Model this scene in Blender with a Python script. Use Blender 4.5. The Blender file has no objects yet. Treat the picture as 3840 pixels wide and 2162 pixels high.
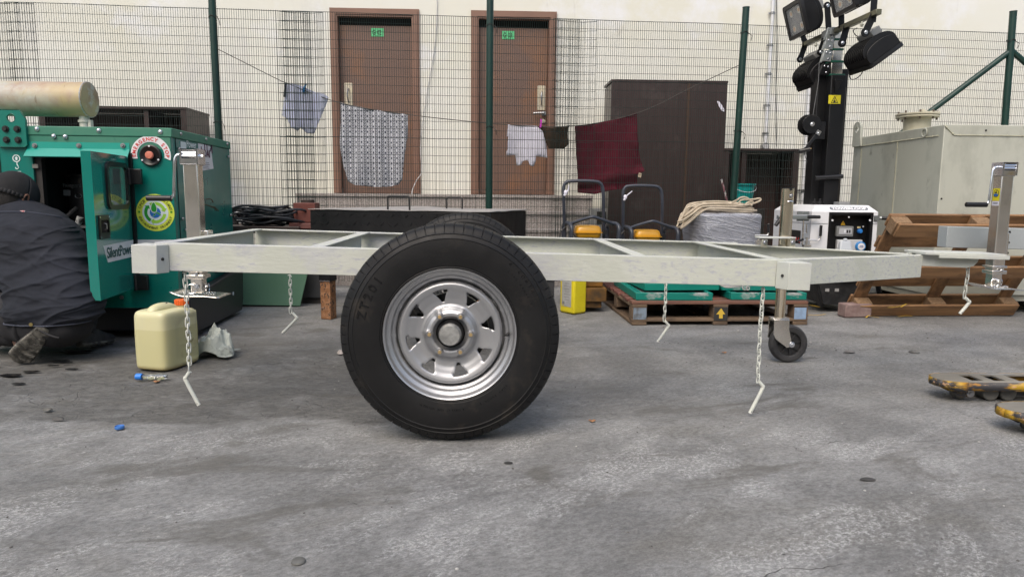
import bpy, bmesh, math, random
from mathutils import Vector, Matrix, noise
from mathutils.geometry import delaunay_2d_cdt
R = math.radians
rnd = random.Random(7)
S = bpy.context.scene
C = S.collection

# ------------------------------------------------------------ camera, sky, light
CAM_H = .84; YAW, PITCH, ROLL = -2.1, -7.57, .5
FOC, CX, CY = 2595., 1920., 1081.
cam = bpy.data.cameras.new('camera'); camo = bpy.data.objects.new('camera', cam); C.objects.link(camo)
cam.sensor_width = 36.; cam.lens = 36. * FOC / 3840.; cam.clip_start = .05; cam.clip_end = 400
_y, _p, _r = R(YAW), R(PITCH), R(ROLL)
_f = Vector((-math.sin(_y)*math.cos(_p), math.cos(_y)*math.cos(_p), math.sin(_p)))
_rt = Vector((math.cos(_y), math.sin(_y), 0)); _up = _rt.cross(_f)
CR = _rt*math.cos(_r) + _up*math.sin(_r); CU = _up*math.cos(_r) - _rt*math.sin(_r)
_m = Matrix((CR, CU, -_f)).transposed().to_4x4(); _m.translation = (0, 0, CAM_H)
camo.matrix_world = _m
S.camera = camo
def at(px, py, y):                       # the point of the plane Y = y seen there in the photograph
    d = _f + CR*((px-CX)/FOC) - CU*((py-CY)/FOC)
    return Vector((0, 0, CAM_H)) + d*(y/d.y)
def on(px, py, z=0.):                    # the point of the level plane z
    d = _f + CR*((px-CX)/FOC) - CU*((py-CY)/FOC)
    return Vector((0, 0, CAM_H)) + d*((z-CAM_H)/d.z)

SUN_EL, SUN_AZ = 52., 205.               # high, soft, from behind the camera
w = bpy.data.worlds.new('World'); S.world = w; w.use_nodes = True
nt = w.node_tree; bg = nt.nodes['Background']
sky = nt.nodes.new('ShaderNodeTexSky'); sky.sky_type = 'NISHITA'; sky.sun_disc = False
sky.sun_elevation = R(SUN_EL); sky.sun_rotation = R(SUN_AZ); sky.air_density = 1.3; sky.dust_density = 4.5; sky.ozone_density = 1.
nt.links.new(sky.outputs[0], bg.inputs[0]); bg.inputs[1].default_value = .10
sl = bpy.data.lights.new('sun', 'SUN'); sl.energy = .9; sl.angle = R(45); sl.color = (1, .94, .86)
so = bpy.data.objects.new('sun', sl); C.objects.link(so)
_a = R(SUN_AZ); _sd = Vector((math.sin(_a)*math.cos(R(SUN_EL)), math.cos(_a)*math.cos(R(SUN_EL)), math.sin(R(SUN_EL))))
so.rotation_euler = _sd.to_track_quat('Z', 'Y').to_euler(); so.location = (0, -5, 12)
S.view_settings.view_transform = 'Standard'; S.view_settings.look = 'None'
S.view_settings.gamma = 1; S.view_settings.exposure = .92
S.view_settings.use_curve_mapping = False
S.cycles.max_bounces = 6; S.cycles.use_denoising = True
S.cycles.caustics_reflective = False; S.cycles.caustics_refractive = False

# ------------------------------------------------------------ materials
def rgb(h):
    v = [int(h[i:i+2], 16)/255 for i in (0, 2, 4)]
    return tuple((c/12.92 if c <= .04045 else ((c+.055)/1.055)**2.4) for c in v)
MATS = {}
def mat(name, col, rough=.6, metal=0., col2=None, ns=6., lo=.4, hi=.65, stretch=(1, 1, 1), bump=0., bs=80., bstretch=None,
        stain=None, rvar=0., spec=.5, trans=0., alpha=1., emit=None, coat=0., extra=None):
    if name in MATS: return MATS[name]
    m = bpy.data.materials.new(name); m.use_nodes = True; t = m.node_tree; N = t.nodes; L = t.links
    b = N['Principled BSDF']; MATS[name] = m
    tc = N.new('ShaderNodeTexCoord'); mp = N.new('ShaderNodeMapping'); mp.inputs['Scale'].default_value = stretch
    L.new(tc.outputs['Object'], mp.inputs[0])
    def nz(scale, vec, det=6, rg=.6):
        n = N.new('ShaderNodeTexNoise'); n.inputs['Scale'].default_value = scale; n.inputs['Detail'].default_value = det
        n.inputs['Roughness'].default_value = rg; L.new(vec, n.inputs['Vector']); return n.outputs['Fac']
    def rng(v, a, c):
        n = N.new('ShaderNodeMapRange'); n.inputs[1].default_value = a; n.inputs[2].default_value = c; L.new(v, n.inputs[0]); return n.outputs[0]
    def mix(f, a, c):
        n = N.new('ShaderNodeMix'); n.data_type = 'RGBA'
        if hasattr(f, 'links'): L.new(f, n.inputs[0])
        else: n.inputs[0].default_value = f
        for i, q in ((6, a), (7, c)):
            if hasattr(q, 'links'): L.new(q, n.inputs[i])
            else: n.inputs[i].default_value = (*q, 1)
        return n.outputs[2]
    cur = None
    if col2 is not None:
        cur = mix(rng(nz(ns, mp.outputs[0]), lo, hi), col, col2)
    for st in (stain or []):             # (colour, scale, lo, hi, stretch)
        v = tc.outputs['Object']
        if len(st) > 4:
            q = N.new('ShaderNodeMapping'); q.inputs['Scale'].default_value = st[4]; q.inputs['Location'].default_value = (3.1, 1.7, 9.2)
            L.new(tc.outputs['Object'], q.inputs[0]); v = q.outputs[0]
        cur = mix(rng(nz(st[1], v, 8, .65), st[2], st[3]), cur if cur is not None else col, st[0])
    if cur is not None: L.new(cur, b.inputs['Base Color'])
    else: b.inputs['Base Color'].default_value = (*col, 1)
    b.inputs['Roughness'].default_value = rough; b.inputs['Metallic'].default_value = metal
    if rvar:
        n = N.new('ShaderNodeMapRange'); n.inputs[1].default_value = .3; n.inputs[2].default_value = .7
        n.inputs[3].default_value = max(0, rough-rvar); n.inputs[4].default_value = min(1, rough+rvar)
        L.new(nz(ns*2.3, mp.outputs[0]), n.inputs[0]); L.new(n.outputs[0], b.inputs['Roughness'])
    b.inputs['Specular IOR Level'].default_value = spec
    if trans: b.inputs['Transmission Weight'].default_value = trans
    if alpha < 1: b.inputs['Alpha'].default_value = alpha
    if coat: b.inputs['Coat Weight'].default_value = coat; b.inputs['Coat Roughness'].default_value = .15
    if bump:
        v = tc.outputs['Object']
        if bstretch:
            q = N.new('ShaderNodeMapping'); q.inputs['Scale'].default_value = bstretch; L.new(v, q.inputs[0]); v = q.outputs[0]
        bn = N.new('ShaderNodeBump'); bn.inputs['Strength'].default_value = min(1, bump); bn.inputs['Distance'].default_value = .004*max(1, bump)
        L.new(nz(bs, v), bn.inputs['Height']); L.new(bn.outputs[0], b.inputs['Normal'])
    if extra: extra(t, b, cur)
    return m

# ------------------------------------------------------------ mesh builder
X_, Y_, Z_ = Vector((1, 0, 0)), Vector((0, 1, 0)), Vector((0, 0, 1))
def frame(axis):
    a = Vector(axis).normalized(); h = Z_ if abs(a.z) < .9 else X_
    u = h.cross(a).normalized(); return u, a.cross(u), a
class MB:
    def __init__(s): s.v = []; s.f = []
    def add(s, v, f):
        o = len(s.v); s.v += [Vector(p) for p in v]; s.f += [[i+o for i in q] for q in f]; return s
    def hexa(s, p):                      # p: bottom 4 (ccw) + top 4
        return s.add(p, [(3,2,1,0), (4,5,6,7), (0,1,5,4), (1,2,6,5), (2,3,7,6), (3,0,4,7)])
    def box(s, c, d, rot=None):
        c = Vector(c); d = Vector(d)/2; q = []
        for z in (-1, 1):
            for x, y in ((-1,-1), (1,-1), (1,1), (-1,1)):
                p = Vector((x*d.x, y*d.y, z*d.z))
                if rot is not None: p = rot @ p
                q.append(c+p)
        return s.hexa(q)
    def bar(s, a, b, w, h, up=Z_):       # rectangular bar from a to b
        a = Vector(a); b = Vector(b); ax = (b-a).normalized(); u = Vector(up).cross(ax).normalized(); v = ax.cross(u)
        q = []
        for p in (a, b):
            for i, j in ((-1,-1), (1,-1), (1,1), (-1,1)): q.append(p + u*(i*w/2) + v*(j*h/2))
        return s.hexa(q)
    def cyl(s, a, b, r, r2=None, n=20, caps=True):
        a = Vector(a); b = Vector(b); u, v, ax = frame(b-a); r2 = r if r2 is None else r2; q = []
        for p, rr in ((a, r), (b, r2)):
            for i in range(n):
                t = 2*math.pi*i/n; q.append(p + u*(rr*math.cos(t)) + v*(rr*math.sin(t)))
        f = [(i, (i+1) % n, n+(i+1) % n, n+i) for i in range(n)]
        if caps: f += [tuple(range(n-1, -1, -1)), tuple(range(n, 2*n))]
        return s.add(q, f)
    def tube(s, pts, r, n=8, closed=False):
        pts = [Vector(p) for p in pts]; m = len(pts); q = []; u = None
        for i, p in enumerate(pts):
            if closed: d = pts[(i+1) % m] - pts[i-1]
            else: d = pts[min(i+1, m-1)] - pts[max(i-1, 0)]
            d.normalize()
            if u is None: u = frame(d)[0]
            u = (u - d*u.dot(d)).normalized(); v = d.cross(u)
            rr = r[i] if isinstance(r, (list, tuple)) else r
            for k in range(n):
                t = 2*math.pi*k/n; q.append(p + u*(rr*math.cos(t)) + v*(rr*math.sin(t)))
        f = []
        for i in range(m if closed else m-1):
            a, b = i*n, ((i+1) % m)*n
            f += [(a+k, a+(k+1) % n, b+(k+1) % n, b+k) for k in range(n)]
        if not closed: f += [tuple(range(n-1, -1, -1)), tuple(range((m-1)*n, m*n))]
        return s.add(q, f)
    def lathe(s, prof, o, axis, n=48, closed=False, u=None):
        o = Vector(o); a, b, ax = frame(axis); m = len(prof); q = []
        for i in range(n):
            t = 2*math.pi*i/n; dr = a*math.cos(t) + b*math.sin(t)
            for r, h in prof: q.append(o + dr*r + ax*h)
        f = []
        for i in range(n):
            j = (i+1) % n
            for k in range(m if closed else m-1):
                k2 = (k+1) % m; f.append((i*m+k, j*m+k, j*m+k2, i*m+k2))
        return s.add(q, f)
    def prism(s, poly, o, ux, uy, th):   # polygon in the plane (ux, uy) at o, extruded by th along ux x uy
        o = Vector(o); ux = Vector(ux); uy = Vector(uy); nz = ux.cross(uy).normalized(); n = len(poly)
        q = [o + ux*x + uy*y for x, y in poly] + [o + ux*x + uy*y + nz*th for x, y in poly]
        return s.add(q, [tuple(range(n-1, -1, -1)), tuple(range(n, 2*n))] + [(i, (i+1) % n, n+(i+1) % n, n+i) for i in range(n)])
    def plate(s, outer, holes, o, ux, uy, th, grid=0):   # plate with holes
        o = Vector(o); ux = Vector(ux); uy = Vector(uy); nz = ux.cross(uy).normalized()
        P = []; E = []
        for lp in [outer] + holes:
            k = len(P); P += [Vector(p) for p in lp]; E += [(k+i, k+(i+1) % len(lp)) for i in range(len(lp))]
        if grid:
            xs = [p[0] for p in outer]; ys = [p[1] for p in outer]
            x = min(xs)+grid/2
            while x < max(xs):
                y = min(ys)+grid/2
                while y < max(ys):
                    if inside((x, y), outer) and not any(inside((x, y), h) for h in holes): P.append(Vector((x, y)))
                    y += grid
                x += grid
        vs, es, fs, *_ = delaunay_2d_cdt(P, E, [], 0, 1e-6)
        F = []
        for f in fs:
            c = sum((vs[i] for i in f), Vector((0, 0)))/len(f)
            if inside(c, outer) and not any(inside(c, h) for h in holes): F.append(tuple(f))
        n = len(vs)
        q = [o + ux*p.x + uy*p.y for p in vs] + [o + ux*p.x + uy*p.y + nz*th for p in vs]
        cnt = {}
        for f in F:
            for i in range(len(f)):
                e = (f[i], f[(i+1) % len(f)]); cnt[e] = 1
        side = [(b, a, a+n, b+n) for (a, b) in cnt if (b, a) not in cnt]
        if th: return s.add(q, [tuple(reversed(f)) for f in F] + [tuple(i+n for i in f) for f in F] + side)
        return s.add(q[:n], F)
    def sphere(s, c, r, n=16, m=10, sc=(1, 1, 1), rot=None):
        c = Vector(c); q = []
        for j in range(m+1):
            ph = math.pi*j/m
            for i in range(n):
                t = 2*math.pi*i/n; p = Vector((r*sc[0]*math.sin(ph)*math.cos(t), r*sc[1]*math.sin(ph)*math.sin(t), r*sc[2]*math.cos(ph)))
                if rot is not None: p = rot @ p
                q.append(c+p)
        f = [(j*n+i, (j+1)*n+i, (j+1)*n+(i+1) % n, j*n+(i+1) % n) for j in range(m) for i in range(n)]
        return s.add(q, f)
    def bolt(s, p, d, r=.008, h=.006):
        p = Vector(p); d = Vector(d).normalized()
        s.cyl(p, p+d*h*.35, r*1.5, n=14); return s.cyl(p+d*h*.35, p+d*h*1.3, r, r*.85, n=6)
    def grid(s, fn, nu, nv):
        q = [fn(i/nu, j/nv) for j in range(nv+1) for i in range(nu+1)]
        return s.add(q, [(j*(nu+1)+i, j*(nu+1)+i+1, (j+1)*(nu+1)+i+1, (j+1)*(nu+1)+i) for j in range(nv) for i in range(nu)])
    def text(s, body, o, ux, uy, size, th=.001, align='LEFT', spacing=1., sx=1., bold=0.):
        v, f = glyphs(body, size, th, align, spacing, bold); o = Vector(o); ux = Vector(ux).normalized(); uy = Vector(uy).normalized(); nz = ux.cross(uy)
        return s.add([o + ux*(p.x*sx) + uy*p.y + nz*p.z for p in v], f)
    def arctext(s, body, c, ux, uy, rad, size, a0, a1, th=.001, top_out=True, bold=0.):
        # letters spread between angles a0 and a1 (degrees, from ux towards uy)
        c = Vector(c); ux = Vector(ux).normalized(); uy = Vector(uy).normalized(); n = len(body)
        for i, ch in enumerate(body):
            if ch == ' ': continue
            t = R(a0 + (a1-a0)*(i+.5)/n); rd = ux*math.cos(t) + uy*math.sin(t); tg = -ux*math.sin(t) + uy*math.cos(t)
            if top_out: lx, ly = -tg, rd
            else: lx, ly = tg, -rd
            s.text(ch, c + rd*rad - ly*(size*.35), lx, ly, size, th, 'CENTER', bold=bold)
        return s
_gc = {}
def glyphs(body, size, th, align, spacing, bold=0.):
    k = (body, size, th, align, spacing, bold)
    if k not in _gc:
        c = bpy.data.curves.new('lettering', 'FONT'); c.body = body; c.size = size; c.extrude = th/2; c.align_x = align
        c.space_character = spacing; c.resolution_u = 3; c.offset = bold
        o = bpy.data.objects.new('lettering', c); me = bpy.data.meshes.new_from_object(o)
        _gc[k] = ([v.co + Vector((0, 0, th/2)) for v in me.vertices], [tuple(p.vertices) for p in me.polygons])
        bpy.data.objects.remove(o); bpy.data.meshes.remove(me); bpy.data.curves.remove(c)
    return _gc[k]
def inside(p, poly):
    x, y = p[0], p[1]; r = False; n = len(poly)
    for i in range(n):
        x1, y1 = poly[i][0], poly[i][1]; x2, y2 = poly[i-1][0], poly[i-1][1]
        if (y1 > y) != (y2 > y) and x < (x2-x1)*(y-y1)/(y2-y1)+x1: r = not r
    return r
def circ(cx, cy, r, n=20, ph=0.): return [(cx+r*math.cos(2*math.pi*i/n+ph), cy+r*math.sin(2*math.pi*i/n+ph)) for i in range(n)]
def rrect(x0, y0, x1, y1, r, n=4):
    o = []
    for cx, cy, a in ((x1-r, y1-r, 0), (x0+r, y1-r, 90), (x0+r, y0+r, 180), (x1-r, y0+r, 270)):
        for i in range(n+1):
            t = R(a+90*i/n); o.append((cx+r*math.cos(t), cy+r*math.sin(t)))
    return o
def smooth_path(pts, k=6, closed=False):
    pts = [Vector(p) for p in pts]; n = len(pts); o = []
    rg = range(n if closed else n-1)
    for i in rg:
        if closed: p0, p1, p2, p3 = pts[i-1], pts[i], pts[(i+1) % n], pts[(i+2) % n]
        else: p0, p1, p2, p3 = pts[max(i-1, 0)], pts[i], pts[i+1], pts[min(i+2, n-1)]
        for j in range(k):
            t = j/k; o.append(.5*((2*p1) + (p2-p0)*t + (2*p0-5*p1+4*p2-p3)*t*t + (3*p1-p0-3*p2+p3)*t**3))
    if not closed: o.append(pts[-1])
    return o
# ------------------------------------------------------------ objects
WM = {}
def T(name, label, cat, loc=(0, 0, 0), group=None, kind=None, rot=(0, 0, 0)):
    o = bpy.data.objects.new(name, None); C.objects.link(o); o.location = loc; o.rotation_euler = rot; o.empty_display_size = .1
    o['label'] = label; o['category'] = cat
    if group: o['group'] = group
    if kind: o['kind'] = kind
    from mathutils import Euler
    WM[o.name] = Matrix.Translation(loc) @ Euler(rot).to_matrix().to_4x4(); return o
def P(name, mb, m, parent=None, bevel=0., ang=35, label=None, local=False, solid=0., cat=None, group=None, kind=None, sub=0, flat=False, origin=None, seg=2):
    me = bpy.data.meshes.new(name)
    Wp = WM[parent.name] if parent is not None else Matrix.Identity(4)
    Wo = Wp
    if parent is None and kind is None and origin is not None: Wo = Matrix.Translation(origin)
    inv = Wo.inverted()
    vs = mb.v if local else [inv @ v for v in mb.v]
    me.from_pydata([tuple(v) for v in vs], [], mb.f); me.update()
    if not flat:
        me.polygons.foreach_set('use_smooth', [True]*len(me.polygons)); me.set_sharp_from_angle(angle=R(ang))
    ms = m if isinstance(m, (list, tuple)) else [m]
    for q in ms: me.materials.append(q)
    o = bpy.data.objects.new(name, me); C.objects.link(o)
    if parent is not None: o.parent = parent; WM[o.name] = Wp
    else:
        if origin is not None: o.location = origin
        WM[o.name] = Wo
    if solid:
        q = o.modifiers.new('thickness', 'SOLIDIFY'); q.thickness = solid; q.offset = 0
    if bevel:
        q = o.modifiers.new('edges', 'BEVEL'); q.width = bevel; q.segments = seg; q.limit_method = 'ANGLE'; q.angle_limit = R(40)
        q.harden_normals = False
    if sub:
        q = o.modifiers.new('smooth', 'SUBSURF'); q.levels = sub; q.render_levels = sub
    if label: o['label'] = label
    if cat: o['category'] = cat
    if group: o['group'] = group
    if kind: o['kind'] = kind
    return o
def copy_tree(o, parent=None):
    c = o.copy(); C.objects.link(c); c.parent = parent
    for ch in list(o.children): copy_tree(ch, c)
    return c
def sheet(outline, fn, grid):            # cloth: outline [(x, z)], fn(x, z) -> Vector
    P_ = []; E = []; dense = []
    for i in range(len(outline)):
        a, b = Vector(outline[i]), Vector(outline[(i+1) % len(outline)]); k = max(1, int((b-a).length/grid))
        for j in range(k): dense.append(a.lerp(b, j/k))
    mb = MB(); mb.plate([tuple(p) for p in dense], [], (0, 0, 0), X_, Z_, 0, grid)
    mb.v = [fn(v.x, v.z) for v in mb.v]; return mb
# ------------------------------------------------------------ ground
def ledge(x): return 2.52 + .10*x*(-1 if x < 0 else .4)*.3 + .10*noise.noise(Vector((x*1.3, 2.2, 0))) + .03*noise.noise(Vector((x*7, 5.2, 0)))
def gz(x, y):
    z = .0035*noise.noise(Vector((x*1.7, y*2.2, 0))) + .0016*noise.noise(Vector((x*9, y*13, 3)))
    if y < 7:
        d = y - ledge(x); k = max(0, min(1, d/.03)); fade = max(0, min(1, (4.4-y)/1.2))*max(0, min(1, (1.2-x)/1.5+.2))
        z += fade*k*(-.005 + .008*noise.noise(Vector((x*11, y*13, 7))) + .005*noise.noise(Vector((x*31, y*38, 7))))
    return z - .002
def ground_mat(t, b, cur):
    N = t.nodes; L = t.links
    tc = N.new('ShaderNodeTexCoord').outputs['Object']
    def mp(sc, rot=0., loc=(0, 0, 0)):
        q = N.new('ShaderNodeMapping'); q.vector_type = 'TEXTURE'; q.inputs['Scale'].default_value = tuple(1/k_ for k_ in sc); q.inputs['Rotation'].default_value = (0, 0, rot); q.inputs['Location'].default_value = loc
        L.new(tc, q.inputs[0]); return q.outputs[0]
    def nz(v, s, d=8, r=.62, dist=0.):
        n = N.new('ShaderNodeTexNoise'); n.inputs['Scale'].default_value = s; n.inputs['Detail'].default_value = d; n.inputs['Roughness'].default_value = r
        n.inputs['Distortion'].default_value = dist; L.new(v, n.inputs['Vector']); return n.outputs['Fac']
    def rg(v, a, c, o0=0., o1=1.):
        n = N.new('ShaderNodeMapRange'); n.interpolation_type = 'SMOOTHSTEP'
        for i, q in enumerate((a, c, o0, o1)): n.inputs[i+1].default_value = q
        L.new(v, n.inputs[0]); return n.outputs[0]
    def mx(f, a, c):
        n = N.new('ShaderNodeMix'); n.data_type = 'RGBA'; L.new(f, n.inputs[0])
        for i, q in ((6, a), (7, c)):
            if hasattr(q, 'links'): L.new(q, n.inputs[i])
            else: n.inputs[i].default_value = (*q, 1)
        return n.outputs[2]
    def ma(op, a, c=None):
        n = N.new('ShaderNodeMath'); n.operation = op; n.use_clamp = op in ('MULTIPLY', 'ADD')
        for i, q in enumerate((a, c)):
            if q is None: continue
            if hasattr(q, 'links'): L.new(q, n.inputs[i])
            else: n.inputs[i].default_value = q
        return n.outputs[0]
    sep = N.new('ShaderNodeSeparateXYZ'); L.new(tc, sep.inputs[0])
    base = mx(rg(nz(mp((1, 1, 1)), 2.2, 6), .35, .65), (.176, .176, .173), (.265, .265, .260))
    base = mx(rg(nz(mp((1, 2.2, 1), .35), 1.1, 5, .6, 1.), .5, .72, 0, .55), base, (.165, .158, .140))
    def gain(c, f, lo_, hi_):
        n = N.new('ShaderNodeMix'); n.data_type = 'RGBA'; n.blend_type = 'MULTIPLY'; n.inputs[0].default_value = 1; L.new(c, n.inputs[6])
        r_ = rg(f, .36, .64, lo_, hi_); cb = N.new('ShaderNodeCombineColor'); 
        for i in range(3): L.new(r_, cb.inputs[i])
        L.new(cb.outputs[0], n.inputs[7]); return n.outputs[2]
    # worn pale cement: blotches broken up by fine grain
    near = rg(sep.outputs['Y'], 2.75, 2.1)
    blot = rg(nz(mp((1, 2.0, 1), .75), 1.9, 10, .74, .5), .46, .60)
    grain = rg(nz(mp((1, 1.25, 1), .6), 75, 9, .88), .47, .60)
    nearp = rg(near, 0, 1, .28, 1.)
    pale = ma('MULTIPLY', ma('MULTIPLY', blot, grain), nearp)
    base = gain(base, nz(mp((1, 1.5, 1), .5), 40, 10, .9), .62, 1.32)
    base = mx(pale, base, (.52, .522, .515))
    base = mx(ma('MULTIPLY', rg(nz(mp((.8, 1.8, 1), .8, (5, 1, 0)), 1.3, 8, .6, .8), .58, .70), ma('MULTIPLY', grain, .75)), base, (.42, .43, .43))
    # dark dirt in the middle band on the left
    wob = N.new('ShaderNodeMath'); wob.operation = 'MULTIPLY_ADD'; L.new(nz(mp((1, 1, 1)), 1.6, 8, .62), wob.inputs[0]); wob.inputs[1].default_value = .55; L.new(sep.outputs['Y'], wob.inputs[2])
    yy = ma('MULTIPLY', rg(wob.outputs[0], 2.77, 2.84), rg(sep.outputs['Y'], 4.6, 3.6))
    xx = rg(sep.outputs['X'], 1.3, -.8)
    dirt = ma('MULTIPLY', ma('MULTIPLY', yy, xx), rg(nz(mp((1, 1.6, 1)), 2.4, 9, .66), .30, .52))
    dcol = mx(rg(nz(mp((1, 2, 1)), 26, 10, .85), .38, .66), (.056, .054, .050), (.165, .162, .152))
    base = mx(ma('MULTIPLY', dirt, .86), base, dcol)
    smear = ma('MULTIPLY', rg(nz(mp((1, 2.6, 1), .25, (2, 7, 0)), 1.4, 8, .64, .8), .55, .68), .7)
    base = mx(smear, base, (.105, .100, .088))
    # small dark specks and stains
    vo = N.new('ShaderNodeTexVoronoi'); vo.inputs['Scale'].default_value = 9; L.new(mp((1, 1.4, 1), .2), vo.inputs['Vector'])
    base = mx(ma('MULTIPLY', rg(vo.outputs['Distance'], .055, .03), rg(nz(mp((1, 1, 1)), 3), .45, .6)), base, (.05, .05, .05))
    # cracks
    v2 = N.new('ShaderNodeTexVoronoi'); v2.feature = 'DISTANCE_TO_EDGE'; v2.inputs['Scale'].default_value = 1.7
    nv = N.new('ShaderNodeTexNoise'); nv.inputs['Scale'].default_value = 4; nv.inputs['Detail'].default_value = 6; L.new(tc, nv.inputs['Vector'])
    ad = N.new('ShaderNodeVectorMath'); ad.operation = 'MULTIPLY_ADD'; L.new(nv.outputs['Color'], ad.inputs[0]); ad.inputs[1].default_value = (.35, .35, 0); L.new(mp((1, 1.3, 1)), ad.inputs[2])
    L.new(ad.outputs[0], v2.inputs['Vector'])
    v3 = N.new('ShaderNodeTexVoronoi'); v3.feature = 'DISTANCE_TO_EDGE'; v3.inputs['Scale'].default_value = 7; L.new(ad.outputs[0], v3.inputs['Vector'])
    crk = ma('MULTIPLY', rg(v2.outputs['Distance'], .004, .001), rg(nz(mp((1, 1, 1)), 2.1), .56, .64))
    ck2 = ma('MULTIPLY', ma('MULTIPLY', rg(v3.outputs['Distance'], .030, .006), yy), ma('MULTIPLY', xx, rg(nz(mp((1, 1, 1)), 3.3), .42, .6)))
    ck = ma('ADD', crk, ma('MULTIPLY', ck2, .35))
    base = mx(ma('MULTIPLY', ck, .75), base, (.045, .043, .04))
    L.new(base, b.inputs['Base Color']); b.inputs['Roughness'].default_value = .78
    L.new(rg(nz(mp((1, 1.6, 1)), 3.), .35, .7, .62, .86), b.inputs['Roughness'])
    h = ma('MULTIPLY', nz(mp((1, 2.4, 1), .3), 70, 9, .8), .5); h2 = ma('MULTIPLY', nz(mp((1, 2.6, 1), .2), 14, 6, .6), .5)
    hh = N.new('ShaderNodeMath'); hh.operation = 'SUBTRACT'; L.new(ma('ADD', h, h2), hh.inputs[0]); L.new(ck, hh.inputs[1])
    bn = N.new('ShaderNodeBump'); bn.inputs['Strength'].default_value = .9; bn.inputs['Distance'].default_value = .011
    L.new(hh.outputs[0], bn.inputs['Height']); L.new(bn.outputs[0], b.inputs['Normal'])
MG = mat('yard_concrete', (.2, .2, .2), extra=ground_mat)
def axis_steps(a, b, fa, fb, st):
    o = [a]; x = a; far = 4.
    while x < b-1e-6:
        if fa <= x < fb: x = min(x+st, b)
        else: x = min(x+far, b if x >= fb else fa)
        o.append(x)
    return o
gx = axis_steps(-60, 60, -5.2, 5.6, .035); gy = axis_steps(-60, 60, .7, 6.6, .028)
g = MB(); g.v = [Vector((x, y, gz(x, y))) for y in gy for x in gx]
nx = len(gx); g.f = [(j*nx+i, j*nx+i+1, (j+1)*nx+i+1, (j+1)*nx+i) for j in range(len(gy)-1) for i in range(nx-1)]
P('ground', g, MG, kind='structure', ang=180)

# loose grit on the concrete
pb = MB(); prd = random.Random(3)
for i in range(900):
    if i < 560: x = prd.uniform(-3.2, 3.6); y = prd.uniform(1.0, 5.)
    else: x = prd.gauss(1.9, .9); y = prd.gauss(3.9, .45)
    if y < .9: continue
    r = prd.uniform(.0012, .0038)*(1.7 if prd.random() < .06 else 1)
    pb.sphere((x, y, gz(x, y)+r*.3), r, 6, 4, (prd.uniform(.8, 1.5), prd.uniform(.7, 1.3), .6), Matrix.Rotation(prd.uniform(0, 3), 3, 'Z'))
P('gravel', pb, mat('grit', (.11, .105, .10), .9, col2=(.42, .41, .39), ns=2.5, lo=.5, hi=.56), kind='stuff', label='loose grit and small stones on the yard concrete', cat='gravel')

# ------------------------------------------------------------ building
MWALL = mat('cream_render', (.70, .69, .60), .85, col2=(.73, .735, .70), ns=.55, lo=.35, hi=.7, bump=.25, bs=45,
            stain=[((.63, .625, .60), 1.6, .54, .72, (1, 1, .35)), ((.52, .50, .45), 4, .62, .76, (1.8, 1, .35)), ((.76, .77, .78), .9, .55, .66)])
MBROWN = mat('door_brown_paint', (.138, .083, .064), .5, col2=(.155, .090, .064), ns=2.2, bump=.15, bs=30, stain=[((.26, .15, .10), 14, .70, .80, (1, 1, .3)), ((.24, .10, .035), 1.1, .5, .75)])
MFRAME = mat('door_frame_brown', (.195, .108, .076), .5, col2=(.22, .122, .086), ns=3, stain=[((.09, .045, .03), 9, .62, .8, (1, 1, .4))], bump=.2, bs=26)
MDARK = mat('dark_void', (.012, .009, .008), .9)
MBRASS = mat('pale_brass', (.66, .58, .42), .38, .5, col2=(.55, .5, .42), ns=12)
MSTEEL = mat('worn_steel', (.42, .42, .43), .38, .9, col2=(.3, .3, .3), ns=20)
bld = T('building', 'long cream rendered building with two brown doors behind the mesh fence', 'building', (0, 8, 0))
DY = 8.
d1 = (-1.735, -.757, .86, 2.868); d2 = (at(1766, 400, DY).x, at(2082, 400, DY).x, .86, 2.868)
wb = MB(); outer = [(-16, -.3), (18, -.3), (18, 6.5), (-16, 6.5)]
hol = [[(a+.05, z0-.0), (b-.05, z0), (b-.05, z1-.05), (a+.05, z1-.05)] for a, b, z0, z1 in (d1, d2)]
wb.plate(outer, hol, (0, 8.25, 0), X_, Z_, .25)
P('wall', wb, MWALL, bld)
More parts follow.
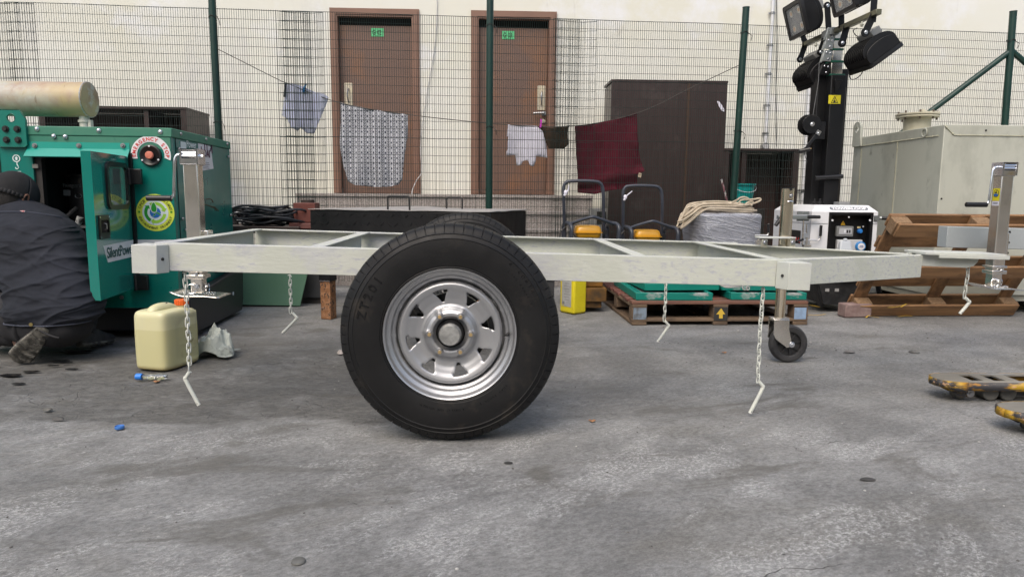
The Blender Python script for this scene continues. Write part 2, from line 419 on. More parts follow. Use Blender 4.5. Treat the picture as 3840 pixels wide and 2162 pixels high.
for k, (a, b, z0, z1) in enumerate((d1, d2)):
    fw = .085; fm = MB()
    fm.plate([(a, z0), (b, z0), (b, z1), (a, z1)], [[(a+fw, z0-.02+.022), (b-fw, z0+.002), (b-fw, z1-fw), (a+fw, z1-fw)]], (0, 8.05, 0), X_, Z_, .075)
    fm.plate([(a+.02, z0+.003), (b-.02, z0+.003), (b-.02, z1-.02), (a+.02, z1-.02)], [[(a+fw-.02, z0+.005), (b-fw+.02, z0+.005), (b-fw+.02, z1-fw+.02), (a+fw-.02, z1-fw+.02)]], (0, 7.976, 0), X_, Z_, .012)
    # threshold strip closes the bottom
    leafz = z1-fw-.075
    lf = MB(); lf.box(((a+b)/2, 8.075, (z0+leafz)/2), (b-a-2*fw-.006, .045, leafz-z0-.008))
    df = P('door', lf, MBROWN, bld, bevel=.003, label='brown flush door marked G-02' if k == 0 else 'brown flush door marked G-03')
    P('door_frame', fm, MFRAME, df, bevel=.002)
    dk = MB(); dk.box(((a+b)/2, 8.16, (z0+z1)/2), (b-a-.12, .02, z1-z0-.12)); P('dark_gap', dk, MDARK, df)
    # number sign
    sx = (a+b)/2 + (.02 if k == 0 else -.06); sz = at(1413, 118, DY).z if k == 0 else at(1925, 129, DY).z
    sg = MB(); sg.box((sx, 8.05, sz), (.135, .004, .088)); P('number_sign', sg, mat('sign_green', (.10, .52, .22), .55), df)
    tx = MB(); tx.text('G', (sx-.058, 8.0475, sz-.026), X_, Z_, .075, .001, sx=.62, bold=.0012); tx.text('02' if k == 0 else '03', (sx-.004, 8.0475, sz-.026), X_, Z_, .075, .001, sx=.62, bold=.0012)
    tx.box((sx-.015, 8.047, sz), (.008, .001, .004)); tx.box((sx-.01, 8.047, sz-.036), (.09, .001, .0025))
    P('lettering', tx, mat('ink_black', (.015, .015, .015), .6), df)
    # pull plate and handle
    hx, hz = (at(1304, 355, DY).x, at(1304, 355, DY).z) if k == 0 else (at(2031, 365, DY).x, at(2031, 365, DY).z)
    pp = MB(); pp.prism(rrect(hx-.045, hz-.135, hx+.045, hz+.135, .008), (0, 8.052, 0), X_, Z_, .006); P('push_plate', pp, MBRASS, df)
    hh = MB(); hh.tube(smooth_path([(hx, 8.045, hz-.075), (hx, 8.005, hz-.05), (hx-.004, 7.995, hz), (hx, 8.005, hz+.05), (hx, 8.045, hz+.075)]), .008, 8); P('pull_handle', hh, MSTEEL, df)
    if k == 1:
        q = at(2040, 424, DY); lv = MB(); lv.cyl((q.x, 8.05, q.z), (q.x, 8.03, q.z), .026); lv.cyl((q.x, 8.03, q.z), (q.x, 7.99, q.z), .009); lv.tube([(q.x, 7.995, q.z), (q.x-.05, 7.99, q.z), (q.x-.12, 7.99, q.z-.005)], .011, 8)
        P('lever_handle', lv, MSTEEL, df)
        q = at(2038, 453, DY); lk = MB(); lk.cyl((q.x, 8.05, q.z), (q.x, 8.038, q.z), .024); lk.cyl((q.x, 8.04, q.z), (q.x, 8.02, q.z), .01); P('lock', lk, MBRASS, df)
# unseen wall behind the viewer, added for warm tan reflections in the metal
ow = MB(); ow.box((0, -13, 3.4), (60, .4, 6.8)); P('reflection_wall', ow, mat('reflection_wall_tan', (.78, .62, .44), .9, col2=(.70, .56, .40), ns=.4), kind='structure', cat='wall', label='unseen plain tan wall behind the viewer, added for warm reflections')

# granite steps up to the doors
MGRAN = mat('pink_granite', (.33, .29, .27), .55, col2=(.44, .41, .385), ns=60, lo=.42, hi=.58, stain=[((.11, .10, .10), 150, .56, .62), ((.60, .57, .54), 120, .6, .66), ((.34, .31, .28), 2, .5, .8)], bump=.1, bs=60)
stp = T('granite_steps', 'speckled pink granite steps climbing to the two brown doors', 'steps', (0, 7.5, 0))
sx0, sx1 = -2.02, 1.13
for i in range(5):
    zt = .855 - .171*i; yf = 7.45 - .24*i; ext = 0
    n = 5; wdt = (sx1-sx0)/n
    for j in range(n):
        a = sx0+j*wdt+.0015; b_ = sx0+(j+1)*wdt-.0015
        rs = MB(); rs.box(((a+b_)/2, yf+.012+.006*0, zt-.03-.0705), (b_-a, .02, .141)); P('riser_tile', rs, MGRAN, stp)
        yb = yf+.24+.02 if i else 7.99
        tr = MB(); tr.box(((a+b_)/2, (yf-.018+yb)/2, zt-.0151), (b_-a, yb-yf+.018, .03)); P('tread_tile', tr, MGRAN, stp, bevel=.003, seg=1)
core = MB()
for i in range(5): core.box(((sx0+sx1)/2, (7.45-.24*i+.03+7.98)/2, (.82-.171*i)/2+.002), (sx1-sx0-.02, 7.98-7.48+.24*i, .82-.171*i))
P('core', core, mat('cement', (.3, .29, .28), .9), stp)
q = at(2030, 900, 7)

# drain pipes and cables on the wall
MPIPE = mat('white_pvc', (.74, .76, .80), .45, col2=(.62, .63, .64), ns=3)
def wall_pipe(pts, r, label, bracket=True):
    o = T('wall_pipe', label, 'pipe', (pts[0].x, 7.95, 0), group='pipes fixed to the cream wall')
    m_ = MB(); m_.tube(pts, r, 12); P('pipe', m_, MPIPE, o)
    if bracket:
        for t in (.12, .32, .5, .7, .88):
            p = pts[0].lerp(pts[-1], t); k_ = MB(); k_.cyl((p.x, p.y, p.z-.012), (p.x, p.y, p.z+.012), r*1.35, n=14); k_.box((p.x, 7.975, p.z), (r*4.4, .012, .02)); P('clip', k_, MSTEEL, o)
    return o
a = at(2895, 0, 7.955); b = at(2866, 550, 7.955)
wall_pipe([Vector((a.x+.015, 7.955, 3.1)), Vector((b.x+.01, 7.955, 1.37))], .017, 'thin white pipe down the wall between the post and the lamp mast')
a = at(3045, 300, 7.955)
wall_pipe([Vector((a.x-.02, 7.94, 2.42)), Vector((a.x-.02, 7.94, .3))], .032, 'thick white pipe on the wall directly behind the lamp mast')
pj = T('junction_box', 'round grey pipe junction above the low brown cabinet', 'junction box', (b.x, 7.95, 1.37)); q = at(2870, 550, 7.94)
m_ = MB(); m_.cyl((q.x, 7.99, q.z), (q.x, 7.93, q.z), .045); P('box', m_, MSTEEL, pj, bevel=.003); m_ = MB(); m_.cyl((q.x, 7.93, q.z), (q.x, 7.92, q.z), .03); P('cover', m_, mat('grey_plastic', (.45, .45, .46), .5), pj)
MBLK = mat('black_rubber', (.022, .022, .024), .55, col2=(.045, .045, .047), ns=15)
def cable(pts, r, label, m=MBLK, cat='cable', name='cable', grp=None):
    m_ = MB(); m_.tube(smooth_path(pts, 6), r, 6); return P(name, m_, m, None, label=label, cat=cat, origin=tuple(pts[0]), group=grp)
cable([at(2912, -30, 7.98), at(2914, 180, 7.97), at(2910, 330, 7.98), at(2912, 550, 7.97)], .004, 'thin black cable hanging down the wall beside the white pipe')
cable([at(1640, -20, 7.985), at(1632, 160, 7.985), at(1590, 420, 7.97), at(1577, 560, 7.96), at(1582, 640, 7.93), at(1560, 680, 7.9), at(1546, 715, 7.8), at(1546, 740, 7.7)], .005, 'pale cable trailing down the wall beside door G-02', mat('pale_cable', (.5, .5, .5), .5))

# ------------------------------------------------------------ fence
def fy(x): return 6.15 + .05*(x+4)
MFEN = mat('green_pvc_wire', (.010, .022, .018), .35)
MPOST = mat('green_post_paint', (.004, .034, .025), .38, col2=(.003, .024, .019), ns=5, stain=[((.05, .10, .085), 14, .66, .74, (1, 1, .3))])
fen = T('mesh_fence', 'dark green welded mesh fence on round green posts before the cream wall', 'fence', (0, 6.35, 0))
def mesh_panel(x0, x1, dy, dz, seed, sp=.0192, rows=31, bow=0., tw=.0017, zc=2.4):
    m_ = MB(); r_ = random.Random(seed)
    def yy(x, z): return fy(x)+dy + bow*math.sin(math.pi*(x-x0)/(x1-x0))
    def ww(x, z): return .006*noise.noise(Vector((x*1.6+seed, z*.7, 0)))
    n = int((x1-x0)/sp)
    for i in range(n+1):
        x = x0 + (x1-x0)*i/n; sx_ = r_.uniform(-.003, .003); pz = []
        for z in (zc+dz+.004, 1.6, .8, .06): pz.append(Vector((x+sx_*(zc-z), yy(x, z)+ww(x, z), z+ww(x, 0))))
        m_.tube(pz, tw, 4)
    k = max(3, int((x1-x0)/.16))
    for j in range(rows):
        z = zc+dz - (0 if j == 0 else .078+.075*(j-1))
        if z < .08: break
        pts = [Vector((x0+(x1-x0)*i/k, yy(x0+(x1-x0)*i/k, z)+ww(x0+(x1-x0)*i/k, z)-.002, z + .009*noise.noise(Vector(((x0+(x1-x0)*i/k)*1.1+seed, z*.25, 2))))) for i in range(k+1)]
        m_.tube(pts, tw*(.95 if j % 14 else 1.5), 4)
    return P('mesh_panel', m_, MFEN, fen, flat=True)
xs = [at(px, 300, 6.2).x for px in (100, 1100, 2130)]
mesh_panel(-5.6, xs[0]+.12, .02, .0, 1); mesh_panel(xs[0]-.1, xs[1]+.14, 0, .0, 2); mesh_panel(xs[1]-.1, xs[2]+.12, .014, -.002, 3); mesh_panel(xs[2]-.12, 6.8, 0, .0, 4)
# folded-over panel ends
mesh_panel(xs[1]-.14, xs[1]+.25, -.02, -.01, 5, sp=.024, bow=.05, tw=.0016); mesh_panel(xs[2]-.1, xs[2]+.27, -.018, -.012, 6, sp=.026, bow=.05, tw=.0015); mesh_panel(xs[0]-.42, xs[0]+.02, -.02, -.01, 7, sp=.022, bow=.06, tw=.0016)
PX = []
for (tx_, ty_, bx_, by_, zt) in ((795, 0, 822, 540, 2.95), (1838, 10, 1834, 760, 2.9), (2798, 30, 2757, 640, None), (3800, 45, 3768, 465, None)):
    b = at(bx_, by_, 6.2); b = at(bx_, by_, fy(b.x)-.045); t = at(tx_, ty_, fy(b.x)-.045)
    if zt: d = (t-b)/(t.z-b.z); t = b + d*(zt-b.z)
    d = (b-t)/(t.z-b.z); b0 = b + d*b.z; b0.z = -.05
    m_ = MB(); m_.cyl(b0, t, .031, n=24); q = P('post', m_, MPOST, fen)
    m_ = MB(); m_.cyl(t, t+Vector((0, 0, .006)), .033, n=24); P('post_cap', m_, MPOST, q); PX.append((b0, t))
for k_, (b0, t) in enumerate(PX):
    for z in (2.32, 1.45, .6):
        tie = MB(); c = b0.lerp(t, (z-b0.z)/(t.z-b0.z)); lp_ = [c+Vector((.036*math.cos(u_), .036*math.sin(u_), .01*math.sin(3*u_))) for u_ in [i*math.pi/5 for i in range(11)]]
        tie.tube(lp_+[c+Vector((.06, -.03, -.03)), c+Vector((.06, -.01, -.07))], .003, 5); P('tie_wire', tie, mat('dark_wire', (.02, .02, .02), .5), fen)
t4 = PX[3]; p4 = at(3792, 190, t4[1].y+.0)
e1 = at(3440, 455, p4.y); d = (e1-p4).normalized(); br = MB(); br.cyl(p4, p4+d*1.75, .026, n=18); P('brace', br, MPOST, fen)
e2 = at(3850, 240, p4.y); d = (e2-p4).normalized(); br = MB(); br.cyl(p4, p4+d*1.6, .026, n=18); P('brace', br, MPOST, fen)

# ------------------------------------------------------------ washing line and laundry
def ly(px, py): return at(px, py, fy(at(px, py, 6.3).x)+.09)
P1 = PX[0][0].lerp(PX[0][1], .0); 
MLINE = mat('line_cord', (.10, .09, .08), .8)
cable([at(812, 182, 6.19), ly(1030, 292), ly(1075, 312), ly(1275, 386), ly(1530, 430), ly(1905, 468), ly(2160, 472), ly(2395, 422), ly(2600, 325), at(2778, 242, 6.45)], .0035, 'thin clothes line slung between the green fence posts', MLINE, 'clothes line', 'clothes_line')
def cloth(name, label, cat, pts, m, grid=.035, amp=.02, fx=14., dy=.0, seed=0., fold=None, solid=.003):
    c = ly(*pts[0]); W3 = [ly(*p) for p in pts]; outline = [(p.x, p.z) for p in W3]
    zt = max(p[1] for p in outline)
    def fn(x, z):
        k = .25 + min(1, (zt-z)/.35); r_ = math.sin(x*fx*2.2+seed+2.2*noise.noise(Vector((x*3, z*2, seed))))*.5 + noise.noise(Vector((x*9, z*3, seed)))*1.1 + .35*noise.noise(Vector((x*26, z*17, seed)))
        y = fy(x)+.092+dy + amp*k*r_
        if fold: y += fold(x, z)
        return Vector((x, y, z))
    return P(name, sheet(outline, fn, grid), m, None, label=label, cat=cat, origin=tuple(c), solid=solid, ang=60)
MLB = mat('pale_blue_cotton', (.60, .64, .82), .9, col2=(.66, .70, .86), ns=5, bump=.4, bs=60)
cloth('shirt', 'pale lavender blue garment with dark edge pinned near the first fence post', 'garment', [(1072, 312), (1120, 318), (1180, 345), (1215, 352), (1232, 365), (1205, 440), (1178, 500), (1150, 500), (1128, 478), (1118, 492), (1092, 478), (1076, 445), (1056, 432), (1064, 380)], MLB, seed=1.)
cloth('dark_trim', 'narrow navy strip at the corner of the pale lavender garment', 'garment', [(1070, 310), (1076, 316), (1074, 366), (1065, 365)], mat('navy_cotton', (.012, .014, .03), .9), grid=.02, dy=-.02, amp=.004)
def peg(px, py, m, label, ang=0.):
    c = ly(px, py); o = T('clothes_peg', label, 'clothes peg', tuple(c), rot=(0, ang, 0), group=None)
    for s_ in (-1, 1):
        k_ = MB(); k_.bar((0, s_*.007-.01, -.04), (0, s_*.004-.01, .035), .014, .006, up=Y_); P('prong', k_, m, o, local=True)
    k_ = MB(); k_.tube([(.009*math.cos(u_), -.01+.009*math.sin(u_), 0) for u_ in [i*math.pi/4 for i in range(8)]], .002, 5, closed=True); P('spring', k_, MSTEEL, o, local=True)
peg(1143, 330, mat('peg_blue', (.01, .23, .55), .5), 'bright blue clothes peg holding the pale lavender garment', .35)
peg(2028, 462, mat('peg_pink', (.6, .03, .5), .5), 'magenta clothes peg between the white vest and the dark shorts', .1)
def pat_mat(t, b, cur):
    N = t.nodes; L = t.links; tc = N.new('ShaderNodeTexCoord').outputs['Object']; sp = N.new('ShaderNodeSeparateXYZ'); L.new(tc, sp.inputs[0])
    def M_(op, a, c=None):
        n = N.new('ShaderNodeMath'); n.operation = op
        for i, q in enumerate((a, c)):
            if q is None: continue
            if hasattr(q, 'links'): L.new(q, n.inputs[i])
            else: n.inputs[i].default_value = q
        return n.outputs[0]
    def mx(f, a, c):
        n = N.new('ShaderNodeMix'); n.data_type = 'RGBA'; L.new(f, n.inputs[0])
        for i, q in ((6, a), (7, c)):
            if hasattr(q, 'links'): L.new(q, n.inputs[i])
            else: n.inputs[i].default_value = (*q, 1)
        return n.outputs[2]
    x = M_('MULTIPLY', sp.outputs['X'], 1/.052); z = M_('MULTIPLY', sp.outputs['Z'], 1/.046)
    fx_ = M_('FRACT', x); fz = M_('FRACT', z)
    dx = M_('ABSOLUTE', M_('SUBTRACT', fx_, .5)); dz = M_('ABSOLUTE', M_('SUBTRACT', fz, .5))
    dots = M_('LESS_THAN', M_('ADD', dx, M_('MULTIPLY', dz, .6)), .16)
    ch = M_('FRACT', M_('MULTIPLY', M_('ADD', M_('MULTIPLY', dx, 1.2), z), 2.))
    band = M_('GREATER_THAN', dx, .24)
    c1 = mx(M_('LESS_THAN', ch, .42), (.42, .43, .47), (.17, .18, .21)); c0 = mx(band, (.62, .63, .68), c1)
    L.new(mx(dots, c0, (.03, .035, .07)), b.inputs['Base Color']); b.inputs['Roughness'].default_value = .9
MPAT = mat('patterned_cotton', (.5, .5, .5), extra=pat_mat)
cloth('patterned_sheet', 'grey and white patterned sheet hung in front of door G-02', 'sheet', [(1276, 384), (1330, 397), (1420, 414), (1530, 430), (1527, 520), (1515, 610), (1510, 672), (1495, 692), (1450, 701), (1390, 700), (1330, 693), (1303, 680), (1288, 630), (1275, 540), (1278, 460)], MPAT, seed=3., amp=.022)
MWH = mat('white_cotton', (.66, .65, .74), .9, col2=(.72, .71, .80), ns=5, bump=.4, bs=50)
cloth('vest', 'white vest hanging in front of door G-03', 'garment', [(1905, 467), (2012, 472), (2035, 492), (2048, 540), (2053, 592), (2010, 584), (2008, 608), (2000, 624), (1988, 622), (1978, 600), (1962, 604), (1952, 620), (1938, 620), (1932, 580), (1900, 584), (1899, 570), (1903, 560), (1906, 512), (1900, 512)], MWH, seed=5.)
cloth('shorts', 'dark brown shorts hanging between the white vest and the maroon towel', 'garment', [(2012, 471), (2070, 478), (2134, 470), (2130, 500), (2134, 540), (2118, 556), (2060, 557), (2050, 540), (2036, 500)], mat('dark_brown_cloth', (.030, .018, .010), .95, col2=(.06, .035, .02), ns=12, bump=.5, bs=40), dy=.03, seed=6.)
def mfold(x, z):
    return -.035*max(0, 1-abs(z-(1.0+.16*(x-1.0)))/.05) + .02*max(0, 1-abs(z-(.93+.10*(x-1.0)))/.04)
cloth('maroon_towel', 'large maroon towel draped before the tall brown wardrobe', 'towel', [(2155, 472), (2240, 462), (2320, 445), (2388, 421), (2392, 520), (2400, 580), (2418, 640), (2390, 655), (2394, 700), (2300, 712), (2230, 728), (2168, 722), (2166, 640), (2160, 560)], mat('maroon_terry', (.095, .003, .016), .95, col2=(.06, .002, .010), ns=4, bump=.8, bs=160), amp=.03, fx=6., seed=8., fold=mfold)
c = ly(2397, 657); tg = MB(); tg.box((c.x, c.y-.03, c.z), (.03, .002, .04), Matrix.Rotation(.25, 3, 'Y')); P('care_tag', tg, mat('beige_tag', (.55, .45, .33), .8), None, label='small beige tag at the lower corner of the maroon towel', cat='tag', origin=tuple(c))

# ------------------------------------------------------------ furniture behind the fence
MWEN = mat('wenge_laminate', (.030, .017, .0155), .42, col2=(.042, .025, .023), ns=3, stretch=(8, 8, .8), lo=.35, hi=.65, bump=.1, bs=10, stain=[((.09, .075, .07), 2.5, .55, .85)])
MWEG = mat('grey_board', (.19, .175, .155), .6, col2=(.15, .14, .125), ns=4)
wd = T('wardrobe', 'tall dark brown wardrobe with worn doors behind the maroon towel', 'wardrobe', (1.88, 7.5, 0))
a = at(2294, 303, 7.3); b = at(2728, 314, 7.3); x0, x1, zt = a.x, b.x, 2.03; sm = at(2580, 400, 7.3).x
m_ = MB(); m_.box(((x0+x1)/2, 7.53, zt/2-.01), (x1-x0-.01, .42, zt-.03)); P('body', m_, MWEG, wd)
for u0, u1 in ((x0, sm-.003), (sm+.003, x1)):
    m_ = MB(); m_.box(((u0+u1)/2, 7.305, zt/2+.02), (u1-u0, .02, zt-.06)); P('door', m_, MWEN, wd, bevel=.003)
m_ = MB(); m_.box(((x0+x1)/2, 7.52, zt+.0), (x1-x0+.01, .46, .022)); P('top_panel', m_, MWEN, wd)
m_ = MB(); m_.box((sm, 7.291, zt/2+.02), (.03, .006, zt-.08)); P('door_strip', m_, mat('brown_strip', (.055, .028, .016), .5), wd)
q = at(2705, 398, 7.28); m_ = MB(); m_.prism([(-.045, .05), (-.03, .055), (.01, .01), (.04, -.04), (.035, -.055), (.01, -.045), (-.02, -.005)], (q.x, 7.292, q.z), X_, Z_, .003); P('torn_sticker', m_, MWH, wd)
def low_cab(name, px0, px1, py, y, zt, side, label):
    a = at(px0, py, y).x; b = at(px1, py, y).x; o = T(name, label, 'cabinet', ((a+b)/2, y+.25, 0))
    m_ = MB(); m_.box(((a+b)/2, y+.30, zt-.0125), (b-a, .60, .025)); P('top_panel', m_, MWEN, o, bevel=.002)
    for xx, ww_ in ((a+.03, .06), (b-.03, .06)):
        m_ = MB(); m_.box((xx, y+.29, (zt-.027)/2), (ww_, .57, zt-.027)); P('side_panel', m_, MWEN, o, bevel=.002)
    m_ = MB(); m_.box(((a+b)/2, y+.42, (zt-.03)/2), (b-a-.125, .02, zt-.03)); P('back_panel', m_, mat('brown_board', (.055, .028, .024), .5, col2=(.04, .02, .018), ns=6, stretch=(6, 6, 1)), o)
    m_ = MB(); m_.box(((a+b)/2 - (b-a)*.22*side, y+.2, (zt-.03)/2), (.05, .35, zt-.032)); P('divider', m_, MWEN, o)
low_cab('open_cabinet', 2716, 3000, 560, 7.3, 1.36, 1, 'low open dark cabinet between the wardrobe and the lamp mast')
low_cab('open_cabinet', 140, 697, 402, 7.25, 1.70, -1, 'dark open cabinet showing above the green generator')
bk = T('bucket', 'teal plastic bucket beside the third fence post', 'bucket', (at(2790, 700, 6.95).x, 6.95, .74))
q = WM[bk.name].translation; MTEAL = mat('teal_plastic', (.0, .36, .34), .42, col2=(.0, .30, .28), ns=6)
m_ = MB(); m_.lathe([(.0, 0), (.075, 0), (.105, .23), (.118, .23), (.118, .245), (.10, .245), (.07, .012), (0, .012)], q, Z_, 28); P('pail', m_, MTEAL, bk)
m_ = MB(); m_.tube([q+Vector((-.112*math.cos(t), -.02-.10*math.sin(t), .22-.06*math.sin(t))) for t in [i*math.pi/10 for i in range(11)]], .003, 5); P('handle', m_, MPIPE, bk)
m_ = MB(); m_.box((q.x, 6.98, .37), (.34, .34, .735)); P('crate', m_, mat('dark_board', (.02, .016, .015), .7), None, bevel=.006, label='dark crate standing under the teal bucket', cat='crate', origin=(q.x, 6.98, 0))
m_ = MB(); m_.tube([at(2705, 672, 6.85), at(2713, 700, 6.85), at(2738, 800, 6.85), (at(2738, 800, 6.85).x+.08, 6.8, .0)], .0095, 8)
P('broom_stick', m_, mat('pink_paint', (.30, .13, .15), .6, col2=(.6, .58, .56), ns=22, lo=.5, hi=.56, stretch=(1, 1, .5)), None, label='chipped pink broom stick leaning beside the teal bucket', cat='stick', origin=tuple(at(2720, 720, 6.85)))
q = at(2240, 840, 6.6); m_ = MB(); m_.box((q.x, q.y, q.z-.1), (.16, .1, .5)); sb = P('socket_box', m_, mat('box_grey', (.22, .22, .215), .6), None, bevel=.006, label='grey electrical box at the foot of the brown wardrobe', cat='electrical box', origin=(q.x, q.y, q.z))
m_ = MB(); m_.box((q.x+.03, q.y-.051, q.z+.06), (.09, .01, .12)); P('window', m_, MDARK, sb)
# ------------------------------------------------------------ the trailer chassis
TR = R(1.243)
MPAINT = mat('pale_chassis_paint', (.52, .54, .475), .55, col2=(.55, .565, .51), ns=3, bump=.35, bs=55, bstretch=(.5, 1, 1.6),
             stain=[((.44, .45, .475), 2.8, .52, .68, (1, 1, 1.5)), ((.41, .42, .46), 70, .52, .66, (.5, 1, 1.3)), ((.38, .39, .44), 5.5, .60, .72, (.7, 1, 1.6)), ((.50, .52, .455), 3.3, .52, .60, (1, 1, 1.2)), ((.16, .15, .14), 34, .74, .78, (1, 1, 1))])
MPAINT2 = mat('pale_bracket_paint', (.52, .54, .49), .55, col2=(.47, .48, .48), ns=9, lo=.45, hi=.7, bump=.35, bs=60, stain=[((.30, .29, .30), 40, .68, .76)])
MGALV = mat('galvanised', (.80, .76, .70), .22, 1., col2=(.70, .67, .61), ns=4, rvar=.05)
MZINC = mat('bright_zinc', (.80, .82, .86), .16, 1., col2=(.72, .74, .78), ns=10, rvar=.06)
MGRIP = mat('grip_black', (.012, .012, .013), .35)
tr = T('trailer_chassis', 'pale painted two-wheel trailer chassis with open frame in the middle of the yard', 'trailer', (-.0138, 0, 0), rot=(0, TR, 0))
TW = WM[tr.name]
ZT, ZH = .636, .10
def extr(mb, poly3, vec):
    n = len(poly3); vec = Vector(vec); q = [Vector(p) for p in poly3]; q += [p+vec for p in q]
    return mb.add(q, [tuple(range(n-1, -1, -1)), tuple(range(n, 2*n))] + [(i, (i+1) % n, n+(i+1) % n, n+i) for i in range(n)])
def chan(a, b, z1, h, fw, side, t=.006, tin=0.):
    # C channel from a to b (plan), web on the line, flanges towards `side`
    a = Vector((*a, 0)); b = Vector((*b, 0)); d = (b-a).normalized(); n = Vector((-d.y, d.x, 0))*side; z0 = z1-h
    pr = [(0, z0), (fw, z0), (fw, z0+t), (t, z0+t*1.6), (t, z1-t*1.6), (fw, z1-t), (fw, z1), (0, z1)]
    m_ = MB(); extr(m_, [a + n*p[0] + Z_*p[1] for p in pr], b-a)
    return m_
XL, XR = -1.205, 1.125
P('side_rail', chan((XL+.048, 2.55), (XR-.036, 2.55), ZT, ZH, .05, 1), MPAINT, tr, local=True, bevel=.0015)
P('side_rail', chan((XL, 3.66), (XR+.2, 3.66), ZT, ZH, .05, -1), MPAINT, tr, local=True, bevel=.0015)
for k, (xa, sd) in enumerate(((XL, -1), (-.655, -1), (.60, 1), (XR, 1))):
    ya, yb = (2.552, 3.608) if k in (0, 3) else (2.601, 3.608)
    P('cross_member', chan((xa, ya), (xa, yb), ZT+(.0015 if k else .0015), ZH-.003, .05, sd), MPAINT, tr, local=True, bevel=.0015)
# folded corner brackets in front of the rail
for sg, xc in ((-1, -1.17), (1, 1.065)):
    m_ = MB(); w_ = .105; t = .006
    if sg < 0: pl = [(-1.260, 2.50), (-1.176, 2.50), (-1.156, 2.549), (-1.152, 2.546), (-1.172, 2.494), (-1.260, 2.494)]
    else: pl = [(1.196, 2.50), (1.115, 2.50), (1.090, 2.549), (1.086, 2.546), (1.111, 2.494), (1.196, 2.494)]
    n = len(pl); zb = ZT-ZH-.006; zt = ZT-.004; pl2 = [pl[0], pl[1], pl[2], pl[3], pl[4], pl[5]]
    q = [Vector((x, y, zb)) for x, y in pl2]; extr(m_, q, (0, 0, zt-zb))
    xo = pl[0][0]; xi = pl[2][0]
    m_.hexa([Vector(v) for v in ((min(xo, xi), 2.502, zb+.0), (max(xo, xi)-.0, 2.502, zb), (max(xo, xi), 2.56, zb), (min(xo, xi), 2.56, zb), (min(xo, xi), 2.502, zb+.006), (max(xo, xi), 2.502, zb+.006), (max(xo, xi), 2.56, zb+.006), (min(xo, xi), 2.56, zb+.006))]) if False else None
    # top return plate
    ex = [(xo, 2.497), (pl[1][0], 2.497), (pl[2][0], 2.552), (xo, 2.60)]
    q = [Vector((x, y, zt-.006)) for x, y in ex]; extr(m_, q, (0, 0, .006))
    q = [Vector((xo, 2.497, zb)), Vector((xo, 2.60, zb)), Vector((xo, 2.60, zt)), Vector((xo, 2.497, zt))]; extr(m_, q, (.005*(-1 if sg > 0 else 1), 0, 0))
    br = P('corner_bracket', m_, MPAINT2, tr, local=True, bevel=.002)
    a_ = Vector((pl[4][0], 2.494, ZT-.055)); b_ = Vector((pl[3][0], 2.546, ZT-.055)); c_ = a_.lerp(b_, .45); d_ = (b_-a_).cross(Z_).normalized()
    if d_.y > 0: d_ = -d_
    m_ = MB(); m_.cyl(c_+d_*.0005, c_+d_*.0035, .0058, n=20); P('bolt_hole', m_, mat('hole_black', (.03, .03, .03), .9), br, local=True)
# drawbar
XT = 1.965
P('drawbar_arm', chan((XR-.02, 2.556), (XT, 3.045), ZT, ZH, .048, 1), MPAINT, tr, local=True, bevel=.0015)
P('drawbar_arm', chan((XR+.0, 3.655), (XT, 3.155), ZT, ZH, .048, -1), MPAINT, tr, local=True, bevel=.0015)
m_ = MB(); zt = ZT+.003
prof = [(XT-.02, zt-.052), (2.185, zt-.056), (2.215, zt-.048), (2.232, zt-.030), (2.242, zt), (XT-.02, zt)]
m_.prism(prof, (0, 3.068, 0), X_, Z_, .008); m_.prism(prof, (0, 3.14, 0), X_, Z_, .008); m_.box(((XT+2.17)/2, 3.10, zt-.05), (2.17-XT, .07, .006))
P('coupling_body', m_, MPAINT2, tr, local=True, bevel=.0015)
m_ = MB(); m_.box(((XT+2.335)/2, 3.105, zt+.0065), (2.335-XT, .17, .012)); m_.box(((2.04+2.335)/2, 3.023, zt-.003), (.325, .008, .018))
P('coupling_plate', m_, MPAINT2, tr, local=True, bevel=.002)
# axle and suspension
m_ = MB(); m_.bar((-.116, 2.46, .374), (-.116, 3.72, .374), .06, .06); P('axle', m_, MBLK, tr, local=True, bevel=.003)
for yy in (2.58, 3.64):
    m_ = MB()
    for k, hw in enumerate((.34, .26, .18)): m_.tube([(-.116+hw*t, yy, .41+.012*k*0-.011*k+.05*t*t) for t in [i/6-1 for i in range(13)]], .006, 4)
    m_.box((-.116, yy, .40), (.09, .055, .06)); P('leaf_spring', m_, MBLK, tr, local=True)
    for xx in (-.46, .23):
        m_ = MB(); m_.box((xx, yy, .495), (.05, .05, .09)); P('spring_hanger', m_, MBLK, tr, local=True, bevel=.003)

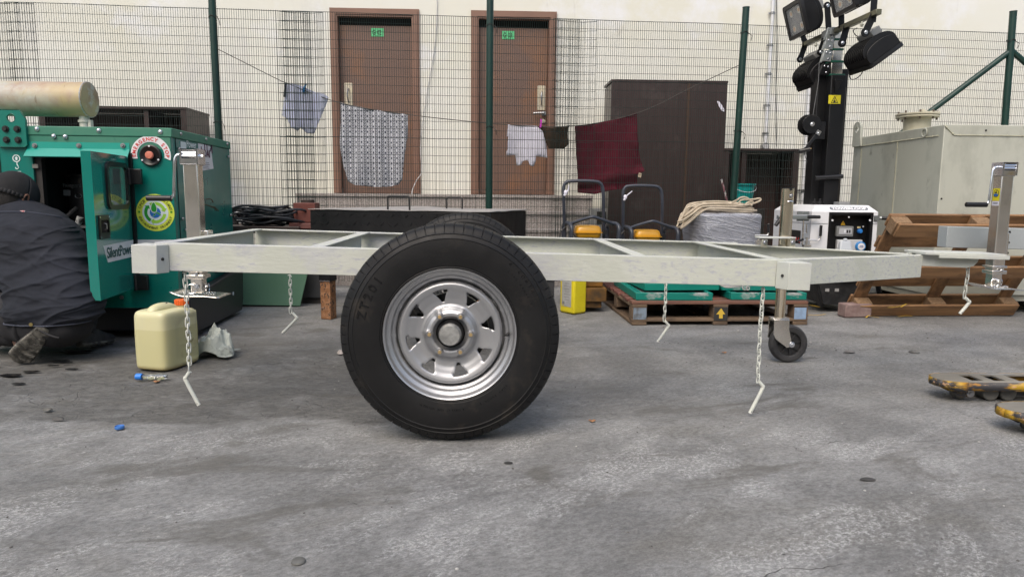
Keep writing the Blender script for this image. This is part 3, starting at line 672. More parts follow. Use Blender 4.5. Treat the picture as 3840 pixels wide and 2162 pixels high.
# ------------------------------------------------------------ wheels
MTYRE = mat('tyre_rubber', (.0085, .0085, .009), .52, col2=(.013, .013, .0135), ns=6, rvar=.10, bump=.12, bs=140, spec=.26,
            stain=[((.034, .029, .024), 9, .56, .74), ((.10, .09, .075), 60, .74, .80)])
MTREAD = MTYRE
MRIM = mat('silver_rim', (.46, .465, .475), .40, .80, col2=(.43, .435, .45), ns=2, coat=.15)
MNUT = mat('brass_zinc', (.72, .52, .26), .3, .9)
MHUB = mat('hub_galv', (.50, .50, .48), .45, .75, col2=(.30, .30, .29), ns=30)
def tyre_mb(o, sgn):
    W = sgn; ang = []; 
    npitch = 70; r_ = random.Random(5)
    for i in range(npitch):
        a0 = 2*math.pi*i/npitch; st = 2*math.pi/npitch
        for f_, g_ in ((0, 0), (.22, 0), (.25, 1), (.31, 1), (.34, 0), (.7, 0)): ang.append((a0+f_*st, g_, i))
    prof = [(.2215, .066), (.224, .077), (.230, .0835), (.2325, .0825), (.235, .0850), (.25, .0880), (.275, .0902), (.300, .0900), (.322, .0865), (.3245, .0878), (.327, .0850),
            (.338, .0805), (.340, .0822), (.3425, .0792), (.352, .0750), (.3600, .0705), (.3668, .064), (.3705, .055), (.3715, .047), (.3655, .0455), (.3655, .0415), (.3722, .040), (.3726, .022), (.3665, .0205), (.3665, .0165), (.3728, .015), (.3730, 0)]
    half = len(prof); full = prof + [(r, -h) for r, h in reversed(prof[:-1])]
    m_ = MB(); n = len(ang); k = len(full)
    for t, g_, ip in ang:
        dr = Vector((math.cos(t), 0, math.sin(t)))
        for j, (r, h) in enumerate(full):
            jj = j if j < half else 2*half-2-j; rr, hh = r, h
            if g_ and 14 <= jj <= 18: rr -= (.0035 if ip % 2 else .0055)*(1 if jj > 14 else .5); hh *= .985
            if g_ and jj >= 21 and jj not in (23, 24): rr -= .003
            if ip % 2 and 14 <= jj <= 16: rr -= .0012
            m_.v.append(o + dr*rr + Vector((0, -h*0 - hh*sgn, 0)))
    for i in range(n):
        i2 = (i+1) % n
        for j in range(k-1): m_.f.append([i*k+j, i2*k+j, i2*k+j+1, i*k+j+1] if sgn > 0 else [i*k+j, i*k+j+1, i2*k+j+1, i2*k+j])
    return m_
def hd(r):
    pts = [(.050, .040), (.056, .046), (.062, .0535), (.070, .0555), (.078, .053), (.086, .043), (.092, .035), (.100, .032), (.115, .034), (.140, .042), (.158, .050), (.168, .052), (.174, .048), (.178, .036), (.179, .020)]
    for i in range(len(pts)-1):
        if r <= pts[i+1][0]:
            a, b = pts[i], pts[i+1]; t = max(0, (r-a[0])/(b[0]-a[0])); t = t*t*(3-2*t)*.5 + t*.5; return a[1]+(b[1]-a[1])*t
    return pts[-1][1]
def wheel(o, sgn):
    O = Vector(o); out = Vector((0, -sgn, 0)); ux = X_*sgn
    ty = P('tyre', tyre_mb(O, sgn), MTYRE, tr, local=True, ang=28)
    L_ = MB(); MLET = mat('tyre_lettering', (.0025, .0025, .003), .22)
    L_.arctext('ZT201', O+out*.0888, ux, Z_, .300, .042, 171, 140, .0028, bold=.0008)
    P('lettering', L_, MLET, ty, local=True)
    L_ = MB(); L_.arctext('6.50R16', O+out*.0872, ux, Z_, .312, .023, 53, 28, .0015); L_.arctext('LOAD RANGE E', O+out*.0895, ux, Z_, .292, .009, 50, 22, .0012)
    L_.arctext('6.50R16 LT 10PR 107/102 N', O+out*.0882, ux, Z_, .258, .0115, -78, -112, .001); L_.arctext('LOAD RANGE E', O+out*.0882, ux, Z_, .258, .010, -40, -66, .001)
    P('lettering', L_, MLET, ty, local=True)
    # rim barrel
    prof = [(.2215, .060), (.2245, .072), (.2255, .079), (.2235, .0825), (.2195, .0805), (.2165, .0730), (.2145, .066), (.2105, .061), (.2035, .0575), (.2005, .0545), (.1985, .046), (.1950, .042), (.1895, .040), (.1855, .036), (.1835, .024), (.181, .012), (.179, -.03), (.184, -.05), (.199, -.058), (.2235, -.066), (.2235, -.080)]
    m_ = MB(); m_.lathe(prof, O, out, 96); rim = P('rim', m_, MRIM, tr, local=True, ang=50)
    # disc with eight windows
    hl = []
    for i in range(8):
        a = R(14.5+45*i); er = Vector((math.cos(a), math.sin(a))); et = Vector((-math.sin(a), math.cos(a)))
        tri = [(.1490, -.0260), (.1515, .0), (.1490, .0260), (.1085, .004), (.1085, -.004)]
        q = [er*r + et*t for r, t in tri]; qq = []
        for j in range(len(q)):
            p0, p1, p2 = q[j-1], q[j], q[(j+1) % len(q)]; c = .30 if j in (0, 2) else .3
            for t in (0, .25, .5, .75, 1):
                A = p1.lerp(p0, c*.55); B = p1.lerp(p2, c*.55); qq.append(tuple(A.lerp(p1, t).lerp(p1.lerp(B, t), t)))
        hl.append(qq)
    outer = circ(0, 0, .179, 120); inner = circ(0, 0, .050, 72)
    Pn = []; E_ = []
    for lp in [outer, inner]+hl:
        k = len(Pn); Pn += [Vector(p) for p in lp]; E_ += [(k+i, k+(i+1) % len(lp)) for i in range(len(lp))]
    r = .0525
    while r < .178:
        st = .0022 if (r < .10 or r > .158) else .0055
        n = 144
        for i in range(n):
            t = 2*math.pi*(i+(int(r*1e4) % 2)*.5)/n; p = (r*math.cos(t), r*math.sin(t))
            if not any(inside(p, h) for h in hl) and all(min((p[0]-q[0])**2+(p[1]-q[1])**2 for q in h) > 3e-6 for h in (hl if .105 < r < .156 else [])): Pn.append(Vector(p))
        r += st
    vs, es, fs, *_ = delaunay_2d_cdt(Pn, E_, [], 0, 1e-7)
    m_ = MB()
    for p in vs:
        r = p.length; a = math.atan2(p.y, p.x); h = hd(r)
        da = (a+math.pi/6) % (math.pi/3) - math.pi/6; dd = math.hypot(r-.075, da*.085)
        h += .006*math.exp(-((da*.09)/.010)**2)*math.exp(-((r-.083)/.010)**2)
        if r < .1 : h += -.0035*(1-math.exp(-((da*.08)/.012)**2))*math.exp(-((r-.078)/.008)**2)
        for q in hl:
            if .104 < r < .158:
                dm = min((p.x-u[0])**2+(p.y-u[1])**2 for u in q)**.5
                if dm < .004: h -= .0018*(1-dm/.004)
        m_.v.append(O + ux*p.x + Z_*p.y + out*h)
    for f in fs:
        c = sum((vs[i] for i in f), Vector((0, 0)))/len(f)
        if .050 < c.length < .1795 and not any(inside(c, h) for h in hl): m_.f.append(list(f) if sgn > 0 else list(f))
    P('disc', m_, MRIM, rim, local=True, solid=.0035, ang=60)
    # nuts
    m0 = MB(); m0.cyl((0, 0, 0), out*.004, .0118, n=20); m0.cyl(out*.004, out*.016, .0105, .0095, n=6); nb = m0
    for i in range(6):
        a = R(60*i+1); c = O + ux*(.0695*math.cos(a)) + Z_*(.0695*math.sin(a)) + out*.0565
        m_ = MB(); m_.cyl(c, c+out*.004, .0122, n=20); m_.cyl(c+out*.004, c+out*.015, .0108, .0100, n=6); nn = P('wheel_nut', m_, MSTEEL, rim, local=True, bevel=.0007)
        m_ = MB(); m_.cyl(c+out*.008, c+out*.0185, .0062, n=14); m_.cyl(c+out*.0185, c+out*.0187, .003, n=8); P('stud', m_, MNUT, rim, local=True, bevel=.0008)
    c = O+ux*.197+Z_*.004+out*.05; m_ = MB(); m_.cyl(c, c+out*.018-ux*.004, .006, n=12); m_.cyl(c+out*.018-ux*.004, c+out*.030-ux*.010, .0045, n=12); P('valve', m_, MGRIP, rim, local=True, bevel=.001)
    # hub
    m_ = MB(); m_.lathe([(.0, .028), (.050, .026), (.052, .034), (.047, .040), (.043, .052), (.040, .066), (.037, .070)], O, out, 48); m_.lathe([(.060, -.06), (.060, .020), (0, .022)], O, out, 40); m_.lathe([(.13, -.05), (.13, -.02), (.05, -.015)], O, out, 48)
    hb = P('hub', m_, mat('hub_black', (.012, .012, .013), .28), tr, local=True, ang=40)
    m_ = MB(); m_.lathe([(.0385, .050), (.0385, .070), (.0365, .080), (.0350, .0815), (.0345, .0885), (.0325, .0915), (0, .092)], O, out, 48); P('hub_cap', m_, MHUB, hb, local=True, ang=40)
wheel((-.1175, 2.368, .3745), 1)
wheel((-.1165, 3.842, .3745), -1)

# ------------------------------------------------------------ adjustable jack stands
def jack(label, c, side, sticker):
    # side: +1 crank towards -x
    x, y = c.x, c.y; o = T('jack_stand', label, 'jack stand', (x, y, .39), group='galvanised jack stands')
    w_ = .031
    m_ = MB(); m_.box((x, y, .72), (2*w_, 2*w_, .50)); tb = P('outer_tube', m_, MGALV, o, bevel=.005, seg=3)
    m_ = MB(); m_.box((x, y, .455), (.052, .052, .10)); inn = P('inner_tube', m_, MGALV, o, bevel=.004)
    m_ = MB()
    for zz in (.505, .478): m_.box((x, y, zz), (2*w_+.016, 2*w_+.016, .012 if zz > .5 else .018))
    P('clamp_collar', m_, MGALV, o, bevel=.003)
    m_ = MB(); m_.bolt((x+.008, y-w_-.008, .490), -Y_, .005, .008); m_.bolt((x+.004, y-.028, .435), -Y_, .007, .010); m_.bolt((x+.030, y, .435), X_, .006, .008); P('pin', m_, MZINC, o)
    for q, u, v in (((x-.018, y-.036, .425), X_, Z_), ((x+.036*1, y+.005, .425), Y_, Z_)):
        m_ = MB(); m_.tube([Vector(q)+u*(.021*math.cos(t))+v*(.021*math.sin(t)) for t in [i*math.pi/10 for i in range(20)]], .0016, 5, closed=True); P('ring', m_, MZINC, o)
    for sx_ in (-1, 1):
        m_ = MB()
        for k in range(7):
            q = Vector((x+sx_*(.008+.010*k), y-.032+.004*k, .402-.002*math.sin(k))); m_.tube([q+Vector((.007*math.cos(t), .003*math.sin(t), .004*math.sin(t))) for t in [i*math.pi/4 for i in range(8)]], .0012, 4, closed=True)
        P('safety_chain', m_, MZINC, o)
    # dished foot
    def ft(u, v):
        a, b = (u-.5)*.20, (v-.5)*.15; e = max(abs(a)/.10, abs(b)/.075)
        return Vector((x+.008+a*1.05, y+b, .398 + (.020*max(0, (abs(a)-.045)/.055)**1.5 if a < 0 else -.006*max(0, (a-.04)/.06)) - .002))
    m_ = MB(); m_.grid(ft, 16, 8); P('foot_plate', m_, MGALV, o, solid=.004, bevel=0)
    # folded head with louvre
    m_ = MB(); z0, z1 = .965, 1.03; hw = .037; yf = y-.040
    m_.box((x, y+.038, (z0+z1)/2), (2*hw, .004, z1-z0)); m_.box((x, y, z1-.002), (2*hw, .08, .004))
    for sx_ in (-1, 1): m_.box((x+sx_*hw, y, (z0+z1)/2), (.004, .08, z1-z0))
    m_.plate(rrect(-hw, z0, hw, z1, .004), [rrect(-hw+.007, z0+.024, hw-.006, z1-.006, .003)], (x, yf+.003, 0), X_, Z_, .003)
    hd_ = P('head_cover', m_, MZINC, o, bevel=.0012)
    for zz in (1.000, 1.014):
        m_ = MB(); m_.tube([(x-hw+.006, yf+.010, zz), (x+hw-.006, yf+.010, zz)], .007, 10); P('louvre', m_, MZINC, hd_)
    m_ = MB(); m_.bolt((x+hw+.002, y-.01, 1.0), X_, .007, .009); P('axle_nut', m_, MZINC, hd_)
    # weld rim under the head
    m_ = MB(); m_.box((x, y, .963), (2*w_+.006, 2*w_+.006, .006)); P('collar', m_, MGALV, o, bevel=.002)
    s_ = -side
    m_ = MB(); m_.tube(smooth_path([(x+s_*.03, y-.01, 1.005), (x+s_*.050, y-.01, 1.007), (x+s_*.066, y-.012, .995), (x+s_*.072, y-.016, .95), (x+s_*.078, y-.02, .86), (x+s_*.080, y-.02, .835), (x+s_*.09, y-.02, .82), (x+s_*.105, y-.02, .818)], 5), .0062, 10)
    ck = P('crank_handle', m_, MZINC, o)
    m_ = MB(); m_.cyl((x+s_*.088, y-.02, .819), (x+s_*.195, y-.02, .819), .0125, n=16); P('grip', m_, MGRIP, ck, bevel=.002)
    m_ = MB(); m_.box((x+(.04), y+.02, .62), (.03, .06, .12)); P('mount_plate', m_, MGALV, o, bevel=.003)
    if sticker:
        m_ = MB(); m_.box((x-w_-.0016, y-.004, .87), (.001, .046, .062)); st = P('warning_sticker', m_, mat('sticker_yellow', (.72, .62, .02), .5), o)
        m_ = MB(); m_.prism(circ(0, 0, .019, 24), (x-w_-.0022, y-.004, .875), -Y_, Z_, -.0006) if False else m_.cyl((x-w_-.002, y-.004, .876), (x-w_-.003, y-.004, .876), .019, n=24); P('emblem', m_, mat('sticker_black', (.02, .02, .02), .5), st)
        m_ = MB(); m_.cyl((x-w_-.0031, y-.004, .876), (x-w_-.0036, y-.004, .876), .016, n=24); P('emblem', m_, mat('sticker_yellow', (.72, .62, .02), .5), st)
        m_ = MB(); m_.box((x-w_-.0039, y-.004, .868), (.0006, .027, .012)); P('emblem', m_, mat('sticker_blue', (.01, .12, .45), .5), st)
        m_ = MB(); m_.prism([(-.012, -.001), (-.002, .001), (.010, .012), (.004, .001), (.012, -.004), (.0, -.006)], (x-w_-.0045, y-.004, .882), -Y_, Z_, .0006); P('emblem', m_, mat('sticker_black', (.02, .02, .02), .5), st)
        m_ = MB(); m_.box((x-w_-.0016, y-.004, .826), (.001, .046, .022)); P('paper_label', m_, MWH, o)
        m_ = MB(); m_.box((x-w_-.0024, y-.004, .830), (.0006, .034, .002)); m_.box((x-w_-.0024, y-.006, .825), (.0006, .028, .002)); P('print', m_, mat('ink_black', (.015, .015, .015), .6), o)
    return o
jack('galvanised jack stand with crank handle at the trailer corner before the green generator', Vector((-1.280, 3.10, 0)), 1, False)
jr = jack('galvanised jack stand with yellow sticker in front of the slanted wooden pallet', Vector((at(3755, 750, 3.45).x, 3.45, 0)), 1, True)
# neighbouring grey trailer that carries the second stand
t2 = T('grey_trailer', 'grey box-section trailer drawbar in front of the wooden pallet', 'trailer', (3.2, 3.7, .5))
MGREY = mat('grey_primer', (.36, .39, .40), .5, col2=(.32, .35, .36), ns=5, bump=.2, bs=50)
a = at(3541, 848, 3.75); b = at(3537, 926, 3.75); m_ = MB(); m_.hexa([(a.x, 3.72, b.z), (5.2, 3.72, b.z-.05), (5.2, 3.80, b.z-.05), (a.x, 3.80, b.z), (a.x, 3.72, a.z), (5.2, 3.72, a.z-.05), (5.2, 3.80, a.z-.05), (a.x, 3.80, a.z)])
P('beam', m_, MGREY, t2, bevel=.003)
q = at(3768, 910, 3.55); m_ = MB(); m_.cyl((q.x, 3.58, q.z-.078), (q.x, 3.58, q.z+.075), .031, n=28); P('mount_tube', m_, MGALV, t2, bevel=.002)
m_ = MB(); m_.box((q.x+.034, 3.60, q.z), (.01, .05, .145)); P('mount_flange', m_, MGALV, t2, bevel=.002)
for dz in (-.055, 0, .055):
    m_ = MB(); m_.cyl((q.x+.0395, 3.573, q.z+dz), (q.x+.041, 3.573, q.z+dz), .006, n=12); P('flange_hole', m_, MDARK, t2)
m_ = MB(); m_.box((q.x+.05, 3.66, q.z), (.02, .12, .06)); P('bracket', m_, MGREY, t2)

# ------------------------------------------------------------ jockey wheel
JX, JY = at(2943, 900, 3.47).x, 3.47
jk = T('jockey_wheel', 'silver jockey wheel with black wheel standing under the drawbar', 'jockey wheel', (JX, JY, 0))
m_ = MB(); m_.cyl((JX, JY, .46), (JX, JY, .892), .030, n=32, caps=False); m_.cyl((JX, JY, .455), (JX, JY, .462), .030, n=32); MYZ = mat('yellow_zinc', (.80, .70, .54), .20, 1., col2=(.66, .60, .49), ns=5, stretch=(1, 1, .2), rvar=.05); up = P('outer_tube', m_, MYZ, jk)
m_ = MB(); m_.cyl((JX, JY, .890), (JX, JY, .896), .031, n=32); m_.box((JX+.002, JY-.030, .888), (.012, .006, .014)); P('cap', m_, MGRIP, up)
m_ = MB(); m_.box((JX+.004, JY-.0305, .855), (.018, .004, .018)); P('bolt_plate', m_, MSTEEL, up); m_ = MB(); m_.cyl((JX+.004, JY-.032, .855), (JX+.004, JY-.040, .855), .0065, n=16); P('bolt', m_, MZINC, up, bevel=.001)
m_ = MB(); m_.cyl((JX+.004, JY-.0300, .828), (JX+.004, JY-.0312, .828), .008, n=14); P('slot', m_, MDARK, up); m_ = MB(); m_.tube([(JX-.012, JY-.033, .826), (JX+.004, JY-.036, .829), (JX+.016, JY-.033, .826)], .003, 6); P('split_pin', m_, MZINC, up)
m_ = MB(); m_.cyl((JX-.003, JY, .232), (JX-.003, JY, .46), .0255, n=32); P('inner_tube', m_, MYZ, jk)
wz, wx, wr = .098, JX+.048, .098
m_ = MB()
m_.prism(rrect(JX-.052, JY-.030, JX+.040, JY+.030, .012), (0, 0, .222), X_, Y_, .012)
for sy in (-1, 1):
    pl = [(JX-.045, .228), (JX+.035, .228), (JX+.036, .180), (JX+.052, .115), (JX+.046, .086), (JX+.030, .080), (JX+.010, .096), (JX-.030, .125), (JX-.044, .150)]
    if sy > 0: pl = [(x_-.018 if i_ > 2 and i_ < 8 else x_, z_) for i_, (x_, z_) in enumerate(pl)]
    m_.prism(pl, (0, JY+.034*sy*1.0+.002, 0), X_, Z_, .004)
fk = P('fork', m_, MGALV, jk, bevel=.003)
m_ = MB(); m_.bolt((wx+.006, JY-.035, wz), -Y_, .010, .012); P('axle_nut', m_, MZINC, fk, bevel=.001)
m_ = MB(); m_.lathe([(.062, .020), (.070, .024), (.088, .024), (.096, .017), (.098, .006), (.098, -.006), (.096, -.017), (.088, -.024), (.070, -.024), (.062, -.020)], (wx, JY, wz), -Y_, 56, closed=True); wt = P('tyre', m_, MBLK, jk, ang=40)
m_ = MB(); m_.lathe([(0, .014), (.018, .014), (.019, .007), (.063, .007), (.063, -.007), (.019, -.007), (.018, -.014), (0, -.014)], (wx, JY, wz), -Y_, 56)
for i in range(8):
    a = R(i*45+10); m_.bar((wx+.015*math.cos(a), JY-.010, wz+.015*math.sin(a)), (wx+.063*math.cos(a), JY-.010, wz+.063*math.sin(a)), .006, .008, up=Y_)
P('wheel_core', m_, MBLK, jk)
cp = MB(); cy_ = JY-.02
a = at(2852, 896, 3.38); b = at(2992, 901, 3.38); m_ = MB(); m_.prism(rrect(a.x, -.045, b.x, .045, .02), (0, JY-.04, a.z+.002), X_, Y_, .007); P('clamp_plate', m_, MPAINT2, jk, bevel=.002)
for px in (2866, 2970):
    q = at(px, 912, 3.40); m_ = MB(); m_.box((q.x, q.y, q.z), (.028, .016, .042)); lg = P('clamp_lug', m_, mat('cream_zinc', (.62, .60, .50), .30, .75), jk, bevel=.002)
    m_ = MB(); m_.bolt((q.x, q.y-.008, q.z+.006), -Y_, .008, .009); P('bolt', m_, MZINC, lg)

# ------------------------------------------------------------ safety chains with bent pins
MCH = mat('chain_paint', (.62, .64, .58), .5, col2=(.54, .56, .53), ns=30, stain=[((.25, .22, .18), 60, .66, .75)])
LK = MB(); lp = []
for i in range(12):
    t = 2*math.pi*i/12; lp.append(Vector((.0068*math.cos(t), 0, .0115*(1 if math.sin(t) > 0 else -1)*(abs(math.sin(t)) > .01) + .0068*math.sin(t))))
LK.tube(lp, .0028, 6, closed=True)
LME = bpy.data.meshes.new('link'); LME.from_pydata([tuple(v) for v in LK.v], [], LK.f); LME.polygons.foreach_set('use_smooth', [True]*len(LME.polygons)); LME.materials.append(MCH)
def chain(label, top, bot, pin, y, sway=.004, bend=-1, ps=1.):
    a = at(*top, y); b = at(*bot, y); o = T('safety_chain', label, 'chain', tuple(a), group='pin chains hanging from the trailer'); n = max(3, round((b-a).length/.0238)); pts = []
    r_ = random.Random(int(top[0]))
    for i in range(n):
        t = (i+.5)/n; p = a.lerp(b, t) + X_*(sway*math.sin(t*3.1)*.6) + Vector((r_.uniform(-.0012, .0012), 0, 0))
        q = bpy.data.objects.new('link', LME); C.objects.link(q); q.parent = o
        q.location = p - a; q.rotation_euler = (r_.uniform(-.08, .08), r_.uniform(-.09, .09)-math.atan2(b.x-a.x, a.z-b.z)*-1, R(20 if i % 2 else 110)+r_.uniform(-.15, .15))
    P_ = [at(*p, y-.004) for p in pin]; m_ = MB()
    m_.tube(smooth_path([P_[0], P_[0].lerp(P_[1], .8), P_[1].lerp(P_[2], .06), P_[2]], 4), .0072*ps, 12); pn = P('pin', m_, MCH, o)
    d = (P_[2]-P_[1]).normalized(); c = P_[2]-d*.009; m_ = MB(); m_.cyl(c-Y_*.0073*ps, c-Y_*.0077*ps, .0018, n=8); P('pin_hole', m_, MDARK, pn)
    m_ = MB(); m_.tube([at(top[0]-8, top[1]-1, y), at(top[0], top[1]-5, y), at(top[0]+6, top[1]+4, y)], .003, 5); P('weld_loop', m_, MCH, o)
chain('pale chain and bent pin hanging in front of the cream jerrycan', (693, 1024), (710, 1387), ((712, 1392), (694, 1420), (746, 1518)), 2.575)
chain('pale chain and pin hanging before the light green metal sheet', (1087, 1034), (1089, 1171), ((1097, 1172), (1114, 1192), (1060, 1248)), 3.64)
chain('pale chain and pin hanging before the loaded wooden pallet', (2496, 1064), (2490, 1202), ((2494, 1203), (2508, 1221), (2466, 1281)), 3.64)
chain('longest pale chain with bent pin beside the jockey wheel', (2862, 1083), (2842, 1430), ((2846, 1430), (2862, 1450), (2812, 1548)), 2.575, sway=-.004)
chain('short pale chain and pin hanging from the drawbar tip', (3632, 992), (3614, 1116), ((3620, 1116), (3636, 1132), (3599, 1176)), 3.09)
# ------------------------------------------------------------ green generator
def hit(px, py, o, n):                   # photo ray against the plane through o with normal n
    d = _f + CR*((px-CX)/FOC) - CU*((py-CY)/FOC); c = Vector((0, 0, CAM_H)); n = Vector(n)
    return c + d*((Vector(o)-c).dot(n)/d.dot(n))
MGRN = mat('generator_green', (.0, .175, .142), .32, col2=(.0, .158, .128), ns=2, coat=.55, rvar=.06, stain=[((.012, .19, .14), 2.5, .55, .8, (1, 1, 2.5)), ((.05, .15, .12), 18, .70, .82)])
MGRN2 = mat('generator_green_dusty', (.022, .18, .12), .50, col2=(.07, .215, .145), ns=3, lo=.35, hi=.7, stain=[((.008, .12, .09), 9, .62, .78, (1.4, 1, .8))])
GW = R(2.4)
gen = T('generator', 'green canopied diesel generator with its side door open and rusty silencer on top', 'generator', (-1.762, 4.0, 0), rot=(0, 0, GW))
GM = WM[gen.name]; GI = GM.inverted(); GN = GM.to_3x3() @ Vector((0, -1, 0)); GE = GM.to_3x3() @ X_
def gf(px, py): return GI @ hit(px, py, GM.translation, GN)      # front face, local
def ge(px, py): return GI @ hit(px, py, GM.translation, GE)      # end face, local
LZ = 1.20
op0, op1 = gf(121, 580), gf(486, 1130)
m_ = MB(); m_.plate([(-3.0, .19), (-.002, .19), (-.002, LZ-.05), (-3.0, LZ-.05)], [[(op0.x, .30), (op1.x, .30), (op1.x, 1.062), (op0.x, 1.062)]], (0, .03, 0), X_, Z_, .03)
P('front_panel', m_, MGRN, gen, local=True, bevel=.002)
m_ = MB(); m_.box((-.001-.015, .505, (LZ-.05+.19)/2), (.03, .94, LZ-.24)); m_.box((-1.5, .985, .69), (3.0, .03, .99)); m_.box((-1.5, .5, .20), (2.94, .93, .02))
P('end_panel', m_, MGRN, gen, local=True, bevel=.004)
m_ = MB(); m_.box((-1.5, .50, LZ-.025), (3.012, 1.012, .05)); P('roof_panel', m_, MGRN2, gen, local=True, bevel=.004)
m_ = MB(); m_.box((-.33-.9, -.0012, LZ-.085), (2.45, .0016, .066)); P('upper_strip', m_, MGRN2, gen, local=True)
# vertical corner seams
for xx in (-.042,):
    m_ = MB(); m_.box((.0008, .055, .68), (.003, .004, .96)); P('seam', m_, MDARK, gen, local=True)
s_ = gf(8, 700); m_ = MB(); m_.box((s_.x, -.001, .66), (.006, .004, .9)); P('seam', m_, MDARK, gen, local=True)
# base
m_ = MB(); m_.box((-1.5, .5, .115), (2.9, .88, .145)); P('base_frame', m_, mat('skid_black', (.014, .015, .018), .42), gen, local=True, bevel=.01)
m_ = MB()
m_.prism([(.0, .03), (.93, .02), (.97, .10), (.985, .30), (.96, .325), (-.02, .245), (-.02, .08)], (.002, 0, 0), Y_, Z_, .06)
P('end_bumper', m_, mat('skid_black', (.014, .015, .018), .42), gen, local=True, bevel=.012, seg=3)
q = GI @ hit(876, 1100, GM @ Vector((.065, 0, 0)), GE); m_ = MB(); m_.cyl((.062, q.y, q.z), (.0635, q.y, q.z), .013, n=18); P('slot', m_, MPIPE, gen, local=True)
# louvres low on the end panel
for i in range(4):
    z = .335+.045*i; m_ = MB(); m_.add([(.001, .60, z+.030), (.001, .93, z+.030), (.022, .93, z+.004), (.022, .60, z+.004), (.001, .60, z-.002), (.001, .93, z-.002)], [(0, 3, 2, 1), (3, 4, 5, 2), (0, 4, 3), (1, 2, 5)])
    P('louvre', m_, MGRN, gen, local=True, flat=True)
m_ = MB(); m_.box((.0005, .765, .42), (.002, .34, .19)); P('louvre_back', m_, MDARK, gen, local=True)
# opening: rubber seal, dark interior and machinery
x0, x1, z0, z1 = op0.x, op1.x, .30, 1.062
m_ = MB(); m_.plate([(x0, z0), (x1, z0), (x1, z1), (x0, z1)], [rrect(x0+.035, z0+.02, x1-.012, z1-.03, .02)], (0, .05, 0), X_, Z_, .035); P('door_seal', m_, mat('seal_rubber', (.03, .027, .025), .6), gen, local=True, bevel=.004)
m_ = MB(); m_.box(((x0+x1)/2, .09, (z0+z1)/2), (x1-x0+.10, .004, .001)); 
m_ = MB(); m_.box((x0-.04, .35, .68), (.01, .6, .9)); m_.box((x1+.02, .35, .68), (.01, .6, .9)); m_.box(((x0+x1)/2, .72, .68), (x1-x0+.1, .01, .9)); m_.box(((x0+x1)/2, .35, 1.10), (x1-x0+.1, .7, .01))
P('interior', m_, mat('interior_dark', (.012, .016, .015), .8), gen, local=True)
q = GI @ hit(262, 715, GM @ Vector((0, .22, 0)), GN); MENG = mat('engine_black', (.018, .018, .019), .4)
m_ = MB(); m_.cyl((q.x+.02, .34, q.z-.20), (q.x+.02, .34, q.z+.10), .085, n=32); m_.lathe([(.086, 0), (.09, .01), (.086, .02)], (q.x+.02, .34, q.z+.07), Z_, 32, closed=True)
ft_ = P('oil_filter', m_, MENG, gen, local=True, bevel=.006)
m_ = MB(); m_.text('Fleetguard', (q.x-.055, .252, q.z+.02), X_, Z_, .034, .001, sx=.72); m_.box((q.x-.035, .252, q.z-.012), (.04, .001, .034)); P('lettering', m_, mat('print_grey', (.20, .20, .20), .6), ft_, local=True)
m_ = MB(); m_.tube([(q.x+.03+.018*math.cos(t), .25, q.z-.03+.014*math.sin(t)) for t in [i*math.pi/8 for i in range(16)]], .002, 5, closed=True); P('drain_ring', m_, MSTEEL, ft_, local=True)
m_ = MB(); m_.cyl((q.x-.12, .30, .62), (q.x+.03, .30, .62), .05, n=20); m_.cyl((q.x-.08, .28, q.z-.27), (q.x-.08, .28, q.z-.22), .045, n=20); m_.box((q.x-.05, .42, .48), (.5, .25, .32)); m_.box((q.x-.16, .45, .75), (.12, .2, .2)); P('engine', m_, MENG, gen, local=True, bevel=.012)
m_ = MB(); m_.cyl((q.x-.08, .28, q.z-.218), (q.x-.08, .28, q.z-.212), .04, n=20); m_.cyl((q.x-.08, .28, q.z-.212), (q.x-.08, .28, q.z-.2), .012, n=12); P('filler_cap', m_, MSTEEL, gen, local=True)
m_ = MB(); m_.tube(smooth_path([(q.x+.04, .2, .75), (q.x+.01, .12, .68), (q.x-.0, .10, .60), (q.x+.05, .14, .52), (q.x+.1, .2, .5)]), .013, 8); m_.tube(smooth_path([(q.x-.2, .2, .95), (q.x-.1, .15, .85), (q.x-.15, .2, .7)]), .010, 8); P('hose', m_, MBLK, gen, local=True)
a_ = GI @ hit(305, 850, GM @ Vector((0, .05, 0)), GN); m_ = MB(); m_.box((a_.x, .08, a_.z), (.10, .10, .012)); P('shelf_bracket', m_, MSTEEL, gen, local=True)
m_ = MB(); m_.cyl((a_.x-.02, .05, a_.z+.006), (a_.x+.0, .045, a_.z+.055), .017, n=14); P('small_can', m_, mat('can_white', (.45, .45, .44), .4, col2=(.08, .08, .08), ns=30, lo=.5, hi=.55), gen, local=True)
a_ = gf(133, 623); m_ = MB(); m_.box((a_.x, -.002, a_.z), (.03, .002, .022)); P('paper_tag', m_, mat('dirty_paper', (.2, .19, .17), .8), gen, local=True)
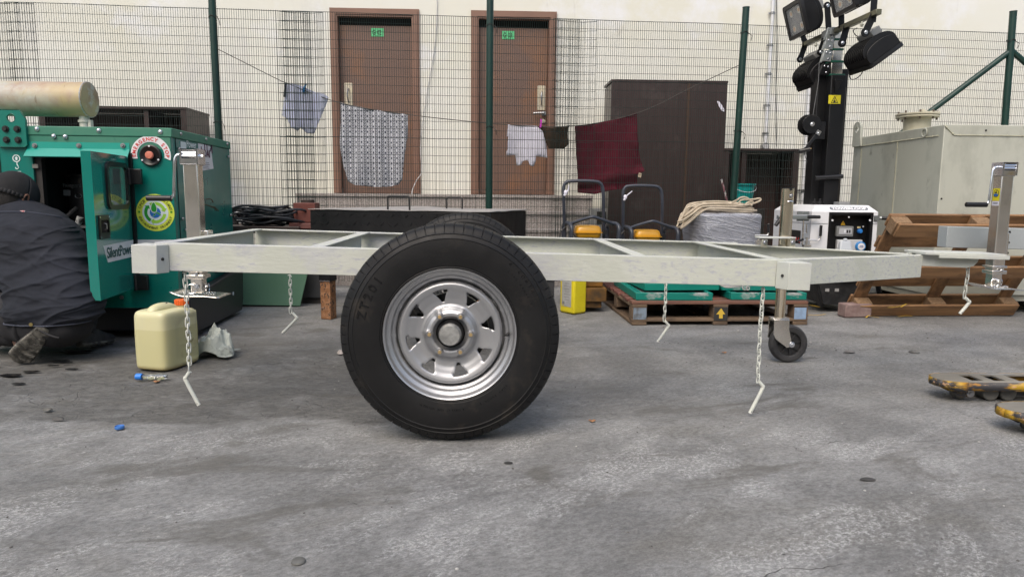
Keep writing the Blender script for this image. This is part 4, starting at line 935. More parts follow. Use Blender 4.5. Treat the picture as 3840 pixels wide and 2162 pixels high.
# rain flap over the opening
a, b = gf(104, 540), gf(487, 552); zt = 1.115; m_ = MB()
m_.add([(a.x, -.003, zt), (b.x, -.003, zt), (b.x, -.006, zt-.035), (a.x, -.006, zt-.035), (a.x-.003, -.045, zt-.080), (b.x+.003, -.045, zt-.080), (a.x, .0, zt), (b.x, .0, zt), (b.x, .0, zt-.040), (a.x, 0, zt-.040), (a.x-.003, -.042, zt-.084), (b.x+.003, -.042, zt-.084)],
       [(3, 2, 1, 0), (4, 5, 2, 3), (6, 7, 8, 9), (9, 8, 11, 10), (4, 10, 11, 5), (0, 6, 9, 3), (3, 9, 10, 4), (1, 2, 8, 7), (2, 5, 11, 8), (0, 1, 7, 6)])
fl = P('rain_flap', m_, mat('flap_green', (.0, .28, .22), .34, coat=.4), gen, local=True, flat=True)
for px in (133, 298, 463):
    a = gf(px, 546); m_ = MB(); m_.bolt((a.x, -.006, a.z), -Y_, .009, .010); P('bolt', m_, MSTEEL, fl, local=True)
for px, py in ((141, 484), (373, 490), (603, 495), (204, 511), (247, 513)):
    a = gf(px, py); m_ = MB(); m_.sphere((a.x, -.010, a.z), .011, 14, 8, (1, .7, 1)); m_.cyl((a.x, -.002, a.z), (a.x, -.009, a.z), .013, n=16); P('bolt', m_, MZINC, gen, local=True)
for px, py in ((673, 502), (768, 522), (848, 540), (668, 557), (853, 588), (681, 820), (862, 806), (693, 862)):
    a = ge(px, py); m_ = MB(); m_.sphere((.008, a.y, a.z), .010, 12, 8, (.8, 1, 1)); P('bolt', m_, MSTEEL, gen, local=True)
a = ge(857, 710)
# lifting lug
a, b = gf(0, 555), gf(100, 412); lx0, lx1 = a.x, b.x; z0, z1 = gf(50, 552).z, gf(50, 413).z; cx_ = (lx0+lx1)/2+.003
ol = [(lx0+.012, z0), (lx1-.012, z0), (lx1, z0+.012), (lx1, z1-.05), (lx1-.028, z1), (lx0+.028, z1), (lx0, z1-.05), (lx0, z0+.012)]
m_ = MB(); m_.plate(ol, [circ(cx_, z1-.043, .023, 24)], (0, -.006, 0), X_, Z_, .014); lg = P('lifting_lug', m_, mat('lug_green', (.0, .165, .125), .38, coat=.3), gen, local=True, bevel=.002)
for dx in (-.030, .030):
    for dz in (0, .058):
        m_ = MB(); m_.cyl((cx_+dx, -.020, z0+.038+dz), (cx_+dx, -.026, z0+.038+dz), .0175, n=20); m_.cyl((cx_+dx, -.026, z0+.038+dz), (cx_+dx, -.036, z0+.038+dz), .014, .012, n=6); P('bolt', m_, mat('bolt_black', (.02, .02, .02), .4), lg, local=True)
# lift-here mark
MWPR = mat('print_white', (.70, .78, .78), .6)
a = gf(62, 594); m_ = MB(); zz = a.z; yy = -.0012
m_.plate(circ(a.x, zz, .0205, 28), [circ(a.x, zz, .0155, 28)], (0, yy, 0), X_, Z_, .001)
m_.prism([(a.x-.005, zz-.010), (a.x+.005, zz-.010), (a.x+.005, zz), (a.x+.010, zz), (a.x, zz+.011), (a.x-.010, zz), (a.x-.005, zz)], (0, yy, 0), X_, Z_, .001)
m_.box((a.x+.001, yy, zz-.028), (.005, .001, .016)); m_.tube([(a.x+.002, yy, zz-.034), (a.x+.006, yy, zz-.042), (a.x+.008, yy, zz-.050), (a.x+.002, yy, zz-.058), (a.x-.006, yy, zz-.056), (a.x-.009, yy, zz-.048)], .0025, 5)
m_.text('LIFT', (a.x+.005, yy, zz-.080), X_, Z_, .015, .001, 'CENTER', bold=.0004); m_.text('HERE', (a.x+.005, yy, zz-.096), X_, Z_, .015, .001, 'CENTER', bold=.0004); P('lift_mark', m_, MWPR, gen, local=True)
a = gf(92, 690); m_ = MB(); m_.prism(rrect(a.x-.03, a.z-.02, a.x+.026, a.z+.022, .008), (0, -.001, 0), X_, Z_, .001); P('paper_label', m_, MWH, gen, local=True)
# emergency stop
a = gf(567, 583); c = Vector((a.x, -.003, a.z)); m_ = MB(); MSW = mat('sticker_white', (.72, .72, .74), .5)
ol = [(c.x+.108*math.cos(R(t)), c.z+.108*math.sin(R(t))) for t in range(-14, 195, 6)] + [(c.x+.074*math.cos(R(t)), c.z+.074*math.sin(R(t))) for t in range(194, -15, -6)]
m_.plate(ol, [], (0, -.0035, 0), X_, Z_, .001); es = P('emergency_sticker', m_, MSW, gen, local=True)
m_ = MB(); m_.arctext('EMERGENCY STOP', c+Vector((0, -.0022, 0)), X_, Z_, .090, .0275, 189, -9, .001, bold=.0006); P('lettering', m_, mat('print_red', (.62, .03, .03), .5), es, local=True)
m_ = MB(); m_.lathe([(0, .002), (.032, .002), (.038, .006), (.052, .014), (.058, .012), (.059, .0)], c, -Y_, 40); ep = P('stop_housing', m_, MGRIP, gen, local=True)
m_ = MB(); m_.lathe([(.0, .030), (.018, .029), (.022, .025), (.022, .016), (.013, .014), (.013, .002)], c, -Y_, 32); P('stop_button', m_, mat('faded_red', (.62, .22, .15), .5, col2=(.55, .15, .10), ns=40), ep, local=True)
for t in (92, 212, -28):
    p = c+Vector((.050*math.cos(R(t)), -.0135, .050*math.sin(R(t)))); m_ = MB(); m_.cyl(p, p-Y_*.002, .005, n=12); P('screw', m_, MPIPE, ep, local=True)
# round environment sticker
a = gf(583, 797); c = Vector((a.x, 0, a.z)); m_ = MB(); m_.cyl(c, c-Y_*.001, .104, n=64); st = P('round_sticker', m_, mat('lime_yellow', (.66, .76, .08), .45), gen, local=True)
m_ = MB(); m_.cyl(c-Y_*.0012, c-Y_*.0018, .071, n=48); P('disc', m_, mat('sticker_pale', (.66, .74, .80), .45), st, local=True)
m_ = MB(); c2 = c-Y_*.0026; m_.arctext('CPCB II COMPLIANT', c2, X_, Z_, .087, .0215, 165, 8, .0008); m_.arctext('ENVIRONMENT FRIENDLY', c2, X_, Z_, .087, .0190, 193, 346, .0008, top_out=False); P('lettering', m_, mat('ink_black', (.015, .015, .015), .6), st, local=True)
def arc_arrow(r0, r1, a0, a1, head, m, nm='arrow'):
    pts = []; k = 14
    for i in range(k+1): t = R(a0+(a1-a0)*i/k); pts.append((c.x+r1*math.cos(t), c.z+r1*math.sin(t)))
    sg = 1 if a1 > a0 else -1; te = R(a1); tt = R(a1+sg*head); rm = (r0+r1)/2
    pts.append((c.x+(r1+.009)*math.cos(te), c.z+(r1+.009)*math.sin(te))); pts.append((c.x+rm*math.cos(tt), c.z+rm*math.sin(tt))); pts.append((c.x+(r0-.009)*math.cos(te), c.z+(r0-.009)*math.sin(te)))
    for i in range(k, -1, -1): t = R(a0+(a1-a0)*i/k); pts.append((c.x+r0*math.cos(t), c.z+r0*math.sin(t)))
    m_ = MB(); m_.plate(pts, [], (0, c.y-.0022, 0), X_, Z_, .0006); P(nm, m_, m, st, local=True)
MG1 = mat('leaf_green', (.02, .30, .03), .5); MG2 = mat('lime_green', (.33, .62, .06), .5)
arc_arrow(.043, .060, 238, 146, 18, MG1); arc_arrow(.043, .060, 120, 22, 18, MG2); arc_arrow(.043, .060, -8, -102, 18, MG2)
m_ = MB(); m_.cyl(c-Y_*.002, c-Y_*.0026, .030, n=36); P('globe', m_, mat('globe_blue', (.02, .16, .50), .5), st, local=True)
for (lx, lz, s_, rt) in ((-.006, .030, 1.0, 0), (.017, -.005, .55, -1.1), (-.004, -.010, .45, .5)):
    for sc_, mm, dy in ((1.18, MSW, .0030), (1., MG1, .0036)):
        pl = []
        for i in range(20):
            t = 2*math.pi*i/20; x_ = .014*math.sin(t)*(1-.35*math.cos(t))*sc_; z_ = .027*math.cos(t)*sc_
            x_, z_ = x_*s_, z_*s_; pl.append((c.x+lx+x_*math.cos(rt)-z_*math.sin(-rt)*-1*-1, c.z+lz+x_*math.sin(rt)*-1*-1+z_*math.cos(rt)))
        m_ = MB(); m_.prism(pl, (0, c.y-dy, 0), X_, Z_, .0004); P('leaf', m_, mm, st, local=True)
for sx_ in (-1, 1):
    m_ = MB()
    for i in range(4):
        t = i*math.pi/4; p = c+Vector((sx_*.087, -.0022, .004)); m_.bar(p-Vector((math.cos(t), 0, math.sin(t)))*.007, p+Vector((math.cos(t), 0, math.sin(t)))*.007, .0022, .0006, up=Y_)
    P('star', m_, MG1, st, local=True)
# white stripe round the canopy
m_ = MB(); a = gf(515, 905); b = gf(520, 945); m_.box(((gf(500, 920).x-.004)/2, -.0012, (a.z+b.z)/2), (-(gf(500, 920).x-.004)-.01, .001, a.z-b.z+.02)); P('stripe', m_, MSW, gen, local=True)
# end-face labels
def eface(mb, pts, th=.001, x=.0005): return mb.add([(x, p[0], p[1]) for p in pts] + [(x+th, p[0], p[1]) for p in pts], [tuple(range(len(pts)-1, -1, -1)), tuple(range(len(pts), 2*len(pts)))] + [(i, (i+1) % len(pts), len(pts)+(i+1) % len(pts), len(pts)+i) for i in range(len(pts))])
a = ge(677, 555); b = ge(692, 533); m_ = MB(); eface(m_, rrect(a.y, a.z-.06, b.y+.02, b.z, .01)); lb = P('maker_label', m_, MWPR, gen, local=True)
a = ge(699, 551); m_ = MB(); m_.text('Power', (.001, a.y, a.z), Y_, Z_, .060, .001, sx=.95, bold=.0008); P('lettering', m_, MWPR, gen, local=True)
a = ge(742, 537); b = ge(790, 548); cz = ge(795, 632).z; m_ = MB(); eface(m_, [(a.y, a.z-.17), (b.y+.03, cz), (b.y, b.z-.02), (b.y-.02, b.z), (a.y, a.z)]); lb = P('notice_label', m_, MSW, gen, local=True)
MPU = mat('print_purple', (.10, .03, .07), .6); m_ = MB(); a2 = ge(757, 589)
m_.text('ODAI', (.0022, a2.y-.03, a2.z+.005), Y_, Z_, .062, .001, sx=1.1, bold=.002)
p0 = ge(757, 563); 
for (y0, z0, y1, z1) in ((0, 0, .06, 0), (.06, 0, .06, .04), (.0, 0, 0, .02), (.10, 0, .10, .045), (.10, 0, .16, 0), (.16, 0, .16, .02), (.19, -.01, .19, .05), (.13, .035, .145, .035), (.03, -.02, .04, -.02), (.12, -.018, .15, -.018)):
    m_.bar((.0022, p0.y-.02+y0, p0.z+z0), (.0022, p0.y-.02+y1+.001, p0.z+z1+.001), .001, .009, up=X_)
P('lettering', m_, MPU, lb, local=True)
m_ = MB()
for i, wd_ in enumerate((.13, .15, .10, .14)): p = ge(765, 609+i*7); m_.box((.0022, p.y+.02, p.z), (.0008, wd_, .004))
P('fine_print', m_, mat('print_grey2', (.3, .28, .3), .6), lb, local=True)
a = ge(771, 747); m_ = MB(); m_.tube(smooth_path([(0, a.y, a.z), (.03, a.y+.01, a.z), (.035, a.y+.03, a.z-.02)]), .004, 6); 
for k in range(3): m_.tube(smooth_path([(0, a.y-.03, a.z-.03), (.03, a.y+.02+.01*k, a.z-.045-.004*k), (.04, a.y+.05+.03*k, a.z-.05-.012*k), (.03, a.y+.07+.03*k, a.z-.075)]), .003, 5)
P('loose_wires', m_, mat('brown_wire', (.10, .085, .05), .6), gen, local=True)
# silencer
sx1 = -2.365; sz = 1.388; sy = 4.32; rr = .101
m_ = MB(); MSIL = mat('rusty_silencer', (.44, .47, .44), .55, .05, col2=(.47, .40, .27), ns=2.2, lo=.42, hi=.6, stretch=(.7, 1, 1), rvar=.08,
    stain=[((.33, .20, .145), 3.2, .40, .60, (.8, 1, 1)), ((.45, .36, .20), 3.4, .48, .62, (1, 1, .6)), ((.52, .55, .52), 5, .52, .62), ((.14, .075, .03), 9, .60, .68, (3, 1, .35))])
m_.lathe([(0, 0), (rr*.6, .003), (rr*.97, 0), (rr*.985, -.006), (rr, -.002), (rr, -1.3)], (sx1, sy, sz), X_, 72)
sil = P('silencer', m_, MSIL, gen, ang=50); sil['label'] = 'rust-streaked cylindrical silencer'
m_ = MB(); m_.lathe([(rr*1.0+.0035*abs(math.cos(k)), 0) for k in (0, 1)], (0, 0, 0), X_, 4) if False else None
m_.tube([(sx1-.006, sy+rr*math.cos(t), sz+rr*math.sin(t)) for t in [i*math.pi/40 for i in range(80)]], [.0035+.0012*math.sin(i*2.1) for i in range(80)], 6, closed=True); P('weld_bead', m_, mat('weld', (.52, .52, .50), .4, .6), sil)
m_ = MB(); px = at(317, 455, sy).x; m_.cyl((px, sy, LZ+.016), (px, sy, sz-rr+.008), .027, n=24); m_.cyl((px, sy, LZ+.055), (px, sy, LZ+.068), .034, n=24); m_.box((px+.035, sy-.0, LZ+.045), (.016, .03, .05)); P('exhaust_neck', m_, mat('pale_metal', (.60, .60, .54), .5, .3), sil)
m_ = MB(); m_.cyl((px, sy, LZ+.002), (px, sy, LZ+.014), .082, n=32); 
for sx_ in (-1, 1): m_.cyl((px+sx_*.06, sy-.03, LZ+.014), (px+sx_*.06, sy-.03, LZ+.024), .010, n=6)
P('exhaust_flange', m_, mat('pale_metal', (.60, .60, .54), .5, .3), sil)
# open door
DA = Vector((-1.992, 3.965, 0)); DB = Vector((-1.922, 3.475, 0)); du = (DA-DB).normalized(); dn = Vector((du.y, -du.x, 0)); 
if dn.x < 0: dn = -dn
dw = (DA-DB).length; dz0, dz1 = .308, 1.040
dr = None
DMt = Matrix((dn.cross(Z_)*-1, Z_.cross(dn)*0+Z_, dn)).transposed() if False else None
def dh(px, py): q = hit(px, py, DB, dn); return ((q-DB).dot(du), q.z)
w0 = [dh(*p) for p in ((392, 608), (470, 617), (474, 780), (398, 781))]
wx0, wx1 = (w0[0][0]+w0[3][0])/2, (w0[1][0]+w0[2][0])/2; wz0, wz1 = (w0[2][1]+w0[3][1])/2, (w0[0][1]+w0[1][1])/2
m_ = MB(); ud = du
m_.plate([(0, dz0), (dw, dz0), (dw, dz1), (0, dz1)], [rrect(wx0+.012, wz0+.012, wx1-.012, wz1-.012, .03)], DB, ud, Z_, .0025 if ud.cross(Z_).dot(dn) > 0 else .0025)
sgn_ = 1 if ud.cross(Z_).dot(dn) > 0 else -1
# returns on the door edges
for a, b in ((DB, DB+du*.003), (DA-du*.003, DA)): m_.hexa([p + Z_*z + dn*o for z in (dz0, dz1) for p, o in ((a, 0), (b, 0), (b, -.042), (a, -.042))])
m_.hexa([p + Z_*z + dn*o for z in (dz0, dz0+.003) for p, o in ((DB, 0), (DA, 0), (DA, -.042), (DB, -.042))]); m_.hexa([p + Z_*z + dn*o for z in (dz1-.003, dz1) for p, o in ((DB, 0), (DA, 0), (DA, -.042), (DB, -.042))])
door = P('door', m_, mat('door_green', (.0, .195, .158), .16, coat=.9, col2=(.0, .18, .145), ns=2), gen, bevel=.002); door['label'] = 'open green canopy door with rubber framed window'
m_ = MB(); c = DB+du*((wx0+wx1)/2); m_.plate(rrect(wx0-.006, wz0-.006, wx1+.006, wz1+.006, .042, 6), [rrect(wx0+.018, wz0+.018, wx1-.018, wz1-.018, .026, 6)], DB+dn*(.002*sgn_ if sgn_ > 0 else .014), du, Z_, .012)
P('window_rubber', m_, MGRIP, door, bevel=.004, seg=3)
m_ = MB(); m_.plate(rrect(wx0+.010, wz0+.010, wx1-.010, wz1-.010, .03), [], DB+dn*.001, du, Z_, .003)
P('window_glass', m_, mat('tinted_glass', (.55, .72, .66), .04, trans=.85), door)
c = DB+du*(wx0+.045)+Z_*(wz1-.07)-dn*.01; m_ = MB(); m_.cyl(c, c+dn*.004, .015, n=20); P('lock_knob', m_, MZINC, door)
lx0, lz1 = dh(363, 807); lx1, lz0 = dh(407, 892); m_ = MB(); m_.plate(rrect(lx0, lz0, lx1, lz1, .006), [rrect(lx0+.018, lz0+.03, lx1-.014, lz1-.025, .005)], DB+dn*(.003 if sgn_ > 0 else .011), du, Z_, .008)
la = P('latch', m_, MGRIP, door, bevel=.0015)
m_ = MB(); m_.hexa([DB+du*u+Z_*z+dn*o for z in (lz0+.02, lz1-.02) for u, o in ((lx0+.01, .002), (lx1-.01, .002), (lx1-.01, .0035), (lx0+.01, .0035))]); P('latch_recess', m_, MDARK, door)
c = DB+du*((lx0+lx1)/2+.008)+Z_*((lz0+lz1)/2)+dn*.004; m_ = MB(); m_.tube([c+Z_*.018, c+dn*.012+Z_*.014, c+dn*.012-Z_*.010, c-Z_*.014], .0035, 6); P('latch_ring', m_, MSTEEL, door)
for u, z in ((lx0+.008, lz0+.01), (lx1-.008, lz0+.01), (lx1-.008, lz1-.01), (lx0+.008, lz1-.01)):
    c = DB+du*u+Z_*z+dn*.011; m_ = MB(); m_.cyl(c, c+dn*.002, .005, n=10); P('screw', m_, MZINC, door)
pp = [hit(*p, DB+dn*.0032, dn) for p in ((387, 922), (499, 899), (501, 961), (405, 984))]; m_ = MB(); m_.hexa([pp[3], pp[2], pp[1], pp[0], pp[3]+dn*.0008, pp[2]+dn*.0008, pp[1]+dn*.0008, pp[0]+dn*.0008]); P('name_sticker', m_, MSW, door)
o_ = hit(402, 968, DB+dn*.0052, dn); e_ = hit(500, 948, DB+dn*.0052, dn); 
v_, f_ = glyphs('SilentPower', .082, .0008, 'LEFT', .95, .001); mxw = max(p.x for p in v_); k = (e_-o_).length*1.04/mxw; uu = (e_-o_).normalized()
m_ = MB(); m_.add([o_ + uu*(p.x*k) + Z_*p.y*.95 + dn*p.z for p in v_], f_); P('lettering', m_, mat('print_dark_green', (.0, .07, .06), .5), door)
for zz in (.93, .34):
    c = DA+Z_*zz; m_ = MB(); m_.box(c+Vector((.045, -.012, 0)), (.07, .022, .085)); m_.cyl(c+Vector((.012, -.016, -.045)), c+Vector((.012, -.016, .045)), .012, n=14); P('hinge', m_, MGRIP, gen, bevel=.004)
m_ = MB(); m_.box((DA.x+.005, 3.985, .68), (.024, .02, .76)); P('gap_seal', m_, MGRIP, gen)
a = gf(457, 1114); m_ = MB(); m_.bolt((a.x, -.001, a.z), -Y_, .008, .01); P('bolt', m_, MSTEEL, gen, local=True)

# ------------------------------------------------------------ black tread-plate box on rusty legs
BX = T('plate_box', 'black tread-plate steel box with rebar handles on rusty square legs', 'box', (-1.184, 4.70, 0), rot=(0, 0, R(-18.3)))
MBX = mat('black_tread_plate', (.009, .009, .010), .36, col2=(.015, .015, .016), ns=6, rvar=.06, spec=.35, stain=[((.07, .065, .06), 3, .62, .85, (2, 2, .4))])
bw, bd, bz0, bz1 = 1.27, .84, .40, .738
m_ = MB(); m_.box((bw/2, bd/2, (bz0+bz1)/2), (bw, bd, bz1-bz0)); P('body', m_, MBX, BX, local=True, bevel=.004)
def lid(u, v): return Vector((-.012+(bw+.024)*u, -.006+(bd+.03)*v, bz1+.006+.012*math.sin(math.pi*u)*0+.014*math.exp(-((u-.33)/.18)**2)*v+.004*noise.noise(Vector((u*5, v*5, 0)))))
m_ = MB(); m_.grid(lid, 24, 12); P('lid', m_, mat('worn_lid', (.36, .35, .34), .5, .1, col2=(.25, .245, .24), ns=7, stain=[((.05, .05, .05), 16, .66, .75)]), BX, local=True, solid=.005)
def BL(px, py, y):
    return WM[BX.name].inverted() @ at(px, py, y)
MREB = mat('rebar', (.018, .017, .017), .5, bump=.8, bs=200)
for (xa, xb, yy, hh_) in ((BL(1456, 780, 4.56).x, BL(1550, 780, 4.56).x, .03, .088), (BL(1683, 770, 5.1).x, BL(1748, 770, 5.1).x, .62, .082)):
    m_ = MB(); z = bz1+.008; m_.tube(smooth_path([(xa, yy, z), (xa, yy, z+hh_*.5), (xa, yy, z+hh_-.012), (xa+.012, yy, z+hh_), ((xa+xb)/2, yy, z+hh_), (xb-.012, yy, z+hh_), (xb, yy, z+hh_-.012), (xb, yy, z+hh_*.5), (xb, yy, z)], 3), .0065, 8); P('handle', m_, MREB, BX, local=True)
tp = MB()
for r_ in range(6):
    for c_ in range(27):
        x_ = .03+c_*.05+(r_ % 2)*.025; z_ = bz0+.03+r_*.056; s_ = 1 if (c_+r_) % 2 else -1
        if x_ < bw-.02: tp.bar((x_-.012, -.0012, z_+.010*s_), (x_+.012, -.0012, z_-.010*s_), .0035, .005, up=Y_)
P('tread_pattern', tp, MBX, BX, local=True, kind='stuff')
for (lx, lyy) in ((.085, .06), (bw-.1, .06), (.085, bd-.06), (bw-.1, bd-.06)):
    m_ = MB(); m_.box((lx, lyy, .33), (.088, .088, .138)); lg = P('leg_socket', m_, MBX, BX, local=True, bevel=.003)
    m_ = MB(); m_.box((lx, lyy, .13), (.076, .076, .262)); P('leg', m_, mat('rusty_leg', (.23, .105, .045), .8, col2=(.33, .17, .085), ns=30, lo=.45, hi=.55, bump=.5, bs=60, stain=[((.06, .035, .025), 60, .52, .58), ((.24, .235, .24), 3.2, .62, .72, (1, 1, 2.))]), lg, local=True, bevel=.003)
    m_ = MB()
    for s_ in range(9): m_.sphere((lx-.036+.009*s_, lyy-.04, .262+.002*math.sin(s_*2)), .0055, 8, 5)
    P('weld_bead', m_, mat('weld_dark', (.25, .24, .25), .35, .8), lg, local=True)

# ------------------------------------------------------------ red casting, cables, green sheet, crates
q = at(1150, 760, 5.45); rc = T('red_casting', 'weathered red iron casting between the cable heap and the black box', 'casting', (q.x, 5.45, 0))
MRED = mat('weathered_red', (.105, .026, .018), .6, col2=(.15, .045, .034), ns=8, bump=.3, bs=30, stain=[((.42, .30, .28), 30, .70, .76)])
z1 = q.z; m_ = MB(); m_.box((q.x, 5.45, z1-.075), (.165, .16, .15)); P('body', m_, MRED, rc, bevel=.006)
m_ = MB(); m_.cyl((q.x+.01, 5.45, z1), (q.x+.01, 5.45, z1+.022), .05, n=32); m_.cyl((q.x+.01, 5.45, z1+.022), (q.x+.01, 5.45, z1+.0225), .036, n=32); P('collar', m_, mat('dark_iron', (.06, .045, .04), .5, .4), rc, bevel=.002)
m_ = MB(); m_.box((q.x-.0, 5.45, z1-.175), (.225, .22, .045)); P('flange', m_, mat('faded_red_flange', (.17, .068, .058), .65, col2=(.12, .042, .036), ns=9), rc, bevel=.006)
m_ = MB(); m_.box((q.x+.02, 5.47, (z1-.2)/2), (.16, .16, z1-.2)); P('pedestal', m_, mat('dark_block', (.07, .065, .06), .8), None, label='dark block carrying the red iron casting', cat='block', origin=(q.x, 5.47, 0))
fr = T('steel_frame', 'low dark steel frame carrying the heap of black cable', 'frame', (-1.75, 5.5, 0))
for (x_, yy) in ((-2.05, 5.25), (-1.45, 5.25), (-2.05, 5.75), (-1.45, 5.75)):
    m_ = MB(); m_.box((x_, yy, .28), (.05, .05, .56)); P('leg', m_, mat('dark_iron', (.06, .045, .04), .5, .4), fr)
m_ = MB(); m_.box((-1.75, 5.25, .578), (.7, .05, .05)); m_.box((-1.75, 5.75, .578), (.7, .05, .05)); m_.box((-1.75, 5.5, .578), (.62, .44, .03)); P('top', m_, mat('dark_iron', (.06, .045, .04), .5, .4), fr, bevel=.004)
m_ = MB(); r_ = random.Random(11)
c0 = Vector((at(1000, 830, 5.42).x, 5.42, .615))
for k in range(26):
    a_, b_ = r_.uniform(.12, .27), r_.uniform(.08, .16); ph = r_.uniform(0, 6.3); cc = c0+Vector((r_.uniform(-.05, .07), r_.uniform(-.05, .05), .010+.0042*k)); ti = r_.uniform(-.10, .10)
    m_.tube([cc+Vector((a_*math.cos(t), b_*math.sin(t), ti*math.cos(t+ph)*.3+.012*math.sin(3*t+ph))) for t in [i*2*math.pi/26 for i in range(26)]], .0085, 7, closed=True)
m_.tube(smooth_path([c0+Vector((.1, .05, .08)), c0+Vector((.22, .02, .07)), c0+Vector((.28, 0, .02)), c0+Vector((.2, -.08, .03)), c0+Vector((.05, -.12, .09))]), .0085, 7)
P('cable_heap', m_, mat('cable_black', (.020, .022, .026), .42), None, label='tangled heap of black cable on the dark steel frame', cat='cable', origin=tuple(c0))
m_ = MB()
for k in range(18): m_.tube([c0+Vector((-.27+.004*(k % 4), -.08+.01*(k//4), .10)), c0+Vector((-.26+.006*(k % 5), -.10+.012*(k//4), .05)), c0+Vector((-.235+.012*(k % 5), -.12+.012*(k//4), .0))], .006, 5)
m_.cyl(c0+Vector((-.255, -.06, .09)), c0+Vector((-.25, -.06, .115)), .035, n=14)
P('cable_end', m_, mat('frayed_grey', (.05, .045, .042), .8), None, label='frayed dark brush-like cable end at the left of the heap', cat='cable end', origin=tuple(c0+Vector((-.25, 0, 0))))
# pale green sheet
a, b = on(888, 1141), on(1128, 1147); gs = MB(); yy = 5.22
p_ = [at(884, 1141, yy), at(1126, 1146, yy), at(1153, 1020, yy-.02), at(1163, 960, yy-.02), at(880, 950, yy-.02), at(890, 1060, yy)]
gs.prism([(p.x, p.z) for p in p_], (0, yy+.0, 0), X_, Z_, .006); P('green_sheet', gs, mat('pale_green_paint', (.115, .235, .155), .42, col2=(.13, .255, .18), ns=2, stain=[((.05, .12, .07), 45, .72, .76), ((.35, .42, .36), 30, .76, .80)]), None, bevel=.001, label='pale green metal sheet standing behind the second chain', cat='metal sheet', origin=(a.x, yy, 0))
gb = MB(); gb.box(((p_[0].x+p_[1].x)/2-.02, yy+.02, .018), (p_[1].x-p_[0].x+.02, .03, .03)); P('batten', gb, MDARK, None, label='black batten under the pale green sheet', cat='batten', origin=(a.x, yy, 0))
def crate(px0, px1, py0, py1, y, m, label):
    a, b = at(px0, py1, y), at(px1, py0, y); o = T('storage_box', label, 'box', ((a.x+b.x)/2, y+.15, 0)); m_ = MB(); w_ = b.x-a.x
    m_.box(((a.x+b.x)/2, y+.17, max(a.z, 0)/2+.17/2+.06), (w_, .32, .26)); P('upper_box', m_, m, o, bevel=.008); m_ = MB(); m_.box(((a.x+b.x)/2-.01, y+.18, .055), (w_*.8, .28, .11)); P('lower_box', m_, m, o, bevel=.01)
MDG = mat('dark_grey_plastic', (.055, .058, .062), .5)
crate(1130, 1203, 1035, 1110, 5.35, MDG, 'dark grey plastic boxes stacked behind the rusty square leg')
q = on(1285, 1068); m_ = MB(); m_.box((q.x, q.y+.1, .08), (.13, .2, .16)); P('concrete_block', m_, mat('dark_block', (.07, .065, .06), .8), None, bevel=.005, label='small dark block lying right of the rusty square leg', cat='block', origin=(q.x, q.y, 0))
# ------------------------------------------------------------ yellow jug
jg = T('yellow_jug', 'dirty yellow plastic jug with a torn paper label right of the big tyre', 'jug', (.63, 4.92, 0), rot=(0, 0, R(36)))
MYEL = mat('jug_yellow', (.72, .62, .02), .42, col2=(.62, .50, .02), ns=5, stain=[((.14, .12, .03), 7, .60, .78, (1, 1, 1.5))])
m_ = MB(); m_.box((.045, .06, .16), (.13, .155, .32)); P('body', m_, MYEL, jg, local=True, bevel=.018, seg=4)
m_ = MB(); m_.cyl((.045, .10, .32), (.045, .10, .345), .022, n=20); P('cap', m_, MYEL, jg, local=True, bevel=.002)
m_ = MB(); m_.box((-.0208, .06, .17), (.001, .10, .24)); P('label', m_, mat('dirty_paper2', (.42, .43, .44), .7, col2=(.30, .31, .30), ns=12, stain=[((.55, .50, .12), 9, .60, .66)]), jg, local=True)
m_ = MB()
for k in range(9): m_.box((-.0218, .055+.004*math.sin(k*2), .26-.02*k), (.0006, .07-.012*(k % 3), .0035))
m_.box((-.0218, .09, .075), (.0006, .022, .022)); P('print', m_, mat('print_grey', (.20, .20, .20), .6), jg, local=True)
for k in range(5): 
    m_ = MB(); m_.box((.112, .06, .04+.022*k), (.0012, .13, .0015)); P('score', m_, MDARK, jg, local=True)
